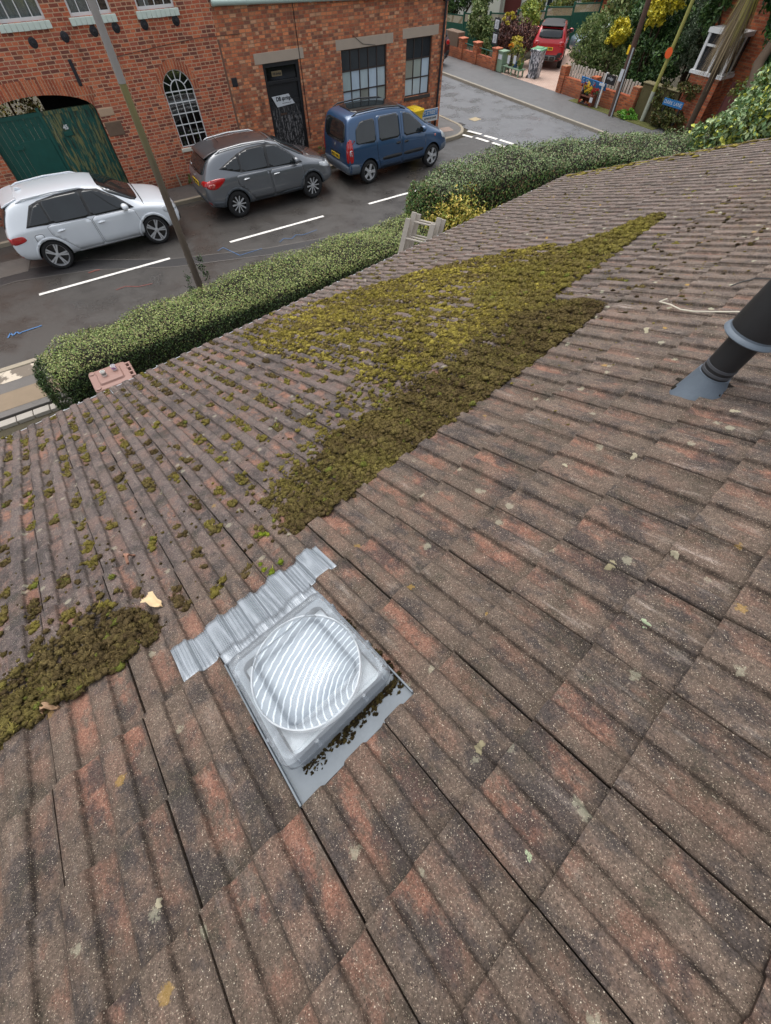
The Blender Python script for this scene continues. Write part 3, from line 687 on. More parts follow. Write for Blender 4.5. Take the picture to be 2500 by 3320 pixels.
A1b = [(2.9, 1.50), (3.25, 1.565), (4.31, 1.60), (5.5, 1.72), (5.56, 1.86), (4.9, 2.1), (4.31, 2.35), (3.7, 2.6), (3.0, 2.3)]
A2 = [(1.9, 1.6), (1.96, 2.5), (1.90, 3.2), (1.83, 4.1), (1.95, 4.7), (2.55, 4.6), (3.34, 3.95), (3.97, 3.2), (4.3, 2.4), (3.2, 1.6)]
B1 = [(-1.6, 1.04), (-1.023, 1.01), (-.862, 1.008), (-.73, .985), (-.574, .98), (-.418, 1.0), (-.385, 1.09), (-.46, 1.24), (-.55, 1.3), (-.6, 1.5), (-.7, 1.52), (-.78, 1.40), (-.92, 1.38), (-1.04, 1.42), (-1.6, 1.5)]
BRD_ = np.array(c(108, 94, 60)[:3]); BR2_ = np.array(c(82, 68, 46)[:3]); OLV = np.array(c(126, 118, 60)[:3]); YGR = np.array(c(164, 150, 70)[:3]); YG2 = np.array(c(124, 114, 50)[:3]); GRN = np.array(c(116, 126, 52)[:3])
def lerp(a, b, t): return a + (b - a) * min(1, max(0, t))
def n3(x, y, f, s): return float(vnoise(np.array([[x, y, 0.]]), f, s)[0])
def c_dark(x, y):
    q = lerp(BR2_, BRD_, .5 + .5 * n3(x, y, 14, 31) + rng.normal(0, .2)); q = lerp(q, OLV, .12 + .45 * n3(x, y, 5, 32) + rng.normal(0, .18))
    return (lerp(q, GRN, .7) if rng.random() < .025 else q) * rng.uniform(.85, 1.15)
def c_mid(x, y):
    q = lerp(BRD_, OLV, .5 + .6 * n3(x, y, 6, 33) + rng.normal(0, .2)); q = lerp(q, YG2, .15 + .5 * n3(x, y, 3, 34) + rng.normal(0, .2))
    return (lerp(q, GRN, .7) if rng.random() < .03 else q) * rng.uniform(.85, 1.15)
def c_yel(x, y):
    q = lerp(YG2, YGR, .55 + .6 * n3(x, y, 5, 35) + rng.normal(0, .35)); q = lerp(q, BRD_, .36 + .6 * n3(x, y, 11, 36) + rng.normal(0, .42))
    return q * rng.uniform(.7, 1.25)
def sst(v, a, b): t = np.clip((v - a) / (b - a), 0, 1); return t * t * (3 - 2 * t)
def c_heap(x, y):
    """brown raked heap at the top edge, going over to olive and yellow cushions further down"""
    k = float(sst(y - .06 * (x - 1), 1.25, 2.0)) + .25 * n3(x, y, 4, 41)
    a = c_dark(x, y); b = c_mid(x, y)
    return lerp(a, lerp(b, c_yel(x, y), .5), k)
A1w = EDGE + [(3.2, 1.3), (3.1, 1.9), (2.4, 2.5), (1.9, 2.4), (1.5, 2.1), (1.0, 2.15), (.6, 2.0), (.25, 1.7), (.22, 1.3)]
def p_heap(x, y):
    n = vnoise(np.stack([x, y, 0 * x], 1), 4, 51) + .5 * vnoise(np.stack([x, y, 0 * x], 1), 11, 52); w_ = .34 + .36 * sst(x, .3, 2.4)
    return np.clip(1.15 - np.clip((y - 1.02) / w_, 0, 9) ** 1.6 * .75 + .45 * n, 0, 1) * sst(x + .12 * n, .18, .34)
def sizes(): return 1
fill(A1w, .0125, (.006, .013), .030, c_heap, p_heap); fill(A1w, .030, (.010, .020), .034, c_heap, lambda x, y: p_heap(x, y) ** 2)
fill(A1b, .0155, (.007, .017), .030, c_mid, lambda x, y: np.clip(.85 + .5 * vnoise(np.stack([x, y, 0 * x], 1), 6, 61), 0, 1)); fill(A1b, .05, (.016, .028), .034, c_mid)
def p_left(x, y):
    n = vnoise(np.stack([x, y, 0 * x], 1), 6, 71); return np.clip(1.2 - np.clip((y - 1.0) / .36, 0, 9) ** 2 * .7 + .4 * n, 0, 1)
fill(B1, .0125, (.006, .014), .034, c_dark, p_left); fill(B1, .028, (.009, .019), .04, c_dark, lambda x, y: p_left(x, y) ** 2)
def p_yel(x, y):
    pan = prof(x) < .012; n = vnoise(np.stack([x, y, 0 * x], 1), 5, 21); n2 = vnoise(np.stack([x, y, 0 * x], 1), 14, 22)
    ed = sst(x, 1.6, 2.2)
    return np.clip((.62 + .5 * n + .3 * n2 + np.where(pan, .35, -.34)) * (.35 + .65 * ed), 0.03, 1)
A2w = [(1.5, 1.7), (1.55, 2.5), (1.5, 3.2), (1.5, 4.1), (1.7, 4.85), (2.7, 4.75), (3.6, 4.1), (4.3, 3.3), (4.7, 2.5), (3.3, 1.6)]
fill(A2w, .0165, (.007, .018), .020, c_yel, p_yel)
fill(A2w, .045, (.014, .026), .022, c_yel, p_yel)
# loose scatter at the margins of the raked heaps
fill([(.0, 1.05), (.5, 1.6), (.9, 2.0), (1.9, 2.2), (1.6, 1.5), (.5, 1.5)], .05, (.008, .02), .01, c_mid, lambda x, y: np.full(len(x), .6))
fill([(-1.5, 1.4), (-.4, 1.35), (-.3, 1.9), (-1.4, 1.8)], .075, (.008, .02), .008, c_dark, lambda x, y: np.full(len(x), .5))
# cushions in the pans, sitting below the step of every course
for j in range(8, len(FR)):
    g0 = FR[j - 1]; L = FR[j] - g0
    if g0 < 1.0: continue
    for i in range(-9, 31):
        for pu in (.112, .262):
            X = X0 + i * TW + pu; near = math.exp(-((X - 1.2) / 2.4) ** 2)
            if X > XV - .1: continue
            den = .80 if X < .2 else .97 if X < 2.3 else .70 if X < 4.2 else .62
            if inpoly(np.array([X]), np.array([g0 + .1]), A2)[0]: continue
            if X > 4.3: den *= .75 if g0 < 3.4 else 1.1
            for _ in range(1 if rng.random() < .55 else 2):
                if rng.random() > den: continue
                s = g0 + L * (rng.uniform(.02, .45) if rng.random() < .6 else rng.uniform(.3, .95)); ln_ = rng.uniform(.02, .085) * (1 if X < 4 else .7)
                small = X > 4.3
                t = rng.random(); cf = (lambda a, b: lerp(c_mid(a, b), YG2, .4)) if t < .25 else c_mid if t < .6 else c_dark
                for _b in range(int(rng.integers(7, 17) * (1 if not small else .5)) + 1):
                    r = rng.uniform(.009, .020) * (1 if not small else .85)
                    x = X + rng.normal(0, .016); y = s + rng.normal(0, ln_ * .6)
                    blob(x, y, float(roof_h(x, y)) - .002 + r * .15, (r, r, r * rng.uniform(.6, .95)), cf(x, y))
for _ in range(380):      # crumbs left where the upper tiles were scraped
    x = rng.uniform(1.6, 8.8); s = rng.uniform(.3, 3.0) if rng.random() < .5 else rng.uniform(.5, 1.5)
    r = rng.uniform(.003, .007)
    blob(x, s, float(roof_h(x, s)), (r * 1.4, r * 1.2, r * .5), c_mid(x, s))
for _ in range(160):
    x = rng.uniform(3.0, 5.8); s = rng.uniform(.55, 1.5); r = rng.uniform(.004, .014)
    blob(x, s, float(roof_h(x, s)), (r, r * 1.3, r * .7), pick(BR) * .9)
for _ in range(300):      # crumbs round the heaps on the left
    x = rng.uniform(-1.6, 1.4); s = rng.uniform(1.02, 2.2); r = rng.uniform(.003, .009)
    blob(x, s, float(roof_h(x, s)), (r, r * 1.2, r * .8), pick(BR) * .9)
for k in range(420):      # moss along the far verge
    s = rng.uniform(.4, 5.1); x = XV - rng.gamma(1.5, .07) + .03; r = rng.uniform(.012, .03)
    blob(x, s, float(roof_h(min(x, XV - .02), s)) + .006, (r, r * 1.8, r * .7), c_yel(x, s))
for k in range(9):        # bright cushions above the apron
    x, s = (.085, .93) if k < 5 else (.175, 1.16); blob(x + rng.normal(0, .018), s + rng.normal(0, .03), float(roof_h(x, s)), (.013, .014, .012), pick(GR))
for k in range(420):       # moss under the roof light's lower rim and in the tray
    x = rng.uniform(FX0 + .02, .165); s = FS0 - abs(rng.normal(0, .016)) + .016 if rng.random() < .8 else FS0 + rng.uniform(.02, .35)
    if s > FS0 + .015: x = FX1 + rng.uniform(.005, .025)
    r = rng.uniform(.002, .006) * (1 if x > -.1 else .6); blob(x, s, -.006, (r * 1.3, r, r * .6), pick(BR) * .45)
def build_moss():
    P = np.array(MP); S = np.array(MS); C = np.array(MC); n = len(P); nv = len(IV)
    k = rng.integers(0, len(TPL), n); a = rng.uniform(0, 6.28, n); T = np.array(TPL)[k]
    ca, sa = np.cos(a)[:, None], np.sin(a)[:, None]
    x = T[..., 0] * ca - T[..., 1] * sa; y = T[..., 0] * sa + T[..., 1] * ca
    V = np.stack([x, y, T[..., 2]], -1) * S[:, None, :] + P[:, None, :]
    F = (IF[None] + (np.arange(n) * nv)[:, None, None]).reshape(-1, 3)
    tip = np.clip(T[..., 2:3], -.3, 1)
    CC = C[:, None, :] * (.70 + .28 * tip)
    m = 30; pick_ = rng.integers(0, nv, (n, m)); ar = np.arange(n)[:, None]
    B = V[ar, pick_]; D = B - P[:, None, :]; D[..., 2] += .3 * S[:, None, 2]; D /= np.linalg.norm(D, axis=2)[..., None] + 1e-9
    D = D + rng.normal(0, .45, D.shape); up_ = D[..., 2] > -.1; L_ = (rng.uniform(.3, .8, (n, m)) * np.minimum(S[:, None, 0], .018))[..., None]
    T1 = np.cross(D, rng.normal(0, 1, D.shape)); T1 /= np.linalg.norm(T1, axis=2)[..., None] + 1e-9
    TV = np.stack([B - T1 * L_ * .32 - D * L_ * .2, B + T1 * L_ * .32 - D * L_ * .2, B + D * L_], 2)[up_]
    TC_ = (np.repeat(C[:, None, :], m, 1) * rng.uniform(.45, 2.0, (n, m, 1)))[up_]
    nb_ = n * nv; VV = np.concatenate([V.reshape(-1, 3), TV.reshape(-1, 3)]); FF = np.concatenate([F, nb_ + np.arange(len(TV) * 3).reshape(-1, 3)])
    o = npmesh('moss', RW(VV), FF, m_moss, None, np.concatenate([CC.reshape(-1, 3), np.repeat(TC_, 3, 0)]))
    tag(o, 'moss heaps and cushions covering the lower roof tiles', 'moss', kind='stuff'); print('moss blobs', n)
def m_mossf():
    g = G('moss'); v = g.obj(); a = g.attr('Col', 'Color'); n = g.noise(v, 170, 3, .8); n2 = g.noise(v, 60, 3, .7)
    cc = g.mix(1, a, g.ramp(n, [(.28, .35), (.72, 1.7)]), 'MULTIPLY')
    cc = g.mix(g.ma('MULTIPLY', g.step(n2, .55, .7), .5), cc, g.mix(1, a, (.55, .42, .35, 1), 'MULTIPLY'))
    return g.out(cc, .95, g.bump(g.ma('ADD', n, g.ma('MULTIPLY', n2, .7)), 1.0, .012), Specular_IOR_Level=.15)
m_moss = m_mossf(); build_moss()
# dead leaves
def curl(name, X, s, L, wd, rot, col, label):
    nx, ny = 9, 6; V = []
    for i in range(nx):
        for j in range(ny):
            t = i / (nx - 1) - .5; q = j / (ny - 1) - .5; ww = wd * (1 - (2 * t) ** 2 * .8) * (1 + .25 * math.sin(i * 2.1 + j))
            x = t * L; y = q * ww; z = .022 + .02 * math.cos(t * 7) + .5 * abs(q) * wd * .9 + .008 * math.sin(i * 3 + j * 2)
            V.append((X + x * math.cos(rot) - y * math.sin(rot), s + x * math.sin(rot) + y * math.cos(rot), float(roof_h(X, s)) + z))
    ix = np.arange(nx * ny).reshape(nx, ny); F = np.stack([ix[:-1, :-1], ix[1:, :-1], ix[1:, 1:], ix[:-1, 1:]], -1).reshape(-1, 4)
    o = npmesh(name, RW(np.array(V)), F, plain('dry_leaf', c(*col), .7, .25, 30, .4, .002)); so = o.modifiers.new('t', 'SOLIDIFY'); so.thickness = .001
    return tag(o, label, 'leaf')
curl('dead_leaf', -.385, 1.20, .13, .055, 2.0, (205, 180, 140), 'large pale curled dead leaf at the tip of the left moss heap')
curl('dead_leaf', -.83, 1.0, .07, .025, 2.6, (150, 120, 92), 'small brown dead leaf at the lower edge of the left moss heap')
curl('dead_leaf', -.40, 1.62, .06, .03, .6, (150, 110, 90), 'pinkish brown dead leaf lying up among moss cushions on the left slope')
# ================================================================== HEDGES
m_leaf = leafmat('hedge_leaf'); m_core = plain('hedge_inside', c(34, 32, 20), .95, .4, 6)
m_bark = plain('bark', c(74, 60, 46), .9, .3, 14, .6, .006)
def hedge(name, path, label, cat, nleaf, size, topcols, sidecols, seed=1, bare=0.0, lump=.10):
    """path rows: x, y, half-width, height"""
    p = np.array(path, float); seg = np.hypot(np.diff(p[:, 0]), np.diff(p[:, 1])); L = np.concatenate([[0], np.cumsum(seg)])
    t = thing(name, label, cat, (p[0, 0], p[0, 1], 0))
    def at(l):
        q = np.stack([np.interp(l, L, p[:, k]) for k in range(4)], -1); e = .05
        d = np.stack([np.interp(l + e, L, p[:, k]) - np.interp(l - e, L, p[:, k]) for k in range(2)], -1); d /= np.linalg.norm(d, axis=1)[:, None] + 1e-9
        return q, np.stack([-d[:, 1], d[:, 0]], -1), d
    def surf(l, ph, inset=0.0):
        """ph -1..1 walks round the section: foot, side, rounded shoulder, top, shoulder, side, foot"""
        q, nrm, d = at(np.clip(l, 0, L[-1])); hw, hh = q[:, 2] - inset, q[:, 3] - inset; r = np.minimum(.26, hw * .5)
        sd = hh - r; arc = r * math.pi / 2; fl = hw - r; tot = sd + arc + fl; t = np.abs(ph) * tot      # distance from the middle of the top
        a = np.clip((t - fl) / arc, 0, 1) * math.pi / 2
        ox = np.where(t < fl, t, fl + r * np.sin(a)); z = np.where(t < fl + arc, sd + r * np.cos(a), hh - r - (t - fl - arc)); sg = np.sign(ph)
        X = q[:, 0] + nrm[:, 0] * ox * sg; Y = q[:, 1] + nrm[:, 1] * ox * sg
        over = np.minimum(l, 0) + np.maximum(l - L[-1], 0); X = X + d[:, 0] * over; Y = Y + d[:, 1] * over
        N = np.stack([nrm[:, 0] * np.sin(a) * sg, nrm[:, 1] * np.sin(a) * sg, np.cos(a) + .1], -1)
        P = np.stack([X, Y, np.maximum(z, .02)], -1); k = vnoise(P, 2.1, seed) * lump + vnoise(P, 6, seed + 1) * lump * .45
        return P + N * k[:, None], N
    nl, nph = max(8, int(L[-1] / .18)), 26
    ll, pp = np.meshgrid(np.linspace(0, L[-1], nl), np.linspace(-1, 1, nph), indexing='ij')
    P, N = surf(ll.ravel(), pp.ravel(), .09); ix = np.arange(nl * nph).reshape(nl, nph)
    F = np.stack([ix[:-1, :-1], ix[1:, :-1], ix[1:, 1:], ix[:-1, 1:]], -1).reshape(-1, 4)
    o = npmesh('branches', P, F, m_core, t)
    bm = bmesh.new(); bm.from_mesh(o.data); bmesh.ops.holes_fill(bm, edges=[e for e in bm.edges if e.is_boundary], sides=0); bm.to_mesh(o.data); bm.free()
    l = rng.uniform(-.04, L[-1] + .04, nleaf); ph = rng.uniform(-1, 1, nleaf)
    P, N = surf(l, ph, 0); P += rng.normal(0, .025, P.shape) - N * (rng.random(nleaf) ** 2 * .12)[:, None]
    # leaves closing the two ends
    ne = int(nleaf * .5 * (p[:, 2].mean() * 2) / max(L[-1], 1)) + 40; Pe, Ne = [], []
    for end, sg in ((0.0, -1), (L[-1], 1)):
        q0, nr0, d0 = at(np.array([end] * ne)); s2, _ = surf(np.full(ne, end), rng.uniform(-1, 1, ne), 0); k = rng.random(ne)[:, None] ** .5
        ctr = np.stack([q0[:, 0], q0[:, 1], q0[:, 3] * .5], -1); pt = ctr + (s2 - ctr) * k; bul = (1 - k[:, 0] ** 4) * .28 * sg
        pt[:, :2] += d0 * bul[:, None]; Pe.append(pt + rng.normal(0, .03, pt.shape)); Ne.append(np.stack([d0[:, 0] * sg, d0[:, 1] * sg, np.full(ne, .25)], -1))
    P = np.concatenate([P] + Pe); N = np.concatenate([N] + Ne)
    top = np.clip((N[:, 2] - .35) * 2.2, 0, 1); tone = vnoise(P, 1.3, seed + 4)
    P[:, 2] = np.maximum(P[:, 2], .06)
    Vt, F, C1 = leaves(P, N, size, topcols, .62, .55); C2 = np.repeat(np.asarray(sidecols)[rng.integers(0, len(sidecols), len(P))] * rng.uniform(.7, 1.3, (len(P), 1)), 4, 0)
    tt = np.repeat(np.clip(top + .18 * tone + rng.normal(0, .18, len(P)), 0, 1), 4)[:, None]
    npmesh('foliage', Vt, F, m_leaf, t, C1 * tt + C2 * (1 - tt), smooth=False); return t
LT = pal((156, 168, 98), (136, 154, 82), (176, 182, 118), (112, 136, 68), (142, 132, 88)); LS = pal((42, 66, 32), (32, 52, 26), (54, 80, 38), (68, 94, 46), (26, 42, 22))  # LT lightened, LS darkened: the hedge's self-shade is put into its leaf colours
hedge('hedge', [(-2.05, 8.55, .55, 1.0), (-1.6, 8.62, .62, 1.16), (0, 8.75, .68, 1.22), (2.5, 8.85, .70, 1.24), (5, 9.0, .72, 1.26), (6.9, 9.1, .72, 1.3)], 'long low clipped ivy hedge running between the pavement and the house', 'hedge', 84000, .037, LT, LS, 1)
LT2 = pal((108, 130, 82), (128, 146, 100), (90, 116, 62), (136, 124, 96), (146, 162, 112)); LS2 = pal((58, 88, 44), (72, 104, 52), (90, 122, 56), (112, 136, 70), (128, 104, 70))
hedge('hedge', [(7.0, 9.3, .62, 1.95), (8.6, 9.4, .72, 1.95), (10.5, 9.25, .78, 1.98), (12.4, 8.7, .85, 2.06), (14.0, 7.5, .9, 2.12), (15.2, 6.2, .9, 2.2)], 'tall shaggy mixed hedge curving round the corner plot behind the roof', 'hedge', 62000, .050, LT2, LS2, 9, lump=.14)
ih = thing('ivy_clump', 'bright green ivy clump spilling at the left end of the low hedge', 'ivy', (-1.9, 7.9, 0))
crown('foliage', [(-1.75, 8.0, .2, .55, .5, .26), (-1.3, 7.7, .15, .5, .4, .2)], 3200, .06, pal((78, 140, 56), (96, 160, 66), (60, 112, 46), (110, 160, 74)), m_leaf, ih)
MB().tube([(-1.9, 8.1, 0), (-1.7, 8.0, .2), (-1.5, 7.9, .25)], .012, 6).build('stem', m_bark, ih)
ys = thing('shrub', 'yellow leaved shrub with orange tips in front of the tall hedge', 'shrub', (7.6, 8.35, 0))
crown('foliage', [(7.45, 8.5, 1.15, .75, .6, .75), (8.2, 8.15, .95, .75, .55, .6), (6.95, 8.4, .85, .45, .4, .6), (8.8, 7.95, .6, .5, .4, .5)], 9000, .08, pal((196, 178, 84), (176, 164, 70), (208, 186, 96), (150, 150, 62), (128, 140, 56)), m_leaf, ys, .5)
crown('autumn_leaves', [(9.15, 7.95, .95, .4, .3, .3)], 420, .06, pal((176, 104, 62), (150, 84, 56), (196, 130, 70)), m_leaf, ys)
sm = MB()
for k in range(14):
    a = random.uniform(0, 6.28); sm.tube([(7.6 + .1 * math.cos(a), 8.35 + .1 * math.sin(a), 0), (7.6 + .35 * math.cos(a), 8.35 + .3 * math.sin(a), .6), (7.6 + .6 * math.cos(a), 8.35 + .45 * math.sin(a), 1.2)], [.014, .01, .005], 5)
sm.build('stem', m_bark, ys)
# ================================================================== WHEELIE BIN, MUGS, LADDERS, POLE
def wheelie(name, label, x, y, rot, body, lidm, h=1.06, wd=.56, dp=.66, group=None):
    """lid hinge on the local +x side"""
    t = thing(name, label, 'wheelie bin', (x, y, 0), rot, group)
    loc = lambda: MB()
    b = MB(); hb = h - .06
    lo = rrect(-dp / 2 + .10, dp / 2 - .10, -wd / 2 + .06, wd / 2 - .06, .05, 4); hi = rrect(-dp / 2 + .02, dp / 2 - .04, -wd / 2 + .01, wd / 2 - .01, .05, 4)
    n = len(lo); vs = [(px, py, .03) for px, py in lo] + [(px, py, hb) for px, py in hi]
    b.add(vs, [(i, (i + 1) % n, n + (i + 1) % n, n + i) for i in range(n)] + [tuple(range(n))[::-1], tuple(range(n, 2 * n))])
    lip = rrect(-dp / 2 - .005, dp / 2 - .02, -wd / 2 - .012, wd / 2 + .012, .05, 4)
    b.prism([(px, py, hb - .05) for px, py in lip], (0, 0, .05)); b.build('body', body, t, world=False, bevel=.006)
    l = MB(); ol = rrect(-dp / 2 - .02, dp / 2 - .03, -wd / 2 - .02, wd / 2 + .02, .06, 4)
    rings = [(1.0, hb + .002), (1.0, hb + .03), (.97, hb + .042), (.80, hb + .048), (.66, hb + .052), (.60, hb + .082), (.58, hb + .084)]
    vs = []; n = len(ol)
    for k, z in rings: vs += [(px * k, py * (k if k > .9 else k * 1.02), z) for px, py in ol]
    fs = [(i + r * n, (i + 1) % n + r * n, (i + 1) % n + (r + 1) * n, i + (r + 1) * n) for r in range(len(rings) - 1) for i in range(n)] + [tuple(range((len(rings) - 1) * n, len(rings) * n))]
    l.add(vs, fs); l.build('lid', lidm, t, world=False, smooth=30)
    for sy in (-1, 1):
        hd = MB().lathe([(.045, 0), (.05, .012), (.05, .02), (.03, .026), (0, .026)], Matrix.Translation((-dp / 2 + .05, sy * (wd / 2 - .05), hb + .04)), 16); hd.build('lid_grip', lidm, t, world=False)
    hn = MB().tube([(dp / 2 + .03, -wd / 2 + .05, hb + .03), (dp / 2 + .03, wd / 2 - .05, hb + .03)], .018, 10)
    for sy in (-.2, -.07, .07, .2): hn.box(dp / 2 - .05, dp / 2 + .05, sy - .02, sy + .02, hb - .0, hb + .05)
    hn.build('handle', body, t, world=False, bevel=.004)
    for sy in (-1, 1):
        M = Matrix.Translation((dp / 2 - .06, sy * (wd / 2 - .07), .10)) @ Matrix.Rotation(R(90), 4, 'X')
        MB().lathe([(0, -.03), (.07, -.03), (.095, -.022), (.10, 0), (.095, .022), (.07, .03), (0, .03)], M, 20).build('wheel', m_blk, t, world=False)
    return t
m_binbrown = plain('brown_plastic', c(140, 108, 98), .55, .1, 5, .08)
wheelie('wheelie_bin', 'brown wheelie bin with two mugs on its lid beside the low hedge', -1.08, 7.58, R(3), m_binbrown, m_binbrown)
def mug(x, y, z, rot, col, label, band):
    t = thing('mug', label, 'mug', (x, y, z), rot)
    m_cup = plain('mug_glaze', c(*col), .25, .05, 10, .03)
    M = Matrix.Rotation(0, 4, 'X')
    MB().lathe([(0, .002), (.036, .0), (.040, .01), (.041, .09), (.0385, .092), (.037, .09), (.036, .012), (0, .012)], M, 24).build('cup', m_cup, t, world=False)
    MB().tube([(.04, 0, .075), (.066, 0, .07), (.07, 0, .045), (.062, 0, .024), (.04, 0, .02)], .006, 8).build('handle', m_cup, t, world=False)
    bm_ = MB().lathe([(.0413, .03), (.0418, .031), (.0418, .068), (.0413, .069)], M, 24); bm_.build('print', plain('mug_print', c(*band), .4, .3, 60), t, world=False)
mug(-1.17, 7.58, 1.085, 2.2, (228, 228, 224), 'white mug with dark print nearer the front of the brown bin lid', (120, 124, 122))
mug(-.98, 7.65, 1.085, 5.2, (226, 222, 224), 'white mug with purple print nearer the hinge of the brown bin lid', (150, 110, 160))
m_lad = plain('weathered_ladder_wood', c(172, 164, 154), .8, .2, 12, .35, .003)
def ladder(ox, label, dz):
    """two rails and rungs, leaning over in +x; foot on the ground"""
    foot = Vector((4.28 + ox, 7.05, 0.0)); ln_ = Vector((.70, .02, 2.38)); ln_ = ln_ * (1 + dz)
    acr = Vector((.26, -.44, 0)); t = thing('ladder', label, 'ladder', tuple(foot), 0, 'ladder sections leaning by the gutter')
    u = ln_.normalized(); side = acr.normalized(); fwd = u.cross(side).normalized()
    for k in (0, 1):
        p = foot + acr * k
        mb = MB(); q = [p + side * a + fwd * b for a, b in ((-.05, -.016), (.05, -.016), (.05, .016), (-.05, .016))]
        mb.prism([tuple(v) for v in q], tuple(ln_)); mb.build('rail', m_lad, t, bevel=.004)
    n = int(ln_.length / .25)
    for i in range(1, n + 1):
        p = foot + u * (i * .25 - .09); MB().tube([tuple(p), tuple(p + acr)], .018, 8).build('rung', m_lad, t)
ladder(0, 'weathered wooden ladder section, the one nearest the low hedge end', .0)
ladder(.115, 'weathered wooden ladder section standing between two others', .03)
ladder(.23, 'weathered wooden ladder section, the one nearest the yellow shrub', .01)
pole = thing('utility_pole', 'tall mossy wooden pole with a grey metal sleeve behind the low hedge', 'pole', (1.30, 10.25, 0))
def m_polew():
    g = G('pole_wood'); v = g.obj(); q = g.sep(v); a = g.noise(g.scl(v, 8, 8, .8), 2, 5, .65); b = g.noise(g.scl(v, 40, 40, 2), 2, 3)
    gr = g.ma('MULTIPLY', g.step(q[2], 2.3, 4.2), g.step(g.noise(g.scl(v, 4, 4, .5), 1.5, 4), .2, .6))
    cc = g.mix(a, c(62, 52, 46), c(112, 100, 88)); cc = g.mix(g.ma('MULTIPLY', gr, .8), cc, c(132, 126, 78))
    return g.out(g.mix(g.step(b, .6, .75), cc, c(58, 50, 42)), .85, g.bump(b, .5, .004))
MB().tube([(1.30, 10.25, -.1), (1.335, 10.25, 2.4), (1.36, 10.25, 4.05)], [.080, .068, .056], 20).build('post', m_polew(), pole, smooth=60)
MB().tube([(1.36, 10.25, 4.0), (1.44, 10.25, 8.2)], [.060, .052], 20).build('metal_sleeve', plain('grey_metal', c(150, 146, 144), .55, .12, 5, .1, metal=.2), pole, smooth=60)
iv = crown('ivy', [(1.3, 10.2, 1.0, .3, .3, .45)], 420, .05, LS, m_leaf, pole)
# ================================================================== THE RED BRICK WORKSHOP ACROSS THE ROAD
FY = 18.1
def m_brick(name, cols, mort, squash=1.0, freq=2, bw=.225, rh=.076, ms=.011, stain=.5, pale=0.0):
    g = G(name); v = g.obj(); q = g.sep(v); nr = g.sep(g.n('NewGeometry').outputs['Normal'])
    side = g.step(g.ma('ABSOLUTE', nr[0]), .6, .7)
    hx = g.ma('ADD', g.ma('MULTIPLY', q[0], g.ma('SUBTRACT', 1.0, side)), g.ma('MULTIPLY', q[1], side))
    wob = g.ma('MULTIPLY', g.ma('SUBTRACT', g.noise(v, 1.7, 2), .5), .03)
    p = g.comb(hx, g.ma('ADD', q[2], wob), 0.0)
    b = g.n('TexBrick', {'Vector': p, 'Color1': (0, 0, 0, 1), 'Color2': (1, 1, 1, 1), 'Mortar': (.5, .5, .5, 1), 'Scale': 1.0, 'Mortar Size': ms, 'Mortar Smooth': .25, 'Brick Width': bw, 'Row Height': rh, 'Bias': 0.0}, offset=.5, squash=squash, squash_frequency=freq)
    n = len(cols); cc = g.ramp(g.sep(b.outputs['Color'])[0], [(k / n + .001, col) for k, col in enumerate(cols)], 'CONSTANT')
    nb = g.noise(v, 1.1, 5, .62); nf = g.noise(v, 38, 4, .7); nm = g.noise(v, 9, 3)
    cc = g.mix(1, cc, g.ramp(nf, [(.3, .72), (.7, 1.25)]), 'MULTIPLY')
    cc = g.mix(g.ma('MULTIPLY', g.step(nm, .55, .75), .35), cc, c(120, 84, 66))
    mo = g.mix(nf, tuple(x * .7 for x in mort[:3]) + (1,), mort)
    cc = g.mix(b.outputs['Fac'], cc, mo)
    st = g.noise(g.scl(v, 2.2, 2.2, .35), 1.0, 4, .6)
    cc = g.mix(g.ma('MULTIPLY', g.step(st, .54, .74), stain), cc, c(66, 50, 44))
    cc = g.mix(g.ma('MULTIPLY', g.step(nb, .52, .72), .28 + pale), cc, c(168, 120, 92))
    cc = g.mix(g.ma('MULTIPLY', g.step(q[2], .55, .0), .45), cc, c(80, 66, 56))
    h = g.ma('SUBTRACT', g.ma('MULTIPLY', nf, .35), b.outputs['Fac'])
    cc = g.mix(1, cc, (1.16, 1.1, 1.05, 1), 'MULTIPLY')
    return g.out(cc, .88, g.bump(h, .7, .012), Specular_IOR_Level=.2)
m_br1 = m_brick('red_brick', [c(164, 90, 68), c(182, 102, 74), c(150, 82, 66), c(190, 112, 82), c(128, 76, 64), c(174, 96, 74), c(158, 94, 78), c(116, 74, 66)], c(196, 162, 136), .62, 2)
m_br2 = m_brick('mixed_brick', [c(178, 104, 76), c(196, 122, 88), c(160, 94, 72), c(212, 136, 96), c(148, 94, 76), c(188, 126, 94), c(170, 110, 84), c(132, 90, 76), c(198, 152, 122)], c(162, 130, 106), .55, 2, .2, .076, .008, .5, .1)
m_vous = m_brick('arch_brick', [c(176, 100, 72), c(160, 88, 66), c(188, 112, 80), c(146, 82, 64)], c(186, 152, 126), 1, 2, .078, .5)
bb = thing('brick_building', 'long red brick workshop with arched gate, arched window and industrial windows', 'building', (5, FY, 0))
Lw = MB().prism([(-7, FY, -.1), (5.5, FY, -.1), (5.5, FY + 2.2, -.1), (-7, FY + 2.2, -.1)], (0, 0, 7.2)).build('wall', m_br1, bb, smooth=0)
def xz(poly, y0=FY - .3, d=.5): return [(x, y0, z) for x, z in poly], (0, d, 0)
def arch_poly(x0, x1, z0, zs, za, n=14):
    """opening with an elliptical head"""
    m_, r = (x0 + x1) / 2, (x1 - x0) / 2
    return [(x0, z0), (x1, z0)] + [(m_ + r * math.cos(math.pi * k / n), zs + (za - zs) * math.sin(math.pi * k / n)) for k in range(n + 1)]
GX0, GX1, GZS, GZA = -1.52, 1.43, 2.20, 2.62
ct = MB(); ct.prism(*xz(arch_poly(GX0, GX1, -.2, GZS, GZA), FY - .3, 8))
AX0, AX1 = 3.47, 4.38
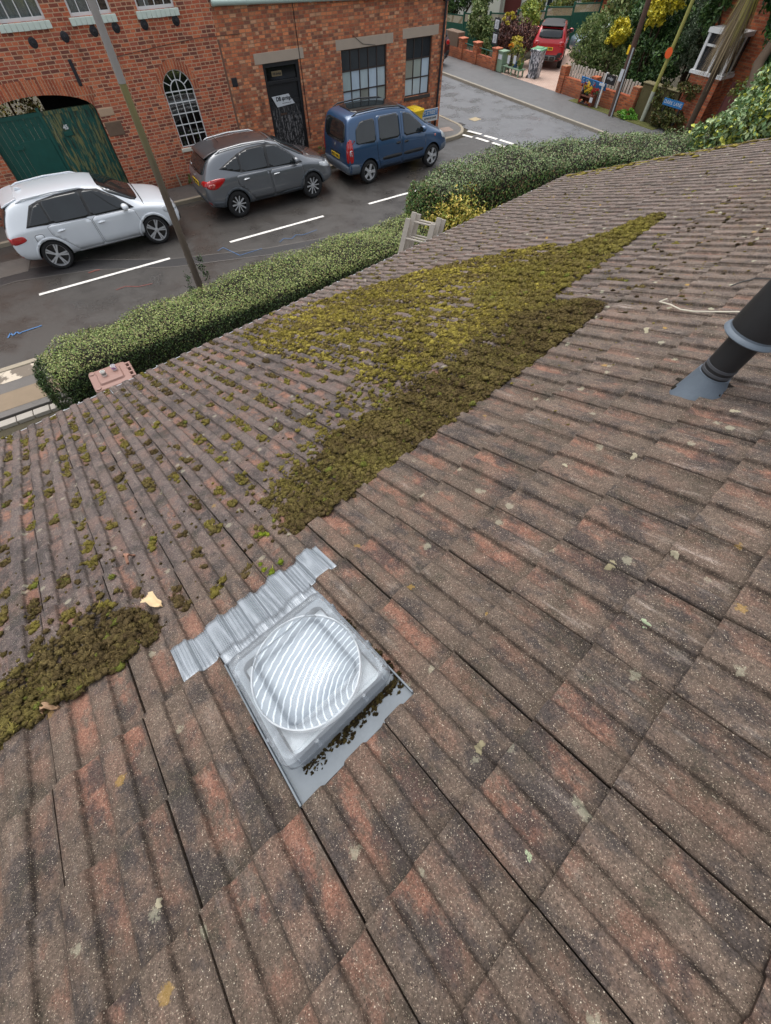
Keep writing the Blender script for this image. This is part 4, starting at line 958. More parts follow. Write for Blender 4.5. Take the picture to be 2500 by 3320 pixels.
ct.prism(*xz(arch_poly(AX0, AX1, 1.02, 2.3, 2.75), FY - .3, .46))
UW = [(.14, 1.20), (1.80, 2.82), (3.49, 4.50)]
for x0, x1 in UW: ct.prism(*xz([(x0, 3.86), (x1, 3.86), (x1, 5.6), (x0, 5.6)], FY - .3, .62))
def cut_local(o, mbx, parent):
    Mi = PM[parent.name].inverted(); mbx.v = [tuple(Mi @ Vector(p)) for p in mbx.v]; cut(o, mbx)
bpy.context.view_layer.update(); cut_local(Lw, ct, bb)
fp = [(5.5, FY), (13.95, FY)] + [(13.95 + .28 * math.sin(R(a)), FY + .28 - .28 * math.cos(R(a))) for a in range(10, 91, 10)] + [(14.23, 27), (5.5, 27)]
Rw = MB().prism([(x, y, -.1) for x, y in fp], (0, 0, 3.98)).build('wall', m_br2, bb, smooth=30)
ct = MB()
DX0, DX1, DZ0, DZ1 = 6.74, 8.02, .10, 2.59
ct.prism(*xz([(DX0, DZ0), (DX1, DZ0), (DX1, DZ1), (DX0, DZ1)], FY - .3, .44))
W1 = (9.63, 11.49, 1.10, 2.64); W2 = (12.33, 13.48, 1.20, 2.69)
for a in (W1, W2): ct.prism(*xz([(a[0], a[2]), (a[1], a[2]), (a[1], a[3]), (a[0], a[3])], FY - .3, .42))
cut_local(Rw, ct, bb)
# voussoirs: gate arch and window arch, proud by 3 mm
def arch_ring(x0, x1, zs, za, dep, name, y=FY - .004, th=.12, n=44, a0=0, a1=180):
    mb = MB(); m_, r = (x0 + x1) / 2, (x1 - x0) / 2
    for k in range(n):
        A, B = R(a0 + (a1 - a0) * (k + .06) / n), R(a0 + (a1 - a0) * (k + .94) / n)
        q = []
        for a, e in ((A, 0), (B, 0), (B, dep), (A, dep)):
            nx, nz = math.cos(a), math.sin(a) * 1.0; q.append((m_ + r * math.cos(a) + nx * e * (.5 if r > 1 else 1), y, zs + (za - zs) * math.sin(a) + (e * (.9 if r > 1 else nz))))
        mb.prism(q, (0, th, 0))
    return mb.build(name, m_vous, bb, smooth=0)
arch_ring(GX0, GX1, GZS, GZA, .33, 'arch', n=46, a0=8, a1=172)
arch_ring(AX0, AX1, 2.3, 2.75, .2, 'arch', n=22)
m_sill = plain('painted_sill', c(206, 218, 208), .7, .1, 8, .4)
m_frame = plain('white_frame', c(218, 220, 220), .5, .06, 8); m_dark = plain('dark_interior', c(16, 16, 20), .9, .3, 3)
m_pane = glass('window_glass', (.75, .8, .8, 1), .10)
m_curt = plain('net_curtain', c(226, 228, 230), .9, .12, 20)
for n_, (x0, x1) in enumerate(UW):
    wf = MB(); y = FY + .06
    for x in (x0, x1 - .05): wf.box(x, x + .05, y, y + .05, 3.86, 5.6)
    wf.box(x0, x1, y - .002, y + .052, 3.86, 3.92); wf.box(x0, x1, y - .002, y + .052, 5.54, 5.6); wf.box(x0, x1, y - .004, y + .05, 4.68, 4.74)
    for k in range(1, 4): xx = x0 + (x1 - x0) * k / 4; wf.box(xx - .011, xx + .011, y + .01, y + .04, 3.92, 5.54)
    for z in (4.28, 5.1): wf.box(x0 + .05, x1 - .05, y + .012, y + .038, z - .011, z + .011)
    wo = wf.build('window', m_frame, bb)
    MB().box(x0 + .04, x1 - .04, y + .022, y + .027, 3.9, 5.56).build('pane', m_pane, wo, smooth=0)
    cu = MB(); N_ = 40; rngx = (x0 + .03, x1 - .03) if n_ < 1 else (x0 + .03, x0 + .5) if n_ == 1 else (x0 + .12, x0 + .38)
    pts = [(rngx[0] + (rngx[1] - rngx[0]) * k / N_, FY + .15 + .012 * math.sin(k * 1.9) + .008 * math.sin(k * .7)) for k in range(N_ + 1)]
    for a, b in zip(pts, pts[1:]): cu.face([(*a, 3.87), (*b, 3.87), (*b, 5.6), (*a, 5.6)])
    cu.build('curtain', m_curt, wo, smooth=80)
    MB().box(x0 + .003, x1 - .003, FY + .29, FY + .305, 3.862, 5.598).build('room_back', m_dark, wo, smooth=0)
    s = MB()
    for k in range(9): xa = x0 - .07 + k * (x1 - x0 + .14) / 9; s.box(xa, xa + (x1 - x0 + .14) / 9 - .004, FY - .075, FY + .06, 3.72 + random.uniform(-.003, .003), 3.855)
    s.build('sill', m_sill, bb, bevel=.008)
# arched window: white radial fan bars
y = FY + .05; aw = MB(); mx_, r_ = (AX0 + AX1) / 2, (AX1 - AX0) / 2
def bar(mb, p, q, wd=.022, y0=y, d=.035):
    p, q = Vector((p[0], 0, p[1])), Vector((q[0], 0, q[1])); n = (q - p).normalized(); s = Vector((-n.z, 0, n.x)) * wd / 2
    mb.prism([(v.x, y0, v.z) for v in (p - s, q - s, q + s, p + s)], (0, d, 0))
for k in range(5): xx = AX0 + .018 + (AX1 - AX0 - .036) * k / 4; bar(aw, (xx, 1.02), (xx, 2.3), .03 if k in (0, 4) else .02)
for z in (1.04, 1.30, 1.55, 1.80, 2.05, 2.29): bar(aw, (AX0, z), (AX1, z), .022, y + .004)
E_ = lambda a, k: (mx_ + r_ * k * math.cos(R(a)), 2.3 + .45 * k * math.sin(R(a)))
for k in (.97, .5):
    for a in range(0, 180, 10): bar(aw, E_(a, k), E_(a + 10, k), .024, y + .008)
for a in (30, 60, 90, 120, 150): bar(aw, E_(a, .5), E_(a, .97), .02, y + .002)
bar(aw, (mx_, 2.3), (mx_, 2.52), .02, y + .002)
awo = aw.build('arched_window', m_frame, bb, smooth=0)
MB().prism([(x, y + .018, z) for x, z in arch_poly(AX0 + .01, AX1 - .01, 1.03, 2.3, 2.74)], (0, .004, 0)).build('pane', m_pane, awo, smooth=0)
MB().box(AX0 + .002, AX1 - .002, FY + .148, FY + .155, 1.022, 2.74).build('room_back', m_dark, awo, smooth=0)
MB().box(AX0 - .06, AX1 + .06, FY - .06, FY + .05, .93, 1.018).build('sill', plain('cream_sill', c(206, 204, 190), .75, .12, 8, .4), bb, bevel=.01)
for k, (px, col) in enumerate(((3.62, (190, 185, 178)), (3.86, (150, 90, 66)), (4.12, (170, 168, 170)))):
    p = thing('potted_plant', ['leafy plant in a pale pot on the arched window sill, left of three', 'leafy plant in a terracotta pot on the arched window sill, middle one', 'leafy plant in a grey pot on the arched window sill, right of three'][k], 'potted plant', (px, FY + .115, 1.035))
    MB().lathe([(0, 0), (.03, 0), (.04, .1), (.036, .1), (0, .09)], Matrix.Translation((px, FY + .115, 1.03)), 14).build('pot', plain('pot', c(*col), .7), p)
    crown('foliage', [(px, FY + .112, 1.30, .10, .03, .13)], 130, .05, pal((96, 140, 60), (70, 112, 50), (130, 160, 80)), m_leaf, p)
# door with its boards
m_bdoor = None
def m_peel():
    g = G('peeling_black_paint'); v = g.obj(); q = g.sep(v)
    n = g.noise(g.scl(v, 26, 26, 3.0), 1.0, 5, .7); n2 = g.noise(v, 16, 4, .7)
    k = g.ma('MULTIPLY', g.step(g.ma('ADD', g.ma('MULTIPLY', n, .6), g.ma('MULTIPLY', n2, .4)), .50, .56), g.step(q[2], 1.75, 1.2))
    return g.out(g.mix(k, g.mix(n2, c(22, 23, 25), c(40, 41, 44)), g.mix(n, c(96, 94, 94), c(136, 134, 134))), g.ma('ADD', .45, g.ma('MULTIPLY', k, .4)), g.bump(k, .3, .003))
m_bdoor = m_peel(); m_black = plain('black_paint', c(26, 27, 30), .45, .2, 8)
df = MB(); y = FY + .03
df.box(DX0, DX0 + .09, y, y + .10, DZ0, DZ1); df.box(DX1 - .10, DX1, y, y + .10, DZ0, DZ1); df.box(DX0 + .09, DX1 - .10, y, y + .10, DZ1 - .10, DZ1)
df.box(DX0 + .09, DX1 - .10, y, y + .10, 2.10, 2.18)
dr = MB(); dr.box(DX0 + .09, DX1 - .10, y + .06, y + .11, DZ0, 1.62)
for k in range(8):
    xx = DX0 + .10 + k * (DX1 - DX0 - .21) / 8; dr.box(xx, xx + (DX1 - DX0 - .21) / 8 - .008, y + .045, y + .06, DZ0 + .02, 1.60)
dr.box(DX0 + .09, DX1 - .10, y + .04, y + .10, 1.62, 1.70); dr.box(DX0 + .09, DX1 - .10, y + .075, y + .10, 1.70, 2.10)
dro = dr.build('door', m_bdoor, bb); df.build('door_frame', m_black, bb, bevel=.006)
MB().box(DX0 + .09, DX1 - .10, y + .07, y + .09, 2.18, DZ1 - .10).build('fanlight', plain('black_glass', c(20, 21, 24), .12, .1, 5, 0), bb, smooth=0)
fx_ = lambda x, z, yy: frame_M((x, yy, z), (1, 0, 0), (0, 0, 1))
MB().box(7.04, 7.40, y + .055, y + .069, 2.27, 2.39).build('name_plate', plain('old_brass', c(120, 106, 78), .5, .2, 20, .2), bb, smooth=0)
textobj('lettering', 'DB Springs', .068, fx_(7.22, 2.33, y + .052), m_black, bb, shear=.3, bold=.002, width=.31)
MB().box(7.12, 7.36, y + .035, y + .046, 1.34, 1.39).build('letter_plate', plain('rusty_plate', c(70, 52, 42), .7), dro)
m_sgnw = plain('white_board', c(196, 200, 204), .5, .08, 6, .1)
sg = thing('sign_board', 'slanted white board reading DB springs on the black door', 'sign', (7.27, y + .04, 1.7))
MB().prism([(6.89, y + .018, 1.82), (7.52, y + .018, 1.84), (7.70, y + .018, 1.59), (7.04, y + .018, 1.555)], (0, .016, 0)).build('board', m_sgnw, sg, smooth=0)
textobj('lettering', 'DB', .135, fx_(7.12, 1.745, y + .0165), m_black, sg, bold=.006); textobj('lettering', 'springs', .135, fx_(7.42, 1.75, y + .0165), m_black, sg, shear=.35, bold=.004)
sm_ = MB()
for k in range(5): sm_.box(7.24 + k * .07, 7.24 + k * .07 + .055, y + .0155, y + .018, 1.625, 1.64)
sm_.build('small_lettering', plain('grey_ink', c(90, 92, 96), .6), sg, smooth=0)
# lintels, industrial windows
m_lint = plain('concrete_lintel', c(176, 160, 144), .85, .14, 4, .4)
for x0, x1, z0, z1 in ((6.50, 8.23, 2.592, 2.83), (9.45, 11.76, 2.642, 2.88), (12.16, 13.75, 2.692, 2.935)): MB().box(x0, x1, FY - .012, FY + .15, z0, z1).build('lintel', m_lint, bb, bevel=.008)
m_steel = plain('rusty_steel', c(58, 48, 44), .7, .3, 16, .4)
PCOL = [(176, 192, 190), (192, 208, 214), (166, 176, 168), (196, 214, 228), (150, 152, 140), (184, 196, 190)]
m_panes = []
for k, col in enumerate(PCOL):
    g = G('obscured_pane'); v = g.obj(); n = g.noise(g.scl(v, 5, 5, 1.5), 1.6, 4, .6)
    m_panes.append(g.out(g.mix(n, tuple(x * .72 for x in c(*col)[:3]) + (1,), c(*col)), .28, g.bump(g.noise(v, 50), .1, .002), Specular_IOR_Level=.6))
m_dpane = plain('dark_pane', c(44, 50, 54), .12, .35, 4, .03)
def ind_window(a, nc, rows, seed):
    x0, x1, z0, z1 = a; y = FY + .06; f = MB()
    for k in range(nc + 1): xx = x0 + .02 + (x1 - x0 - .04) * k / nc; f.box(xx - .016, xx + .016, y, y + .05, z0, z1)
    for k, z in enumerate(rows): f.box(x0, x1, y - .003, y + .053, z - .016, z + .016)
    fo = f.build('window', m_steel, bb); r = random.Random(seed)
    for i in range(nc):
        for j in range(len(rows) - 1):
            xa = x0 + .02 + (x1 - x0 - .04) * i / nc + .014; xb = x0 + .02 + (x1 - x0 - .04) * (i + 1) / nc - .014
            m_ = m_dpane if j == len(rows) - 2 else m_panes[r.choice([0, 1, 2, 3, 3, 4, 5, 1])]
            MB().prism([(xa, y + .02 + r.uniform(0, .004), rows[j] + .014), (xb, y + .02 + r.uniform(0, .004), rows[j] + .014), (xb, y + .02 + r.uniform(0, .006), rows[j + 1] - .014), (xa, y + .02 + r.uniform(0, .006), rows[j + 1] - .014)], (0, .005, 0)).build('pane', m_, fo, smooth=0)
    MB().box(x0 - .04, x1 + .05, FY - .035, FY + .06, z0 - .10, z0 - .002).build('sill', plain('dirty_sill', c(66, 60, 56), .85, .3, 10, .5), bb, bevel=.008)
ind_window(W1, 5, [W1[2] + .016, 1.63, 2.13, W1[3] - .016], 4); ind_window(W2, 3, [W2[2] + .016, 1.68, 2.17, W2[3] - .016], 9)
# gutter, downpipe, plates, strap, stones
m_gut = plain('pale_green_metal', c(172, 190, 182), .5, .12, 8, .1)
def tubebb(name, pts, r, mat, n=14): return MB().tube(pts, r, n).build(name, mat, bb, smooth=50)
tubebb('gutter', [(5.52, FY - .09, 3.885), (14.2, FY - .09, 3.60)], .062, m_gut)
for x in (5.54, 6.55, 8.6, 10.6, 12.6): MB().tube([(x, FY - .09, 3.885 - (x - 5.52) * .0328), (x + .06, FY - .09, 3.885 - (x - 5.46) * .0328)], .072, 14).build('gutter_joint', m_gut, bb, smooth=50)
rf = MB().prism([(5.52, FY - .06, 3.93), (14.3, FY - .06, 3.93), (14.3, FY + 4.5, 6.0), (5.52, FY + 4.5, 6.0)], (0, -.03, .05)); rf.build('roof', plain('slate', c(86, 84, 90), .6, .2, 4), bb, smooth=0)
m_pipe = plain('black_iron', c(34, 34, 40), .5, .2, 10, .2)
tubebb('downpipe', [(13.94, FY - .10, 3.62), (13.93, FY - .085, 3.3), (13.92, FY - .075, 2.6), (13.88, FY - .075, 1.2), (13.86, FY - .075, .12)], .042, m_pipe, 10)
MB().prism([(13.84, FY - .16, 3.45), (14.04, FY - .16, 3.45), (14.08, FY - .16, 3.68), (13.80, FY - .16, 3.68)], (0, .15, 0)).build('hopper', m_pipe, bb, bevel=.01)
for x, z in ((.66, 3.52), (1.45, 3.56), (2.2, 3.6), (2.78, 3.62), (3.54, 3.62), (4.42, 3.63)):
    M = Matrix.Translation((x, FY, z)) @ Matrix.Rotation(R(90), 4, 'X')
    MB().lathe([(.10, -.02), (.10, .012), (.085, .022), (.05, .02), (.045, .045), (.02, .05), (.02, .075), (0, .078)], M, 20).build('tie_plate', m_pipe, bb, smooth=40)
MB().box(1.265, 1.355, FY - .03, FY + .05, 2.68, 3.18).build('iron_strap', m_pipe, bb, bevel=.01)
m_stone = plain('dark_sandstone', c(112, 92, 76), .9, .3, 7, .7, .01)
MB().box(1.46, 1.93, FY - .015, FY + .12, 1.58, 1.90).build('stone', m_stone, bb, bevel=.02)
MB().box(1.445, 1.86, FY - .012, FY + .12, 2.02, 2.20).build('stone', plain('pale_render_patch', c(186, 158, 132), .9, .2, 8, .8, .01), bb, bevel=.02)
MB().box(5.62, 5.80, FY - .02, FY + .1, 2.2, 2.40).build('vent_brick', m_pipe, bb, bevel=.01)
tubebb('stub_pipe', [(2.99, FY - .05, .10), (2.96, FY - .05, .42)], .028, m_kerb, 10)
tubebb('cable', [(8.05, FY - .015, 3.75), (8.08, FY - .016, 2.6), (8.12, FY - .012, .6)], .011, m_black, 6)
tubebb('cable', [(2.5, FY - .012, 3.12), (3.6, FY - .012, 3.20), (4.9, FY - .012, 3.28), (6.2, FY - .012, 3.26)], .007, plain('old_cable', c(96, 70, 60), .8), 6)
tubebb('cable', [(10.1, FY - .02, 2.95), (10.5, FY - .022, 2.72), (11.0, FY - .022, 2.66)], .007, m_black, 6)
MB().box(5.47, 5.53, FY - .004, FY + .05, .1, 3.2).build('joint_line', plain('mortar_joint', c(120, 90, 74), .95, .3, 8), bb, smooth=0)
# gate
def m_gatep(name, weather):
    g = G(name); v = g.obj(); n = g.noise(g.scl(v, 14, 14, 2.2), 1.0, 5, .7); b = g.noise(v, 5, 4)
    cc = g.mix(b, c(14, 70, 62), c(24, 92, 82))
    if weather:
        cc = g.mix(g.ma('MULTIPLY', g.step(n, .47, .56), .9), cc, c(122, 120, 76)); cc = g.mix(g.ma('MULTIPLY', g.step(g.noise(g.scl(v, 20, 20, 3), 1, 4), .52, .62), .85), cc, c(30, 44, 38))
    else: cc = g.mix(g.ma('MULTIPLY', g.step(n, .62, .72), .4), cc, c(90, 110, 90))
    return g.out(cc, .55, g.bump(n, .25, .004))
m_g1, m_g2 = m_gatep('green_gate_paint', 0), m_gatep('green_gate_weathered', 1); y = FY + .20
gate = MB(); xm = -.05
for k in range(10): xa = GX0 + .01 + k * (xm - GX0 - .02) / 10; gate.box(xa, xa + (xm - GX0 - .02) / 10 - .006, y, y + .04, .06, 2.24 + (0 if k < 9 else .0))
gate.box(GX0 + .01, xm - .01, y - .025, y + .05, 2.20, 2.28); gl_ = gate.build('gate_leaf', m_g1, bb)
gate = MB()
for k in range(10): xa = xm + .01 + k * (GX1 - xm - .02) / 10; gate.box(xa, xa + (GX1 - xm - .02) / 10 - .006, y, y + .04, .06, 2.22)
gate.box(xm + .01, GX1 - .01, y - .025, y + .05, 2.20, 2.28); gr_ = gate.build('gate_leaf', m_g2, bb); gr_['label'] = 'weathered right gate leaf with peeling paint'
MB().box(xm - .04, xm + .04, y - .03, y + .05, .06, 2.36).build('meeting_post', m_g1, bb, bevel=.01)
wk = MB(); wk.box(-.92, -.12, y - .018, y - .004, .1, 1.75); wk.build('wicket_door', m_g1, gl_, bevel=.005)
MB().box(-1.12, -.86, y - .04, y - .004, 1.60, 1.70).build('lock_rail', m_g1, gl_, bevel=.006)
MB().box(.32, .54, y - .035, y - .004, 1.72, 1.82).build('letter_box', m_g1, gr_, bevel=.006)
textobj('house_number', '45', .13, fx_(.43, 1.90, y - .006), m_frame, gr_, bold=.006, ext=.003)
# yard behind the gate: dark cart passage on the right, daylight and plants to the left
MB().box(.15, 1.6, FY + 1.6, FY + 1.7, 0, 3).build('passage_wall', m_dark, bb, smooth=0)
# the yard shrub
yd = thing('yard_shrub', 'yellowing bushes seen over the green gate', 'shrub', (-.6, 21, 0))
crown('foliage', [(-.7, 20.6, 2.2, .9, .7, .8), (-1.6, 21.2, 2.3, .9, .8, .9), (.1, 20.4, 2.3, .6, .5, .7)], 3600, .10, pal((150, 150, 70), (110, 130, 56), (172, 160, 80), (120, 100, 60)), m_leaf, yd)
MB().tube([(-.7, 20.8, 0), (-.7, 20.7, 2.2)], [.06, .03], 8).build('trunk', m_bark, yd)
tag(MB().tube([(.38, 20.0, 1.6), (.42, 20.0, 2.55)], .05, 10).build('blue_tarpaulin_roll', plain('blue_plastic', c(40, 60, 150), .5)), 'rolled blue sheeting standing behind the green gate', 'tarpaulin')
# weeds along the wall foot
for k, (x, yy, rr, lab) in enumerate(((8.45, 17.95, .28, 'green weeds at the wall foot between the grey car and blue van'), (3.35, 17.98, .12, 'small weed at the wall foot by the stub pipe'), (9.0, 17.97, .18, 'small weeds at the wall foot behind the blue van'))):
    o = thing('weed', lab, 'weed', (x, yy, .09)); crown('foliage', [(x, yy, .22, rr, .1, .16)], 260, .05, pal((110, 130, 66), (84, 106, 50), (140, 146, 84)), m_leaf, o)
# street name plate on posts, yellow bin
m_blue = plain('sign_blue', c(38, 110, 168), .4, .06, 5, .05)
ss = thing('street_sign', 'blue and white street name plate on a grey post by the workshop corner', 'street sign', (13.3, FY - .22, 0))
sy_ = FY - .24
MB().box(12.5, 13.82, sy_, sy_ + .012, .60, .78).build('name_panel', m_blue, ss, smooth=0); MB().box(12.5, 13.82, sy_ - .0005, sy_ + .0115, .45, .598).build('place_panel', m_sgnw, ss, smooth=0)
bd = MB(); bd.box(12.48, 13.84, sy_ + .012, sy_ + .03, .43, .80); bd.build('backing', m_frame, ss, smooth=0)
textobj('lettering', 'M STREET', .16, fx_(13.44, .69, sy_ - .002), m_sgnw, ss, bold=.004, width=.70); textobj('lettering', 'ASTWOOD BANK', .085, fx_(13.46, .525, sy_ - .003), m_black, ss, bold=.002, width=.62)
MB().box(13.48, 13.53, sy_ + .03, sy_ + .07, 0, .6).build('post', plain('post_grey', c(140, 142, 144), .5), ss); MB().box(12.75, 12.80, sy_ + .03, sy_ + .07, 0, .6).build('post', plain('post_grey', c(140, 142, 144), .5), ss)
m_yel = plain('yellow_plastic', c(232, 196, 36), .45, .06, 5, .05)
wheelie('wheelie_bin', 'bright yellow wheelie bin on the corner pavement beside the street sign', 12.42, 17.52, R(96), m_yel, m_yel, 1.02, .52, .56)
# ================================================================== CARS
m_tyre = plain('tyre_rubber', c(34, 34, 35), .85, .2, 30, .3); m_alloy = plain('alloy', c(196, 198, 200), .32, .08, 20, .05, metal=.35)
m_alloyd = plain('dark_alloy', c(60, 62, 66), .4, .1, 20, .05, metal=.6); m_trim = plain('black_trim', c(40, 41, 43), .6, .12, 10, .1)
m_chrome = plain('chrome', c(210, 212, 214), .15, .03, 6, 0, metal=.9); m_ydplate = plain('yellow_plate', c(236, 196, 40), .5, .05, 8, .02)
m_seal = plain('shut_line', c(22, 22, 24), .8, .1, 8)
def m_cglass():
    g = G('car_glass'); v = g.obj(); n = g.noise(v, 2.2, 3)
    return g.out(g.mix(n, c(14, 17, 19), c(36, 43, 46)), .04, None, Coat_Weight=.25, Coat_Roughness=.02, Specular_IOR_Level=.6)
m_cg = m_cglass()
def m_lampf(name, col):
    g = G(name); v = g.obj(); w_ = g.n('TexWave', {'Vector': v, 'Scale': 14.0, 'Distortion': .6}).outputs['Fac']
    return g.out(g.mix(w_, tuple(x * .6 for x in c(*col)[:3]) + (1,), c(*col)), .12, None, Coat_Weight=1.0)
m_red = m_lampf('red_lamp', (190, 26, 30)); m_clr = m_lampf('clear_lamp', (196, 202, 206)); m_orange = m_lampf('pink_lamp', (210, 120, 110))
def rnd(poly, k=.22, it=2):
    """round the corners of a polygon"""
    for _ in range(it):
        o = []
        for i in range(len(poly)):
            a, b = poly[i], poly[(i + 1) % len(poly)]
            o += [(a[0] + (b[0] - a[0]) * k, a[1] + (b[1] - a[1]) * k), (a[0] + (b[0] - a[0]) * (1 - k), a[1] + (b[1] - a[1]) * (1 - k))]
        poly = o
    return poly
def grow(poly, d):
    cx = sum(p[0] for p in poly) / len(poly); cy = sum(p[1] for p in poly) / len(poly)
    o = []
    for x, y in poly:
        l = math.hypot(x - cx, y - cy); o.append((x + (x - cx) / l * d, y + (y - cy) / l * d))
    return o
class Body:
    def __init__(s, st, subs=3):
        """st rows: x, zb, ws, wm, zbelt, wb, zt, wt"""
        vs = []; n = None
        for (x, zb, ws, wm, zs, wb, zt, wt) in st:
            zm = zb + (zs - zb) * .55; zd = max(.012, (zt - zs))
            half = [(0, zb), (ws * .8, zb), (ws, zb + .05), (wm, zb + (zs - zb) * .28), (wm, zm), ((wm + wb) / 2 + .004, zs - .03), (wb, zs + .01), (wb + (wt - wb) * .55, zs + zd * .52), (wt, zt - min(.055, zd * .3)), (wt * .82, zt - .008), (wt * .4, zt + .008)]
            rg = [(x, y, z) for y, z in half] + [(x, 0, zt + .012)] + [(x, -y, z) for y, z in half[:0:-1]]
            n = len(rg); vs += rg
        m = len(st); fs = [(i * n + k, i * n + (k + 1) % n, (i + 1) * n + (k + 1) % n, (i + 1) * n + k) for i in range(m - 1) for k in range(n)]
        fs += [tuple(range(n)), tuple(range((m - 1) * n, m * n))[::-1]]
        s.v, s.f, s.subs = vs, fs, subs
    def make(s, mat, root, arches, ar):
        me = bpy.data.meshes.new('body'); me.from_pydata(s.v, [], s.f); me.materials.append(mat); me.materials.append(m_seal)
        bm = bmesh.new(); bm.from_mesh(me); bmesh.ops.recalc_face_normals(bm, faces=bm.faces); bm.to_mesh(me); bm.free()
        o = bpy.data.objects.new('body', me); put(o, root, PM[root.name])
        sb = o.modifiers.new('s', 'SUBSURF'); sb.levels = s.subs; sb.render_levels = s.subs; bake(o)
        bm = bmesh.new(); bm.from_mesh(o.data); s.bvh = BVHTree.FromBMesh(bm); bm.free()
        cm = MB()
        for ax in arches:
            for sg in (-1, 1):
                M = Matrix.Translation((ax, sg * .80, .335)) @ Matrix.Rotation(R(90), 4, 'X')
                cm.lathe([(0, -.24), (ar, -.24), (ar, .24), (0, .24)], M, 40)
        bpy.context.view_layer.update(); cut(o, cm)
        me = o.data; me.polygons.foreach_set('use_smooth', np.full(len(me.polygons), True)); me.set_sharp_from_angle(angle=R(42))
        mi = np.zeros(len(me.polygons), np.int32)
        for p in me.polygons:          # arch liners are black
            for ax in arches:
                cx, cz = p.center.x - ax, p.center.z - .335
                if abs(math.hypot(cx, cz) - ar) < .02 and abs(p.normal.y) < .5 and (p.normal.x * cx + p.normal.z * cz) < 0: mi[p.index] = 1
                if math.hypot(cx, cz) < ar - .01 and abs(p.normal.y) > .9 and abs(p.center.y) < .62: mi[p.index] = 1
        me.polygons.foreach_set('material_index', mi); s.o = o; return o
    def panel(s, name, poly, ax, off, mat, root, cutsz=.09, sg=-1, label=None):
        """a skin that follows the body: poly is drawn in the side (x,z), rear/front (y,z) or top (x,y) view"""
        bm = bmesh.new(); vs = [bm.verts.new((a, b, 0)) for a, b in poly]; bm.faces.new(vs)
        for k in (0, 1):
            lo = min(p[k] for p in poly); hi = max(p[k] for p in poly); t = lo + cutsz
            while t < hi - .01:
                nrm = (1, 0, 0) if k == 0 else (0, 1, 0); bmesh.ops.bisect_plane(bm, geom=bm.verts[:] + bm.edges[:] + bm.faces[:], plane_co=(t, 0, 0) if k == 0 else (0, t, 0), plane_no=nrm); t += cutsz
        want = {'side': Vector((0, sg, 0)), 'rear': Vector((-1, 0, 0)), 'front': Vector((1, 0, 0)), 'top': Vector((0, 0, 1))}[ax]
        for v in bm.verts:
            a, b = v.co.x, v.co.y
            src = {'side': Vector((a, 0, b)), 'rear': Vector((0, a, b)), 'front': Vector((0, a, b)), 'top': Vector((a, b, 0))}[ax]
            org = src + want * 5; h, nn, _, _ = s.bvh.ray_cast(org, -want)
            if h is None: h, nn, _, _ = s.bvh.find_nearest(src + want * 1.0)
            if nn.dot(want) < 0: nn = -nn
            v.co = h + (nn * .6 + want * .4).normalized() * off
        bmesh.ops.recalc_face_normals(bm, faces=bm.faces)
        if sum((f.normal.dot(want) for f in bm.faces)) < 0: bmesh.ops.reverse_faces(bm, faces=bm.faces)
        me = bpy.data.meshes.new(name); bm.to_mesh(me); bm.free(); me.materials.append(mat)
        me.polygons.foreach_set('use_smooth', np.full(len(me.polygons), True))
        o = bpy.data.objects.new(name, me); put(o, root, PM[root.name])
        so = o.modifiers.new('t', 'SOLIDIFY'); so.thickness = .003; so.offset = -1
        if label: o['label'] = label
        return o
def wheel(root, x, yy, sg, r, rimr, style):
    M = Matrix.Translation((x, yy, r)) @ Matrix.Rotation(R(90 * (1 if sg < 0 else -1)), 4, 'X')     # local +z points outward
    t = MB().lathe([(rimr, -.10), (r - .03, -.105), (r - .005, -.085), (r, -.05), (r, .05), (r - .005, .085), (r - .03, .105), (rimr + .01, .108), (rimr, .10)], M, 40)
    wo = t.build('wheel', m_tyre, root, world=False, smooth=50)
    b = MB().lathe([(rimr + .002, -.1), (rimr - .012, -.05), (rimr - .012, .07), (rimr - .004, .1), (rimr + .004, .1)], M, 40); b.build('rim', m_alloyd if style == 'two' else m_alloy, wo, world=False, smooth=40)
    MB().lathe([(0, .0), (rimr - .012, .0)], M, 28).build('brake_disc', plain('brake_iron', c(62, 60, 58), .6, .2, 10, .1, metal=.3), wo, world=False)
    sp = MB(); ns = 5 if style in ('five', 'split') else 10
    for k in range(ns):
        a0 = 2 * math.pi * k / ns
        for da, wd in (((-.13, .032), (.13, .032)) if style == 'split' else ((0, .075),) if style == 'five' else ((0, .034 if k % 2 else .022),)):
            pts = []
            for rr, hw, z in ((.04, wd * .55, .088), (rimr * .55, wd * .5, .092), (rimr - .006, wd * .62, .098)):
                a = a0 + da * (.55 if rr < .1 else 1)
                d = Vector((math.cos(a), math.sin(a), 0)); q = Vector((-d.y, d.x, 0)); pts.append((d * rr + q * hw + Vector((0, 0, z)), d * rr - q * hw + Vector((0, 0, z))))
            vs = []
            for l, rt in pts: vs += [M @ l, M @ rt, M @ (rt - Vector((0, 0, .03))), M @ (l - Vector((0, 0, .03)))]
            sp.add(vs, [(i * 4 + k2, i * 4 + (k2 + 1) % 4, (i + 1) * 4 + (k2 + 1) % 4, (i + 1) * 4 + k2) for i in (0, 1) for k2 in range(4)] + [(0, 1, 2, 3), (8, 9, 10, 11)])
    sp.lathe([(0, .102), (.03, .10), (.055, .092), (.06, .06)], M, 20); sp.build('spokes', m_alloy, wo, world=False, smooth=30)
    for k in range(5):
        a = 2 * math.pi * (k + .5) / 5; p = M @ Vector((.042 * math.cos(a), .042 * math.sin(a), .098)); sp2 = MB().tube([p, M @ Vector((.042 * math.cos(a), .042 * math.sin(a), .104))], .008, 6)
    return wo
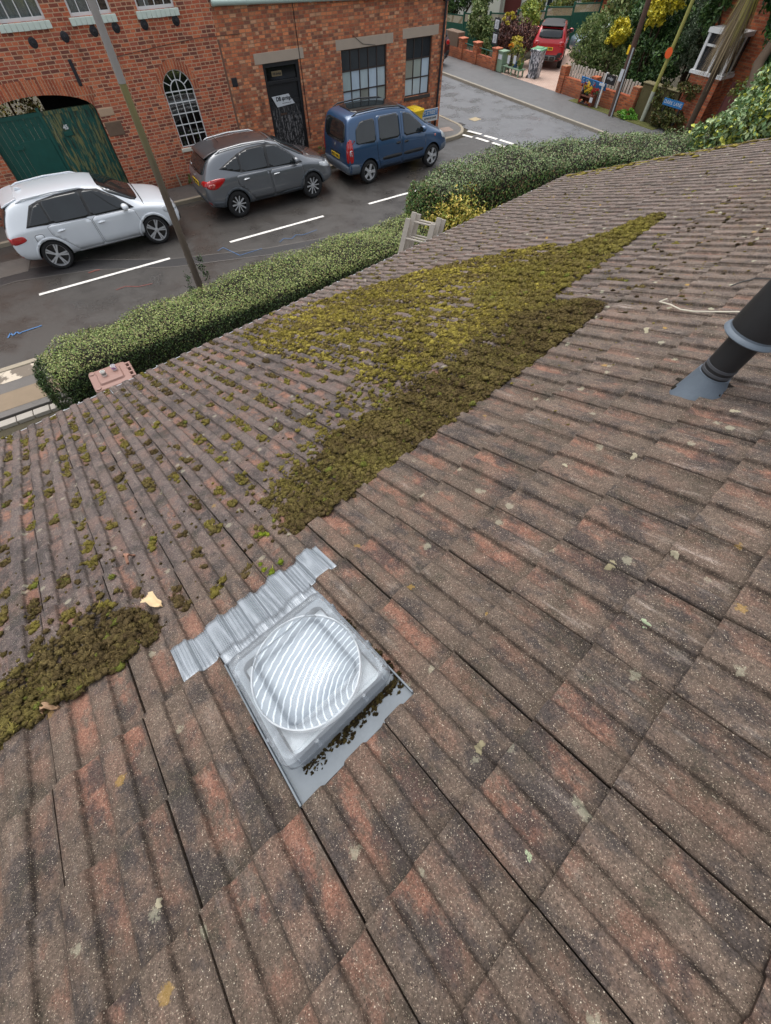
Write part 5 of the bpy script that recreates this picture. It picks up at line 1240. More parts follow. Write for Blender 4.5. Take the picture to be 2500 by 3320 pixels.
def car(name, label, loc, rot, st, axles, pm, cfg):
    t = thing(name, label, 'car', loc, rot, cfg.get('group', 'cars parked along the street'))
    B = Body(st); ar = cfg.get('arch', .385); B.make(pm, t, axles, ar)
    r = cfg.get('r', .345); yy = cfg.get('track', .80)
    for x in axles:
        for sg in (-1, 1): wheel(t, x, sg * yy, sg, r, cfg.get('rim', .235), cfg.get('style', 'five'))
    for sg in (-1, 1):
        for d in cfg['doors']:
            se = B.panel('door_seal', grow(rnd(d, .08, 1), .008), 'side', .002, m_seal, t, sg=sg); do = B.panel('door', rnd(d, .08, 1), 'side', .006, pm, t, sg=sg)
        if 'dlo' in cfg: B.panel('window_surround', cfg['dlo'], 'side', .0085, m_trim, t, sg=sg, cutsz=.05)
        if 'flare' in cfg:
            for x in axles:
                a0, a1 = (-18, 198)
                B.panel('arch_trim', [(x + (ar + .002) * math.cos(R(a)), .335 + (ar + .002) * math.sin(R(a))) for a in range(a0, a1 + 1, 9)] + [(x + (ar + .062) * math.cos(R(a)), .335 + (ar + .062) * math.sin(R(a))) for a in range(a1, a0 - 1, -9)], 'side', .014, cfg['flare'], t, sg=sg, cutsz=.08)
        for wdw in cfg['windows']:
            B.panel('window_seal', grow(rnd(wdw, .10, 1), .013), 'side', .009, cfg.get('wtrim', m_trim), t, sg=sg, cutsz=.05); B.panel('window', rnd(wdw, .10, 1), 'side', .015, cfg.get('glass', m_cg), t, sg=sg, cutsz=.04)
        for x, z in cfg['handles']:
            hb = B.panel('handle_cup', rnd([(x - .07, z - .035), (x + .07, z - .035), (x + .07, z + .03), (x - .07, z + .03)]), 'side', .008, m_seal if cfg.get('dark_handles') else pm, t, sg=sg)
            h, nn, _, _ = B.bvh.ray_cast(Vector((x, sg * 4, z)), Vector((0, -sg, 0)))
            MB().tube([(x - .095, h.y + sg * .014, z - .004), (x - .06, h.y + sg * .03, z), (x + .06, h.y + sg * .03, z + .006), (x + .095, h.y + sg * .014, z + .006)], [.011, .014, .014, .011], 8).build('door_handle', cfg.get('hmat', pm), t, world=False)
        for (poly, mt, nm, off) in cfg.get('side', []): B.panel(nm, rnd(poly, .18), 'side', off, mt, t, sg=sg)
        if 'rail' in cfg:
            pts, rm = cfg['rail']; q = []
            for k, (x, y_, dz) in enumerate(pts):
                h, nn, _, _ = B.bvh.ray_cast(Vector((x, sg * y_, 4)), Vector((0, 0, -1))); q.append((x, sg * y_, h.z + dz))
            MB().tube(q, [.014] + [.02] * (len(q) - 2) + [.014], 8).build('roof_rail', rm, t, world=False, smooth=60)
        mx, mz = cfg['mirror']; h, nn, _, _ = B.bvh.ray_cast(Vector((mx, sg * 4, mz)), Vector((0, -sg, 0))); my = h.y
        mi = MB(); IVm = ico(3)[0]; IFm = ico(3)[1]
        mi.add([(mx + p[0] * .075 + (.03 if p[0] > 0 else 0) * abs(p[0]), my + sg * .13 + p[1] * .115, mz + .045 + p[2] * .085) for p in IVm], [tuple(f) for f in IFm])
        mo = mi.build('wing_mirror', cfg.get('mirmat', pm), t, world=False, smooth=80)
        MB().tube([(mx + .02, my - sg * .03, mz - .02), (mx + .01, my + sg * .06, mz + .01)], .025, 8).build('mirror_arm', m_trim, mo, world=False)
        MB().prism([(mx - .079, my + sg * (.13 + a), mz + .045 + b) for a, b in rrect(-.09, .09, -.06, .06, .03, 4)], (.004, 0, 0)).build('mirror_glass', m_cg, mo, world=False)
        for (poly, mt, nm, ax_) in cfg.get('lamps', []):
            B.panel(nm, rnd([(a * (-sg) if ax_ in ('rear', 'front') else a, b) for a, b in poly], .2), ax_, .007, mt, t, sg=sg, cutsz=.05)
        if sg == -1 or True:
            for (poly, mt, nm) in cfg.get('lamps_side', []): B.panel(nm, rnd(poly, .2), 'side', .0075, mt, t, sg=sg, cutsz=.05)
    for (poly, mt, nm, ax_, off) in cfg.get('ends', []): B.panel(nm, rnd(poly, .14), ax_, off, mt, t)
    # rear number plate
    px, pz, txt = cfg['plate']; h, nn, _, _ = B.bvh.ray_cast(Vector((-5, px, pz)), Vector((1, 0, 0))); ux = h.x - .016
    tl = cfg.get('tilt', .12); up = Vector((tl, 0, 1)).normalized()
    lw = Matrix.Translation((ux, px, pz)) @ frame_M((0, 0, 0), (0, -1, 0), up)
    pl = MB(); pl.box(-.26, .26, -.056, .056, -.01, .0, lw); po = pl.build('number_plate', m_ydplate, t, world=False, bevel=.003)
    if txt: textobj('plate_lettering', txt, .098, PM[t.name] @ lw @ Matrix.Translation((0, 0, .003)), m_seal, po, bold=.004, width=.45)
    if 'wiper' in cfg:
        a, b = cfg['wiper']; q = []
        for k in range(5):
            yv = a[0] + (b[0] - a[0]) * k / 4; zv = a[1] + (b[1] - a[1]) * k / 4; h, nn, _, _ = B.bvh.ray_cast(Vector((-5, yv, zv)), Vector((1, 0, 0))); q.append((h.x - .028, yv, zv))
        MB().tube(q, [.014, .01, .008, .007, .006], 6).build('rear_wiper', m_trim, t, world=False)
    if 'spoiler' in cfg:
        pts, mt = cfg['spoiler']; sp = MB(); n = len(pts); rows = []
        for (x, y_, dz, th) in pts:
            rows.append([(x, y_, dz), (x, -y_, dz), (x, -y_, dz - th), (x, y_, dz - th)])
        vs = [v for rw in rows for v in rw]
        sp.add(vs, [(i * 4 + k, i * 4 + (k + 1) % 4, (i + 1) * 4 + (k + 1) % 4, (i + 1) * 4 + k) for i in range(n - 1) for k in range(4)] + [(0, 1, 2, 3), ((n - 1) * 4, (n - 1) * 4 + 1, (n - 1) * 4 + 2, (n - 1) * 4 + 3)])
        sp.build('spoiler', mt, t, world=False, bevel=.012)
    if 'aerial' in cfg:
        x, kind = cfg['aerial']; h, _, _, _ = B.bvh.ray_cast(Vector((x, 0, 4)), Vector((0, 0, -1)))
        if kind == 'fin': MB().prism([(x - .09, -.012, h.z), (x + .09, -.012, h.z), (x + .02, -.006, h.z + .05), (x - .07, -.006, h.z + .065)], (0, .024, 0)).build('aerial', cfg.get('amat', pm), t, world=False, bevel=.006)
        else: MB().tube([(x, 0, h.z), (x - .16, 0, h.z + .2)], [.008, .004], 6).build('aerial', m_trim, t, world=False)
    return t, B
# ---- white compact SUV
ST1 = [(-2.19, .50, .50, .62, .80, .60, .86, .52), (-2.17, .42, .66, .78, .84, .74, .92, .64), (-2.10, .33, .76, .855, .92, .82, 1.06, .70), (-1.98, .29, .82, .89, .97, .85, 1.26, .69), (-1.84, .27, .84, .905, .99, .87, 1.42, .67), (-1.66, .26, .85, .912, 1.0, .88, 1.51, .65),
       (-1.35, .25, .855, .915, 1.0, .885, 1.55, .64), (-.7, .24, .855, .915, .99, .885, 1.575, .64), (0, .23, .855, .91, .975, .885, 1.565, .64), (.42, .23, .855, .91, .96, .885, 1.50, .63), (.8, .23, .855, .91, .95, .88, 1.33, .65), (1.12, .24, .855, .91, .945, .87, 1.13, .70), (1.30, .25, .85, .91, .93, .86, 1.03, .74),
       (1.7, .27, .84, .905, .86, .84, .975, .70), (1.98, .30, .80, .87, .79, .79, .90, .64), (2.12, .34, .70, .78, .70, .68, .79, .54), (2.19, .42, .52, .60, .60, .52, .67, .42)]
white = paint('white_car_paint', c(214, 220, 226), 0, .25)
m_tint = m_cg
car('parked_car', 'white SUV with roof rails parked in front of the green gate', (-.03, 15.47, 0), 0, ST1, (-1.34, 1.34), white, dict(
    r=.35, rim=.262, style='split', arch=.395, track=.79, amat=white,
    doors=[[(-.06, .34), (1.02, .34), (1.06, .60), (.98, .96), (-.10, .98)], [(-.92, .60), (-.72, .34), (-.10, .34), (-.14, .98), (-1.18, 1.0), (-1.16, .80)]],
    windows=[[(-.06, 1.0), (.98, .99), (.66, 1.24), (.34, 1.42), (-.02, 1.48)], [(-1.02, 1.03), (-.13, 1.0), (-.09, 1.48), (-.62, 1.48), (-1.02, 1.44)], [(-1.56, 1.06), (-1.07, 1.03), (-1.07, 1.42), (-1.24, 1.37)]],
    handles=[(.08, .84), (-.92, .86)], side=[([(-.75, .27), (.85, .27), (.90, .345), (-.80, .345)], m_trim if 0 else white, 'sill_trim', .012), ([(-1.58, .70), (-1.36, .70), (-1.36, .88), (-1.58, .88)], m_seal, 'fuel_seal', .0015), ([(-1.57, .71), (-1.37, .71), (-1.37, .87), (-1.57, .87)], white, 'fuel_flap', .004)],
    rail=([(-1.55, .60, .0), (-1.38, .605, .035), (-.7, .61, .042), (-.05, .61, .036), (.12, .61, .0)], m_chrome if 0 else white), mirror=(.78, 1.01), flare=white, dlo=[(-1.63, 1.045), (1.03, .975), (.69, 1.25), (.36, 1.445), (-.02, 1.505), (-.64, 1.505), (-1.06, 1.465), (-1.30, 1.41)],
    lamps=[([(.46, .70), (.84, .74), (.84, .90), (.52, .86)], m_red, 'tail_light', 'rear'), ([(.40, .40), (.80, .42), (.80, .47), (.40, .45)], m_red, 'reflector', 'rear'), ([(.44, .66), (.80, .70), (.76, .82), (.46, .78)], m_clr, 'headlight', 'front'), ([(.48, .36), (.76, .40), (.76, .58), (.50, .56)], m_trim, 'air_intake', 'front')],
    lamps_side=[([(-2.16, .73), (-1.76, .80), (-1.80, .92), (-2.12, .90)], m_red, 'tail_light'), ([(1.74, .72), (2.06, .66), (2.02, .80), (1.72, .85)], m_clr, 'headlight')],
    ends=[([(-.70, 1.0), (.70, 1.0), (.62, 1.42), (-.62, 1.42)], m_cg, 'rear_window', 'rear', .010), ([(-.80, .30), (.80, .30), (.80, .38), (-.80, .38)], m_trim, 'bumper_trim', 'rear', .010), ([(.40, -.64), (1.24, -.74), (1.24, .74), (.40, .64)], m_cg, 'windscreen', 'top', .006), ([(-.5, .32), (.5, .32), (.42, .74), (-.42, .74)], m_trim, 'grille', 'front', .008), ([(1.29, -.80), (1.32, -.80), (1.32, .80), (1.29, .80)], m_seal, 'bonnet_seal', 'top', .002)],
    plate=(0, .64, ''), spoiler=([(-1.50, .52, 1.545, .03), (-1.74, .56, 1.50, .04), (-1.89, .54, 1.44, .03)], white), wiper=((.0, 1.06), (.34, 1.10)), aerial=(-1.36, 'fin')))
# ---- grey crossover
ST2 = [(-2.18, .52, .50, .60, .84, .58, .92, .50), (-2.16, .42, .66, .77, .90, .72, 1.0, .62), (-2.07, .34, .77, .86, .98, .80, 1.14, .66), (-1.94, .30, .82, .895, 1.03, .84, 1.32, .66), (-1.80, .28, .84, .905, 1.05, .86, 1.46, .65), (-1.6, .27, .85, .91, 1.055, .87, 1.555, .63),
       (-1.3, .26, .85, .91, 1.05, .875, 1.60, .63), (-.65, .25, .85, .91, 1.03, .875, 1.625, .63), (0, .24, .85, .905, 1.005, .875, 1.61, .63), (.40, .24, .85, .905, .985, .872, 1.54, .62), (.8, .24, .85, .905, .97, .87, 1.36, .64), (1.15, .25, .85, .905, .955, .86, 1.16, .70), (1.34, .26, .85, .905, .94, .85, 1.06, .73),
       (1.72, .28, .84, .90, .88, .83, .99, .69), (1.98, .31, .79, .86, .80, .77, .90, .62), (2.11, .36, .68, .77, .72, .66, .79, .52), (2.17, .44, .50, .6, .62, .52, .68, .42)]
grey = paint('grey_car_paint', c(112, 116, 121), .45, .28); greyr = paint('brownish_roof_paint', c(54, 48, 50), .2, .38)
lowgrey = plain('grey_cladding', c(74, 80, 86), .55, .1, 6, .1)
car('parked_car', 'dark grey SUV with silver roof rails parked below the arched window', (5.27, 15.83, 0), R(1.0), ST2, (-1.30, 1.31), grey, dict(
    r=.345, rim=.225, style='two', arch=.39, track=.79,
    doors=[[(-.02, .36), (.98, .36), (1.08, .70), (1.0, .98), (-.08, 1.0)], [(-.88, .62), (-.70, .36), (-.06, .36), (-.12, 1.01), (-1.16, 1.04), (-1.14, .82)]],
    windows=[[(-.05, 1.05), (1.0, 1.01), (.68, 1.25), (.34, 1.45), (.0, 1.51)], [(-.94, 1.10), (-.13, 1.05), (-.08, 1.51), (-.58, 1.51), (-.90, 1.44)], [(-1.52, 1.24), (-1.0, 1.11), (-.97, 1.41), (-1.14, 1.37)]],
    handles=[(.12, .88), (-.88, .92)], hmat=m_chrome,
    side=[([(-.86, .27), (.92, .27), (.98, .40), (.3, .40), (.1, .35), (-.82, .35)], lowgrey, 'sill_trim', .013), ([(-2.10, .30), (-1.72, .27), (-1.70, .52), (-2.12, .56)], lowgrey, 'bumper_trim', .010)],
    rail=([(-1.55, .58, .0), (-1.36, .585, .045), (-.7, .59, .05), (0, .59, .045), (.2, .59, .0)], m_alloy), mirror=(.80, 1.05), flare=lowgrey, dlo=[(-1.60, 1.24), (-.98, 1.085), (1.06, .99), (.70, 1.265), (.36, 1.475), (.0, 1.535), (-.6, 1.535), (-.94, 1.465), (-1.18, 1.385)],
    lamps=[([(.44, .86), (.84, .90), (.84, 1.02), (.60, 1.02)], m_red, 'tail_light', 'rear'), ([(.62, .44), (.78, .44), (.78, .54), (.62, .54)], m_red, 'fog_light', 'rear'), ([(.42, .72), (.80, .74), (.76, .86), (.5, .86)], m_clr, 'headlight', 'front')],
    lamps_side=[([(-2.13, .86), (-1.84, .82), (-1.46, 1.04), (-1.78, 1.07), (-2.08, 1.02)], m_red, 'tail_light'), ([(-2.08, .88), (-1.92, .86), (-1.84, .96), (-2.04, .96)], m_orange, 'lamp_lens'), ([(1.62, .80), (2.06, .70), (2.0, .82), (1.66, .90)], m_clr, 'headlight')],
    ends=[([(-.60, 1.10), (.60, 1.10), (.55, 1.47), (-.55, 1.47)], m_cg, 'rear_window', 'rear', .010), ([(-.84, .34), (.84, .34), (.84, .56), (-.84, .56)], lowgrey, 'bumper_trim', 'rear', .009), ([(-.66, .31), (.66, .31), (.6, .36), (-.6, .36)], m_alloy, 'skid_trim', 'rear', .016), ([(-1.72, -.56), (.26, -.56), (.26, .56), (-1.72, .56)], greyr, 'roof_panel', 'top', .005), ([(.36, -.62), (1.28, -.72), (1.28, .72), (.36, .62)], m_cg, 'windscreen', 'top', .006), ([(1.36, -.66), (2.0, -.56), (2.0, .56), (1.36, .66)], greyr, 'bonnet_panel', 'top', .004), ([(-.4, .36), (.4, .36), (.36, .78), (-.36, .78)], m_trim, 'grille', 'front', .008), ([(-.04, 1.0), (.04, 1.0), (.035, 1.035), (-.035, 1.035)], m_chrome, 'badge', 'rear', .010), ([(.36, 1.14), (.50, 1.14), (.50, 1.18), (.36, 1.18)], m_clr, 'window_sticker', 'rear', .014)],
    plate=(0, .86, 'NJ15 FBZ'), spoiler=([(-1.42, .52, 1.592, .03), (-1.70, .55, 1.545, .04), (-1.90, .53, 1.475, .03)], greyr), wiper=((.0, 1.12), (.32, 1.15)), aerial=(-1.2, 'rod')))
# ---- blue people carrier
ST3 = [(-2.17, .52, .62, .70, .90, .68, 1.04, .62), (-2.15, .38, .74, .82, .98, .80, 1.22, .70), (-2.10, .30, .80, .88, 1.02, .85, 1.50, .70), (-2.02, .28, .82, .90, 1.04, .87, 1.70, .69), (-1.88, .27, .84, .905, 1.05, .88, 1.765, .68), (-1.5, .26, .845, .905, 1.05, .885, 1.79, .68),
       (-.8, .25, .845, .905, 1.04, .885, 1.80, .68), (-.1, .25, .845, .905, 1.03, .885, 1.78, .67), (.35, .25, .845, .905, 1.02, .88, 1.70, .66), (.75, .25, .845, .905, 1.01, .87, 1.50, .66), (1.1, .26, .845, .905, 1.0, .86, 1.27, .70), (1.34, .27, .84, .90, .99, .84, 1.13, .72),
       (1.7, .29, .83, .895, .93, .81, 1.02, .66), (1.98, .32, .78, .85, .83, .75, .91, .58), (2.12, .36, .68, .76, .72, .64, .78, .5), (2.19, .44, .50, .6, .62, .5, .67, .4)]
blue = paint('blue_car_paint', c(44, 78, 114), .3, .27); bluegrey = plain('grey_bumper', c(100, 110, 122), .5, .1, 6, .1)
car('parked_car', 'blue people carrier van with dark roof rails parked by the workshop corner', (10.14, 15.90, 0), R(1.8), ST3, (-1.36, 1.37), blue, dict(
    r=.325, rim=.225, style='five', arch=.375, track=.79,
    doors=[[(.06, .34), (1.0, .34), (1.06, .60), (1.04, 1.0), (.5, 1.42), (.22, 1.62), (.02, 1.62), (.0, 1.0)], [(-.98, .62), (-.86, .34), (.0, .34), (-.06, 1.0), (-.06, 1.64), (-1.0, 1.66), (-1.04, 1.0)]],
    windows=[[(.10, 1.06), (1.08, 1.05), (.80, 1.28), (.42, 1.54), (.12, 1.60)], [(-.92, 1.07), (-.10, 1.07), (-.10, 1.62), (-.88, 1.63)], [(-1.84, 1.12), (-1.08, 1.08), (-1.06, 1.62), (-1.58, 1.60), (-1.78, 1.44)]],
    handles=[(.18, .92), (-.16, .93)], hmat=m_trim, dark_handles=True,
    side=[([(-.82, .56), (.0, .56), (.0, .66), (-.82, .66)], m_trim, 'rubbing_strip', .014), ([(.08, .56), (.94, .56), (.94, .66), (.08, .66)], m_trim, 'rubbing_strip', .014), ([(-2.12, .30), (-1.74, .28), (-1.74, .60), (-2.13, .66)], bluegrey, 'bumper_trim', .010), ([(1.76, .32), (2.12, .36), (2.10, .62), (1.76, .60)], bluegrey, 'bumper_trim', .010)],
    rail=([(-1.82, .60, .0), (-1.6, .605, .05), (-.8, .61, .055), (.0, .61, .045), (.28, .61, .0)], m_trim), mirror=(.86, 1.10),
    lamps=[([(.72, .66), (.86, .66), (.85, 1.24), (.74, 1.20)], m_red, 'tail_light', 'rear'), ([(.46, .70), (.78, .76), (.74, .92), (.52, .88)], m_clr, 'headlight', 'front')],
    lamps_side=[([(-2.12, .66), (-1.98, .68), (-1.99, 1.24), (-2.09, 1.26)], m_red, 'tail_light'), ([(-2.11, .84), (-2.0, .85), (-2.01, 1.0), (-2.10, 1.0)], m_clr, 'lamp_lens'), ([(1.80, .76), (2.08, .70), (2.02, .90), (1.78, .96)], m_clr, 'headlight'), ([(1.44, .86), (1.50, .86), (1.50, .92), (1.44, .92)], m_orange, 'indicator')],
    ends=[([(-.64, 1.12), (.64, 1.12), (.60, 1.62), (-.60, 1.62)], m_cg, 'rear_window', 'rear', .010), ([(-.86, .32), (.86, .32), (.86, .60), (-.86, .60)], bluegrey, 'bumper_trim', 'rear', .009), ([(-.70, .28), (.70, .28), (.66, .34), (-.66, .34)], m_alloy, 'skid_trim', 'rear', .014), ([(-1.7, -.56), (.18, -.56), (.18, .56), (-1.7, .56)], m_cg, 'glass_roof', 'top', .006), ([(.42, -.62), (1.30, -.72), (1.30, .72), (.42, .62)], m_cg, 'windscreen', 'top', .006), ([(-.04, .96), (.03, .96), (.04, 1.05), (-.03, 1.06)], m_chrome, 'badge', 'rear', .010), ([(-.36, .80), (.36, .80), (.34, .83), (-.34, .83)], m_seal, 'tailgate_grip', 'rear', .008), ([(-.4, .36), (.4, .36), (.36, .60), (-.36, .60)], m_trim, 'grille', 'front', .008)],
    plate=(0.0, .72, 'PJ13 VNG'), tilt=.03, wiper=((.0, 1.15), (-.36, 1.17))))
# ---- red compact SUV on the driveway (rear towards the camera) and two half-seen cars
red = paint('red_car_paint', c(190, 30, 40), .1, .27)
ST4 = [(-2.06, .50, .56, .66, .82, .64, .92, .56), (-2.04, .40, .70, .80, .90, .76, 1.04, .64), (-1.96, .32, .78, .86, .98, .82, 1.24, .66), (-1.84, .29, .82, .88, 1.02, .84, 1.44, .65), (-1.6, .27, .83, .885, 1.03, .855, 1.56, .63), (-1.0, .26, .83, .885, 1.02, .86, 1.60, .63), (-.2, .25, .83, .885, 1.0, .86, 1.60, .63),
       (.3, .25, .83, .885, .99, .855, 1.52, .62), (.7, .25, .83, .885, .98, .85, 1.34, .63), (1.05, .26, .83, .885, .97, .84, 1.14, .68), (1.5, .28, .82, .88, .92, .81, 1.04, .66), (1.85, .32, .76, .83, .82, .74, .90, .58), (2.0, .38, .62, .7, .7, .6, .76, .46)]
RCFG = dict(r=.33, rim=.21, style='five', arch=.38, track=.77, doors=[[(.02, .36), (.92, .36), (.96, .94), (-.02, .98)], [(-.8, .5), (-.7, .36), (-.04, .36), (-.1, .98), (-1.0, 1.0)]],
    windows=[[(-.02, 1.05), (.9, 1.02), (.6, 1.26), (.3, 1.44), (.0, 1.48)], [(-.95, 1.08), (-.12, 1.05), (-.10, 1.48), (-.88, 1.48)]], handles=[(.1, .86), (-.8, .88)], hmat=red, mirror=(.76, 1.05),
    lamps=[([(.50, .86), (.80, .86), (.80, 1.04), (.52, 1.04)], m_red, 'tail_light', 'rear'), ([(.60, .42), (.76, .42), (.76, .52), (.60, .52)], m_red, 'fog_light', 'rear')],
    ends=[([(-.62, 1.12), (.62, 1.12), (.56, 1.44), (-.56, 1.44)], m_cg, 'rear_window', 'rear', .010), ([(-.82, .32), (.82, .32), (.82, .66), (.60, .66), (.50, .56), (-.50, .56), (-.60, .66), (-.82, .66)], m_trim, 'bumper_trim', 'rear', .010), ([(-.50, .34), (.50, .34), (.50, .54), (-.50, .54)], plain('silver_skid', c(120, 124, 126), .5), 'skid_trim', 'rear', .016), ([(-1.75, -.54), (.2, -.54), (.2, .54), (-1.75, .54)], m_trim, 'roof_panel', 'top', .005), ([(.34, -.6), (1.1, -.66), (1.1, .66), (.34, .6)], m_cg, 'windscreen', 'top', .006)] +
         [([(x - .12, .37), (x + .12, .37), (x + .12, .52), (x - .12, .52)], m_trim, 'bumper_vent', 'rear', .021) for x in (-.32, 0, .32)],
    spoiler=([(-1.5, .58, 1.60, .03), (-1.7, .60, 1.58, .035), (-1.88, .58, 1.54, .02)], m_trim), group='cars on the far side of the cross road')
car('parked_car', 'red compact SUV parked nose in on the block paved driveway', (26.2, 23.95, .09), R(40), ST4, (-1.28, 1.28), red, dict(RCFG, plate=(0, .78, 'VO69 MHB')))
dk = paint('dark_red_paint', c(60, 22, 28), .2, .3)
car('parked_car', 'dark car with red tail lights half hidden behind the workshop corner', (20.0, 28.35, 0), R(92), ST4, (-1.28, 1.28), dk, dict(RCFG, hmat=dk, plate=(0, .78, '')))
bl2 = paint('pale_blue_paint', c(120, 140, 152), .3, .3)
car('parked_car', 'pale grey blue car mostly hidden behind the driveway shrubs', (29.8, 23.0, 0), R(150), ST4, (-1.28, 1.28), bl2, dict(RCFG, hmat=bl2, plate=(0, .78, '')))
# ================================================================== FAR SIDE OF THE CROSS ROAD
m_gwall = m_brick('garden_brick', [c(170, 96, 66), c(152, 84, 62), c(186, 108, 74), c(136, 78, 60)], c(160, 124, 98), 1, 2, .225, .075, .01, .3)
XW = 22.25
gw = thing('garden_wall', 'low orange brick garden wall with three piers and railings left of the driveway', 'garden wall', (XW, 26, 0))
MB().box(XW, XW + .2, 23.95, 33.0, 0, .50).build('wall', m_gwall, gw, bevel=.006)
for y_ in (24.1, 25.75, 27.05): 
    MB().box(XW - .05, XW + .30, y_ - .17, y_ + .17, 0, .86).build('pier', m_gwall, gw, bevel=.006)
    MB().prism([(XW - .09, y_ - .21, .86), (XW + .34, y_ - .21, .86), (XW + .34, y_ + .21, .86), (XW - .09, y_ + .21, .86)], (0, 0, .05)).build('pier_cap', plain('brick_cap', c(176, 104, 76), .85), gw, bevel=.012)
for a, b in ((24.3, 25.55), (25.95, 26.85)): MB().tube([(XW + .1, a, .72), (XW + .1, b, .72)], .02, 6).tube([(XW + .1, (a + b) / 2, .5), (XW + .1, (a + b) / 2, .72)], .015, 6).build('railing', m_g1, gw)
MB().box(XW, XW + .5, 27.4, 28.6, .48, 1.05).build('rubble_end', m_stone, gw, bevel=.03)
gw2 = thing('garden_wall', 'low orange brick garden wall between the driveway and the wooden pole', 'garden wall', (XW, 17, 0))
MB().box(XW, XW + .2, 14.85, 19.25, 0, .66).build('wall', m_gwall, gw2, bevel=.006)
for y_, h_ in ((19.12, .98), (17.2, .92), (14.9, .98)): MB().box(XW - .05, XW + .27, y_ - .16, y_ + .16, 0, h_).build('pier', m_gwall, gw2, bevel=.006)
m_pk = plain('pale_timber', c(186, 180, 168), .8, .15, 9)
fp_ = MB().box(XW + .33, XW + .36, 14.98, 19.1, .55, .62)
for k in range(26):
    y_ = 14.98 + k * .16
    if True: fp_.box(XW + .30, XW + .33, y_, y_ + .11, .3, 1.05 + .03 * math.sin(k * 2.4))
tag(fp_.build('picket_fence', m_pk), 'pale broken picket fence just behind the low brick wall under the shrubs', 'fence')
# notice board
nb_ = thing('notice_board', 'dark post with two white notices standing by the brick pier', 'notice board', (XW + .1, 24.38, 0))
MB().box(XW + .10, XW + .15, 24.35, 24.42, 0, 1.9).build('post', m_trim, nb_)
for z in (.98, 1.46): MB().box(XW + .07, XW + .10, 24.17, 24.60, z, z + .42).build('frame', m_trim, nb_); MB().box(XW + .062, XW + .07, 24.24, 24.53, z + .06, z + .36).build('notice', m_sgnw, nb_, smooth=0)
for z in (.98, 1.46):
    ln_ = MB()
    for k in range(6): ln_.box(XW + .059, XW + .0615, 24.28, 24.49 - (k % 3) * .03, z + .10 + k * .04, z + .115 + k * .04)
    ln_.build('small_lettering', plain('grey_ink', c(120, 122, 126), .6), nb_, smooth=0)
# green planters / cabinet at the mouth of the drive, patterned bin
m_sage = plain('sage_green_paint', c(128, 152, 128), .6, .1, 6, .1)
cb = thing('cabinet', 'sage green box cabinet at the end of the brick wall', 'cabinet', (XW + .25, 23.72, .09))
MB().box(XW + .05, XW + .45, 23.52, 23.92, .09, .80).build('body', m_sage, cb, bevel=.012); MB().box(XW + .02, XW + .48, 23.49, 23.95, .80, .85).build('lid', m_sage, cb, bevel=.01)
MB().box(XW + .036, XW + .05, 23.58, 23.86, .55, .72).build('notice', m_sgnw, cb, smooth=0)
pb = thing('plant_bench', 'sage green slatted bench crowded with potted plants by the driveway', 'bench', (XW + .6, 22.9, .09))
b_ = MB()
for k in range(4): b_.box(XW + .10 + k * .11, XW + .20 + k * .11, 22.15, 23.45, .33, .37)
b_.build('seat', m_sage, pb, bevel=.006)
for y_ in (22.25, 22.8, 23.35):
    MB().box(XW + .12, XW + .18, y_ - .03, y_ + .03, .09, .33).box(XW + .44, XW + .50, y_ - .03, y_ + .03, .09, .33).build('leg', m_sage, pb)
pots = ((22.35, (70, 110, 60), 'trailing green plant in a dark pot at the right end of the sage bench', .42), (22.75, (60, 90, 130), 'bushy plant in a blue pot in the middle of the sage bench', .40), (23.15, (74, 66, 60), 'orange flowered plant in a dark pot at the left end of the sage bench', .46))
for k, (y_, pc, lab, hh) in enumerate(pots):
    p = thing('potted_plant', lab, 'potted plant', (XW + .32, y_, .37)); MB().lathe([(0, 0), (.10, 0), (.14, .2), (.125, .2), (0, .18)], Matrix.Translation((XW + .32, y_, .37)), 16).build('pot', plain('pot', c(*pc), .6), p)
    crown('foliage', [(XW + .32, y_, .75, .22, .24, .28), (XW + .28, y_, .98, .16, .16, .2)], 520, .075, pal((150, 156, 70), (96, 122, 60), (176, 166, 80), (70, 96, 50)), m_leaf, p)
    if k == 2:
        crown('flowers', [(XW + .2, y_ + .02, 1.12, .12, .14, .13)], 140, .09, pal((232, 152, 40), (238, 176, 60)), m_leaf, p)
for y_, z in ((22.55, .55), (23.0, .5)): tag(MB().box(XW - .0, XW + .012, y_ - .09, y_ + .09, z, z + .28).build('notice', m_sgnw, smooth=0), 'white paper notice hung on the bench plants, %s one' % ('right' if y_ < 22.8 else 'left'), 'notice')
def m_pattern():
    g = G('printed_bin'); v = g.obj(); n = g.noise(g.scl(v, 9, 9, 4), 1.0, 4, .6, 1.5)
    return g.out(g.mix(g.step(n, .47, .53), c(70, 76, 84), c(206, 208, 214)), .55)
m_lidg = plain('green_lid', c(96, 150, 110), .5, .08, 5)
wheelie('wheelie_bin', 'wheelie bin with a green lid and black and white printed sides by the driveway', 23.15, 21.85, R(200), m_pattern(), m_lidg, 1.12, .6, .7)
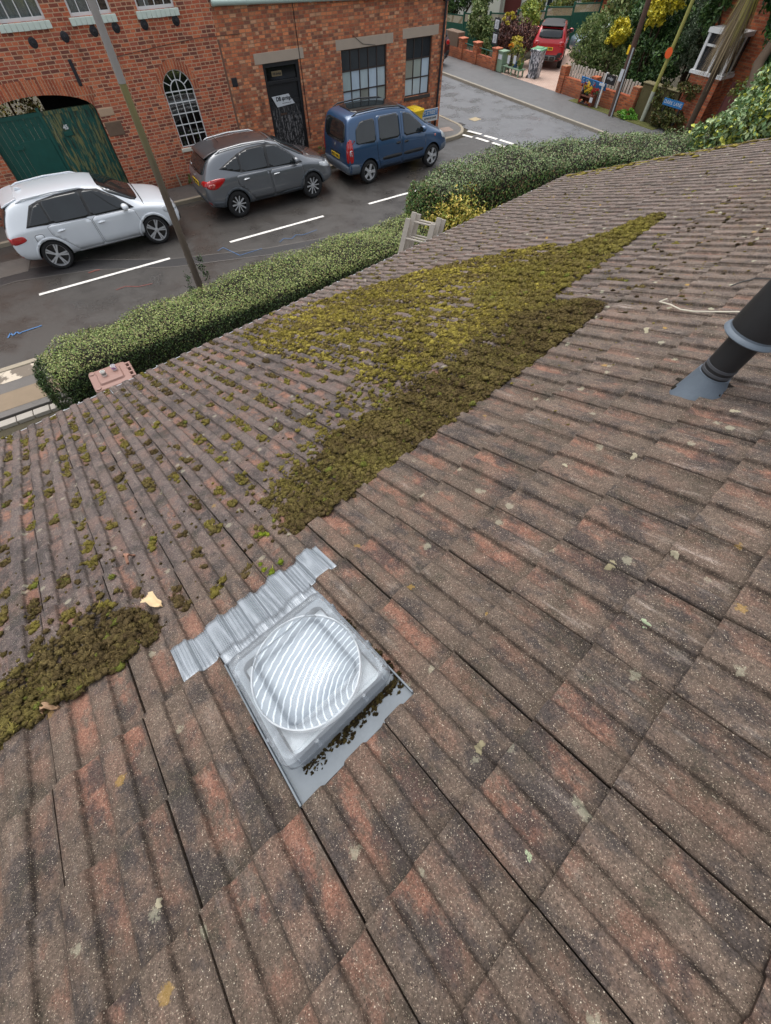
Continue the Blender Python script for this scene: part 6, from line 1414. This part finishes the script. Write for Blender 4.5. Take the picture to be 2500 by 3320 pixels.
# green fence with trellis top, stepping up behind the gardens
m_gf = plain('green_fence_paint', c(30, 84, 66), .7, .2, 5, .3); m_trl = plain('tan_trellis', c(186, 172, 140), .8, .12, 8)
fe = thing('garden_fence', 'dark green panel fence with pale trellis tops behind the gardens', 'fence', (26, 30, 0))
fpts = [(24.4, 32.2, 1.15), (25.0, 30.4, 1.25), (25.8, 28.9, 1.35), (26.9, 27.7, 1.46), (28.2, 26.7, 1.62), (29.6, 25.9, 1.75), (31.2, 25.3, 1.85)]
for a, b in zip(fpts, fpts[1:]):
    d = Vector((b[0] - a[0], b[1] - a[1], 0)); L = d.length; M = frame_M((a[0], a[1], 0), d, (0, 0, 1)); h = (a[2] + b[2]) / 2
    pb_ = MB(); pb_.box(.04, L - .04, .0, h - .36, -.02, .02, M)
    for k in range(int(L / .15)): pb_.box(.05 + k * .15, .05 + k * .15 + .135, .0, h - .37, .02, .035, M); 
    pb_.build('panel', m_gf, fe, smooth=0)
    t_ = MB(); t_.box(.04, L - .04, h - .05, h, -.025, .025, M); t_.box(.04, L - .04, h - .38, h - .34, -.026, .026, M); t_.build('rail', m_gf, fe, smooth=0)
    t_ = MB(); k = .0
    hh = .29; x = -.25
    while x < L:
        for sg in (1, -1):
            x0_, x1_ = (x, x + hh) if sg > 0 else (x + hh, x)
            t_.prism([M @ Vector((min(max(x0_ - .012, .05), L - .05), h - .34, sg * .004)), M @ Vector((min(max(x0_ + .012, .05), L - .05), h - .34, sg * .004)), M @ Vector((min(max(x1_ + .012, .05), L - .05), h - .05, sg * .004)), M @ Vector((min(max(x1_ - .012, .05), L - .05), h - .05, sg * .004))], M.to_3x3() @ Vector((0, 0, .006)))
        x += .062
    t_.build('trellis', m_trl, fe, smooth=0)
for p in fpts: MB().box(p[0] - .045, p[0] + .045, p[1] - .045, p[1] + .045, 0, p[2] + .1).build('post', m_gf, fe)
# white house beyond and the brick house to its right
wh = thing('white_house', 'cream rendered house with white windows and a brown door behind the green fence', 'house', (34, 33, 0))
d0 = Vector((.42, -.9, 0)).normalized(); org = Vector((27.9, 38.8, 0)); Mh = frame_M(org, d0, (0, 0, 1))   # facade frame: x along the front, y up
m_cream = plain('cream_render', c(206, 206, 192), .9, .08, 2, .2)
hm = MB().box(0, 16, 0, 6, -8, 0, Mh); hw_ = hm.build('wall', m_cream, wh, smooth=0)
MB().prism([Mh @ Vector(p) for p in ((-.3, 5.9, .4), (16.3, 5.9, .4), (16.3, 9, -4), (-.3, 9, -4))], (0, 0, .12)).build('roof', plain('roof_tile_dark', c(96, 72, 62), .8), wh, smooth=0)
def hwin(x0, x1, z0, z1, nm, root, M_, mf, n=3):
    f = MB(); 
    for k in range(n + 1): xx = x0 + (x1 - x0) * k / n; f.box(xx - .035, xx + .035, z0, z1, .01, .09, M_)
    f.box(x0, x1, z0 - .04, z0 + .04, .008, .12, M_); f.box(x0, x1, z1 - .04, z1 + .04, .008, .1, M_)
    fo = f.build(nm, mf, root, smooth=0); MB().box(x0, x1, z0, z1, .004, .03, M_).build('pane', m_dpane, fo, smooth=0); return fo
hwin(8.2, 9.8, 1.0, 2.3, 'window', wh, Mh, m_frame, 4); hwin(2.6, 4.4, 1.0, 2.3, 'window', wh, Mh, m_frame)
dd_ = MB().box(6.45, 7.6, .0, 2.6, .004, .06, Mh).build('door', plain('brown_door', c(92, 36, 32), .5), wh, smooth=0)
MB().box(5.9, 6.3, 0, 2.9, .004, .5, Mh).build('porch_wall', m_cream, wh, smooth=0)
bh = thing('brick_house', 'red brick house end with pale eaves right of the cream house', 'house', (32, 23, 0))
d1 = Vector((.55, -.85, 0)).normalized(); Mb = frame_M((31.0, 25.7, 0), d1, (0, 0, 1))
MB().box(0, 5.2, 0, 1.95, -5, 0, Mb).build('wall', m_gwall, bh, smooth=0); MB().box(-.2, 5.4, 1.95, 2.2, -5, .2, Mb).build('eaves', m_cream, bh, smooth=0)
MB().prism([Mb @ Vector(p) for p in ((-.3, 2.21, .35), (5.5, 2.21, .35), (5.5, 5, -3), (-.3, 5, -3))], (0, 0, .1)).build('roof', plain('grey_slate', c(84, 84, 90), .7), bh, smooth=0)
MB().tube([Mb @ Vector((.15, 0, .1)), Mb @ Vector((.15, 1.95, .1))], .05, 8).build('downpipe', m_pipe, bh); hwin(2.0, 3.0, .7, 1.7, 'window', bh, Mb, m_frame, 2)
# plants on the far side
def bush(name, label, cat, base, blobs, n, size, cols, trunk=.05, **k):
    t = thing(name, label, cat, (base[0], base[1], 0)); crown('crown', blobs, int(n * 1.55), size * 1.45, cols, m_leaf, t, **k)
    mb = MB(); 
    for b in blobs[:4]: mb.tube([(base[0], base[1], 0), ((base[0] + b[0]) / 2, (base[1] + b[1]) / 2, b[2] * .5), (b[0], b[1], b[2])], [trunk, trunk * .7, trunk * .35], 7)
    mb.build('trunk', m_bark, t); return t
DG = pal((64, 94, 50), (78, 110, 58), (52, 78, 44), (98, 126, 68)); OGR = pal((106, 128, 70), (128, 144, 84), (88, 112, 60), (152, 162, 104)); YEL = pal((216, 200, 50), (200, 186, 50), (226, 212, 72), (170, 168, 52)); BRD = pal((92, 58, 56), (110, 70, 62), (76, 50, 50), (128, 88, 72)); SIL = pal((110, 126, 104), (92, 112, 86), (132, 146, 120), (76, 96, 66))
bush('acer_shrub', 'bushy dark red leaved shrub behind the green bench', 'shrub', (24.1, 24.6), [(24.1, 24.9, 1.15, .7, 1.0, .62), (24.3, 24.0, 1.1, .6, .8, .5), (24.2, 25.6, 1.0, .5, .7, .45)], 4200, .085, BRD)
bush('climber', 'tall leafy climber hanging over the green fence', 'climbing plant', (24.4, 28.0), [(24.4, 28.3, 1.25, .45, .7, .7), (24.5, 27.6, .7, .4, .6, .65), (24.7, 28.6, 1.9, .4, .7, .5), (24.2, 27.3, .4, .3, .5, .4)], 4600, .09, OGR, droop=.8)
bush('garden_tree', 'dark leafy tree at the corner behind the workshop downpipe', 'tree', (25.2, 32.0), [(25.2, 31.5, 2.0, .9, 1.1, .8), (26.0, 30.2, 2.3, .8, 1.0, .7), (25.4, 33, 1.6, .8, 1, .9)], 3600, .12, DG, .08)
bush('shrub', 'lime yellow shrub leaning over the trellis fence behind the red car', 'shrub', (26.3, 26.0), [(26.2, 25.9, 1.25, .55, .6, .6), (26.7, 26.5, 1.6, .5, .5, .4)], 2400, .09, pal((150, 166, 70), (176, 182, 84), (116, 138, 60)))
bush('yellow_flowering_shrub', 'small yellow leaved sprig beside the notices', 'shrub', (24.0, 25.4), [(23.6, 24.9, 1.75, .25, .35, .2), (23.3, 23.6, 1.05, .3, .4, .25)], 560, .08, pal((206, 190, 70), (186, 172, 66)), .02)
bush('grass_clump', 'pale ornamental grasses growing on the bank behind the trellis', 'grass', (31.0, 27.6), [(30.4, 27.2, 1.6, 1.2, .5, .5), (31.9, 26.4, 1.8, 1.0, .5, .5), (29.0, 28.6, 1.45, .8, .5, .4)], 3200, .16, pal((170, 166, 92), (134, 146, 84), (112, 130, 70)), .03, asp=.18, droop=.3)
bush('shrub', 'olive green bamboo like shrub between the driveway and the blue sign', 'shrub', (23.4, 18.0), [(23.3, 18.9, 1.55, .7, .8, .85), (23.5, 17.8, 1.5, .7, .9, .9), (23.2, 18.3, 2.1, .6, .9, .5), (23.5, 16.8, 1.3, .6, .8, .8), (24.0, 19.4, 1.8, .6, .8, .6), (24.6, 18.0, 1.2, .8, 1.6, 1.1)], 10500, .095, OGR, .04, asp=.35)
bush('shrub', 'dense dark green shrub behind the wooden pole', 'shrub', (23.6, 15.6), [(23.6, 15.9, 1.4, .8, .9, .95), (23.9, 16.6, 2.3, .8, .9, .7), (23.6, 14.9, 1.6, .7, .7, .8), (24.4, 15.5, 2.6, .9, 1.0, .7), (25.0, 17.0, 2.6, .9, 1.2, .8), (24.6, 14.2, 2.2, .8, .8, .9)], 12000, .10, DG, .06)
bush('golden_shrub', 'bright golden yellow conifer shrub left of the wooden pole', 'shrub', (23.1, 17.4), [(22.95, 17.2, 2.22, .36, .42, .36), (23.0, 17.45, 2.0, .3, .3, .3)], 2000, .085, YEL)
bush('golden_shrub', 'bright golden yellow shrub right of the wooden pole at the top', 'shrub', (23.6, 16.0), [(23.1, 15.8, 2.9, .4, .45, .4), (23.3, 15.5, 3.3, .45, .5, .45)], 2600, .09, YEL)
bush('silver_conifer', 'tall grey green feathery tree beside the mossy lamp post', 'tree', (24.2, 14.0), [(24.0, 14.3, 2.1, .7, .7, .8), (24.2, 13.8, 3.0, .8, .8, .9), (24.6, 14.6, 3.9, .9, .9, .9), (24.0, 13.3, 1.7, .6, .5, .6)], 9500, .085, SIL, .09, asp=.25, droop=.6)
bush('garden_tree', 'mid green tree crown above the shrubs at the back', 'tree', (27.5, 19.5), [(27.4, 20.4, 2.6, 1.2, 1.4, .9), (27.0, 18.6, 3.2, 1.2, 1.3, 1.0), (28.5, 21.5, 2.9, 1.1, 1.2, .8), (27.2, 17.0, 4.0, 1.2, 1.3, 1.0), (26.4, 15.6, 3.4, 1.0, 1.2, 1.0), (26.4, 17.6, 1.6, 1.0, 1.4, 1.2), (26.5, 14.6, 4.4, 1.1, 1.2, 1.0)], 12000, .13, OGR, .1)
bush('bay_tree', 'glossy dark green tree overhanging the bay window house', 'tree', (22.6, 9.6), [(22.0, 10.1, 3.8, 1.0, .9, .7), (21.6, 9.4, 3.0, .9, .8, .8), (22.6, 10.6, 4.6, 1.2, 1.2, .8), (21.2, 8.7, 3.6, .9, .9, .9), (22.4, 9.0, 2.5, .7, .6, .6)], 11000, .12, pal((44, 84, 34), (58, 104, 40), (36, 66, 30), (74, 120, 50)), .14)
bush('garden_tree', 'deep green tree filling the gap beside the palm', 'tree', (25.0, 12.2), [(24.8, 12.8, 4.0, 1.0, 1.0, .9), (25.4, 12.0, 4.8, 1.2, 1.0, .9), (25.0, 13.4, 4.8, 1.0, 1.0, .8), (22.8, 13.2, 3.3, .5, .5, .7), (22.8, 13.0, 4.2, .6, .7, .7)], 7000, .12, DG, .1)
bush('verge_weeds', 'bright green weeds on the verge between the pole and the lamp post', 'weeds', (21.95, 14.6), [(21.95, 14.65, .2, .28, .42, .16)], 620, .07, pal((104, 160, 50), (84, 140, 44), (128, 176, 66)), .01)
bush('ivy_shrub', 'brownish ivy clump below the dark lane sign', 'ivy', (22.2, 12.9), [(22.1, 13.1, .45, .3, .55, .35), (22.1, 12.5, .35, .3, .5, .3), (22.3, 13.5, .9, .3, .4, .4), (22.3, 12.7, 1.25, .25, .5, .25)], 3000, .075, pal((84, 96, 46), (104, 108, 54), (72, 80, 42), (116, 96, 58)), .03)
# wooden pole with plates, lamp post with orange disc
wp = thing('utility_pole', 'leaning brown wooden pole with a pale conduit and small plates across the road', 'pole', (21.62, 15.26, 0))
MB().tube([(21.62, 15.26, 0), (21.62, 15.36, 3.3), (21.62, 15.6, 9)], [.115, .10, .08], 16).build('post', plain('brown_pole_wood', c(84, 62, 52), .85, .25, 12, .4), wp, smooth=60)
MB().tube([(21.52, 15.14, 0), (21.52, 15.22, 2.1)], .03, 10).build('conduit', plain('grey_conduit', c(166, 172, 176), .5), wp)
MB().box(21.49, 21.50, 15.27, 15.43, 1.15, 1.50).build('notice', m_sgnw, wp, smooth=0); MB().box(21.50, 21.51, 15.36, 15.46, 1.90, 2.15).build('warning_plate', m_ydplate, wp, smooth=0)
lp = thing('lamp_post', 'mossy yellow green lamp post with a round orange disc', 'lamp post', (22.18, 14.02, 0))
MB().tube([(22.18, 14.02, 0), (22.18, 14.0, 1.0)], .085, 16).build('base', plain('pale_mossy_metal', c(168, 172, 156), .6, .2, 8), lp, smooth=60)
MB().tube([(22.18, 14.0, 1.0), (22.18, 13.94, 2.5), (22.18, 13.8, 8)], [.072, .068, .05], 16).build('column', plain('algae_metal', c(158, 156, 84), .7, .2, 6), lp, smooth=60)
MB().lathe([(0, 0), (.14, 0), (.15, .008), (0, .012)], Matrix.Translation((22.09, 13.97, 2.08)) @ Matrix.Rotation(R(-90), 4, 'Y'), 28).build('orange_disc', plain('orange_sign', c(226, 92, 36), .5, .05), lp)
# flower stall: blue sign, wooden trough, flowers; estate agent's board; lane name plate
stl = thing('flower_stall', 'wooden flower stall with a worn blue sign board against the brick wall', 'stall', (21.95, 17.0, .09))
m_stw = plain('stall_wood', c(112, 66, 48), .8, .25, 10)
Mt = frame_M((21.98, 17.70, .80), (0, -1, -.02), (-.25, -.0, 1))
MB().box(0, 1.45, -.12, .10, -.015, .015, Mt).build('sign_panel', m_blue, stl, smooth=0)
for xx, s in ((.13, 'C'), (.37, 'ST'), (.75, 'U'), (1.27, 'N')): textobj('lettering', s, .17, Mt @ Matrix.Translation((xx, -.01, .017)), m_sgnw, stl)
MB().box(21.96, 22.0, 17.48, 17.52, .1, .70).box(21.96, 22.0, 16.5, 16.54, .1, .66).build('post', plain('post_grey', c(150, 152, 154), .5), stl)
b_ = MB(); b_.box(21.70, 22.10, 16.55, 16.59, .1, .5); b_.box(21.70, 22.10, 17.30, 17.34, .1, .5); b_.box(21.72, 22.10, 16.59, 17.30, .36, .40); b_.box(21.72, 22.10, 16.59, 17.30, .11, .14); b_.box(22.06, 22.10, 16.59, 17.30, .14, .36); b_.build('frame', m_stw, stl, bevel=.005)
for (y_, z, cols, lab, hh, n_) in ((17.05, .50, ((238, 204, 40), (232, 180, 30), (246, 220, 80)), 'bunch of yellow flowers in the middle of the stall', .24, 420), (16.66, .52, ((200, 40, 40), (176, 30, 36)), 'bunch of red flowers at the right of the stall', .16, 220), (17.30, .46, ((150, 36, 40), (120, 28, 34)), 'bunch of dark red flowers at the left of the stall', .13, 160)):
    f_ = thing('flower_bunch', lab, 'flowers', (21.85, y_, .40)); MB().lathe([(0, 0), (.06, 0), (.08, .14), (0, .13)], Matrix.Translation((21.85, y_, .40)), 12).build('bucket', m_trim, f_)
    crown('flowers', [(21.78, y_, z + .16, .16, hh, .20)], n_, .055, pal(*cols), m_leaf, f_); crown('foliage', [(21.85, y_, z + .08, .15, hh, .16)], 160, .06, DG, m_leaf, f_)
f_ = thing('flower_bunch', 'row of mixed small flowers on the lower shelf of the stall', 'flowers', (21.8, 16.95, .14)); crown('flowers', [(21.74, 16.95, .22, .1, .33, .08)], 260, .05, pal((220, 90, 50), (236, 190, 80), (200, 50, 50), (240, 230, 200)), m_leaf, f_)
MB().box(21.7, 21.9, 16.7, 17.2, .14, .18).build('tray', m_trim, f_)
tag(MB().box(21.66, 21.67, 16.52, 16.68, .26, .42).build('price_card', m_sgnw, smooth=0), 'small white card on the right leg of the flower stall', 'card')
ea = thing('estate_agent_board', 'leaning white post with a small black letting board', 'sign', (21.9, 16.35, .09))
MB().box(21.88, 21.94, 16.33, 16.39, .05, 1.22).build('post', m_frame, ea)
MB().box(21.86, 21.88, 15.80, 16.33, .90, 1.18).build('board', m_black, ea, smooth=0)
textobj('lettering', 'cridge', .13, frame_M((21.857, 16.08, 1.08), (0, -1, 0), (0, 0, 1)), m_sgnw, ea); MB().box(21.85, 21.86, 16.26, 16.56, .80, .88).build('rider_board', m_sgnw, ea, smooth=0)
dl = thing('street_sign', 'small blue street name plate in the ivy on the old wall', 'street sign', (22.0, 12.85, 0))
MB().box(21.98, 22.0, 12.38, 13.28, .78, .98).build('name_panel', m_blue, dl, smooth=0); textobj('lettering', 'DARK LANE', .15, frame_M((21.977, 12.83, .88), (0, -1, 0), (0, 0, 1)), m_sgnw, dl, width=.8)
MB().box(22.0, 22.05, 12.45, 12.50, 0, .8).box(22.0, 22.05, 13.15, 13.2, 0, .8).build('post', m_trim, dl)
sw = thing('old_wall', 'mossy old stone garden wall behind the lamp post', 'garden wall', (22.4, 13.8, 0))
MB().box(22.32, 22.62, 12.9, 14.7, 0, 1.12).build('wall', plain('mossy_stone', c(96, 88, 58), .95, .35, 6, .9, .02), sw, bevel=.03); MB().box(22.28, 22.66, 12.9, 14.72, 1.12, 1.17).build('coping', plain('mossy_coping', c(120, 112, 84), .95, .3, 6), sw, bevel=.02)
# bay window house
by = thing('bay_house', 'brick house with a white framed bay window half hidden by the palm', 'house', (23.5, 11.5, 0))
MB().box(23.1, 28, 8.6, 13.2, 0, 6).build('wall', m_gwall, by, smooth=0)
MB().box(22.35, 23.1, 11.62, 12.85, 0, 1.70).build('bay_base', m_gwall, by, bevel=.004)
f = MB(); f.box(22.27, 23.1, 11.55, 12.92, 1.70, 1.79); f.box(22.3, 23.1, 11.58, 12.89, 2.72, 2.84)
for y_ in (11.67, 12.22, 12.80): f.box(22.33, 22.41, y_ - .05, y_ + .05, 1.79, 2.72)
for y_ in (11.65, 12.82): f.box(22.41, 23.1, y_ - .03, y_ + .03, 1.79, 1.85); f.box(22.75, 22.81, y_ - .03, y_ + .03, 1.79, 2.72)
f.box(22.345, 22.40, 11.66, 12.81, 2.40, 2.46); bf = f.build('bay_window', m_frame, by, smooth=0)
MB().box(22.39, 23.1, 11.66, 12.81, 1.80, 2.71).build('pane', m_dpane, bf, smooth=0)
gt = thing('gate_wall', 'dark red painted gate beside the brick bay', 'gate', (21.2, 10.0, 0))
MB().prism([(22.28, 10.95, 0), (20.2, 8.6, 0), (20.16, 8.66, 0), (22.22, 11.0, 0)], (0, 0, 1.65)).build('panel', plain('oxide_red', c(84, 40, 36), .7, .1, 4), gt, smooth=0)
MB().box(22.2, 22.34, 10.9, 11.04, 0, 1.75).build('post', plain('oxide_red', c(84, 40, 36), .7, .1, 4), gt)
tk = thing('tree_stump', 'thick leaning bare trunk beside the dark red gate', 'tree', (19.6, 8.9, 0))
MB().tube([(19.2, 8.2, 0), (19.6, 8.8, 1.3), (20.3, 9.6, 2.6), (21.2, 9.8, 3.6)], [.22, .18, .15, .1], 12).build('trunk', m_bark, tk, smooth=60); crown('ivy', [(20.2, 9.7, 2.0, .3, .35, .45)], 500, .08, pal((120, 130, 50), (90, 104, 44), (140, 140, 60)), m_leaf, tk)
# palm with its skirt of dead leaves
pm_ = thing('palm', 'cordyline palm with a hanging skirt of dry straw coloured leaves', 'palm', (20.9, 11.1, 0))
MB().tube([(20.9, 11.15, 0), (20.95, 11.2, 2.5), (21.0, 11.25, 4.4)], [.10, .11, .13], 12).build('trunk', m_bark, pm_, smooth=60)
def blades(name, n, L0, L1, wd, cols, up, z0):
    V, F, C = [], [], []; k = 0
    for i in range(n):
        a = rng.uniform(0, 6.28); d = np.array([math.cos(a), math.sin(a), 0]); L = rng.uniform(L0, L1); b = np.array([21.0, 11.25, z0 + rng.uniform(-.25, .25)]); sd_ = np.array([-d[1], d[0], 0]) * wd * .5
        col = cols[rng.integers(len(cols))] * rng.uniform(.75, 1.2); q = rng.uniform(.5, 1.2)
        for j in range(6):
            t = j / 5
            p = b + (d * (L * .95 * t) + np.array([0, 0, L * (.55 * t - .9 * t * t)])) if up else b + d * (.10 + .30 * q * t ** 1.4 * L * .7) + np.array([0, 0, -L * t + .1 * math.sin(t * 3)])
            wv = (1 - t * .85); V += [p - sd_ * wv, p + sd_ * wv]; C += [col, col]
            if j: F.append([k + 2 * j - 2, k + 2 * j - 1, k + 2 * j + 1, k + 2 * j])
        k += 12
    return npmesh(name, np.array(V), np.array(F), m_leaf, pm_, np.array(C), smooth=False)
blades('dead_leaves', 560, 1.0, 2.5, .026, pal((158, 138, 104), (132, 112, 88), (178, 158, 120), (100, 84, 70)), False, 4.3)
blades('green_leaves', 160, 1.0, 1.6, .055, pal((150, 150, 74), (120, 132, 66), (176, 168, 90)), True, 4.5); blades('yellow_leaves', 130, 1.0, 1.7, .05, pal((190, 176, 90), (168, 160, 84), (150, 140, 76)), False, 4.5)
# bush at the right edge, on the near corner
bush('corner_shrub', 'pale green glossy leaved shrub with yellow patches at the right end of the hedge', 'shrub', (14.9, 6.3), [(14.5, 6.3, 2.6, .7, .7, .6), (14.9, 5.8, 3.1, .8, .8, .6), (13.9, 6.6, 2.4, .5, .6, .4), (15.2, 6.6, 2.9, .6, .6, .55)], 6000, .085, pal((120, 150, 100), (146, 168, 120), (98, 128, 80), (186, 190, 80), (160, 176, 130)), .04, tilt=.8)
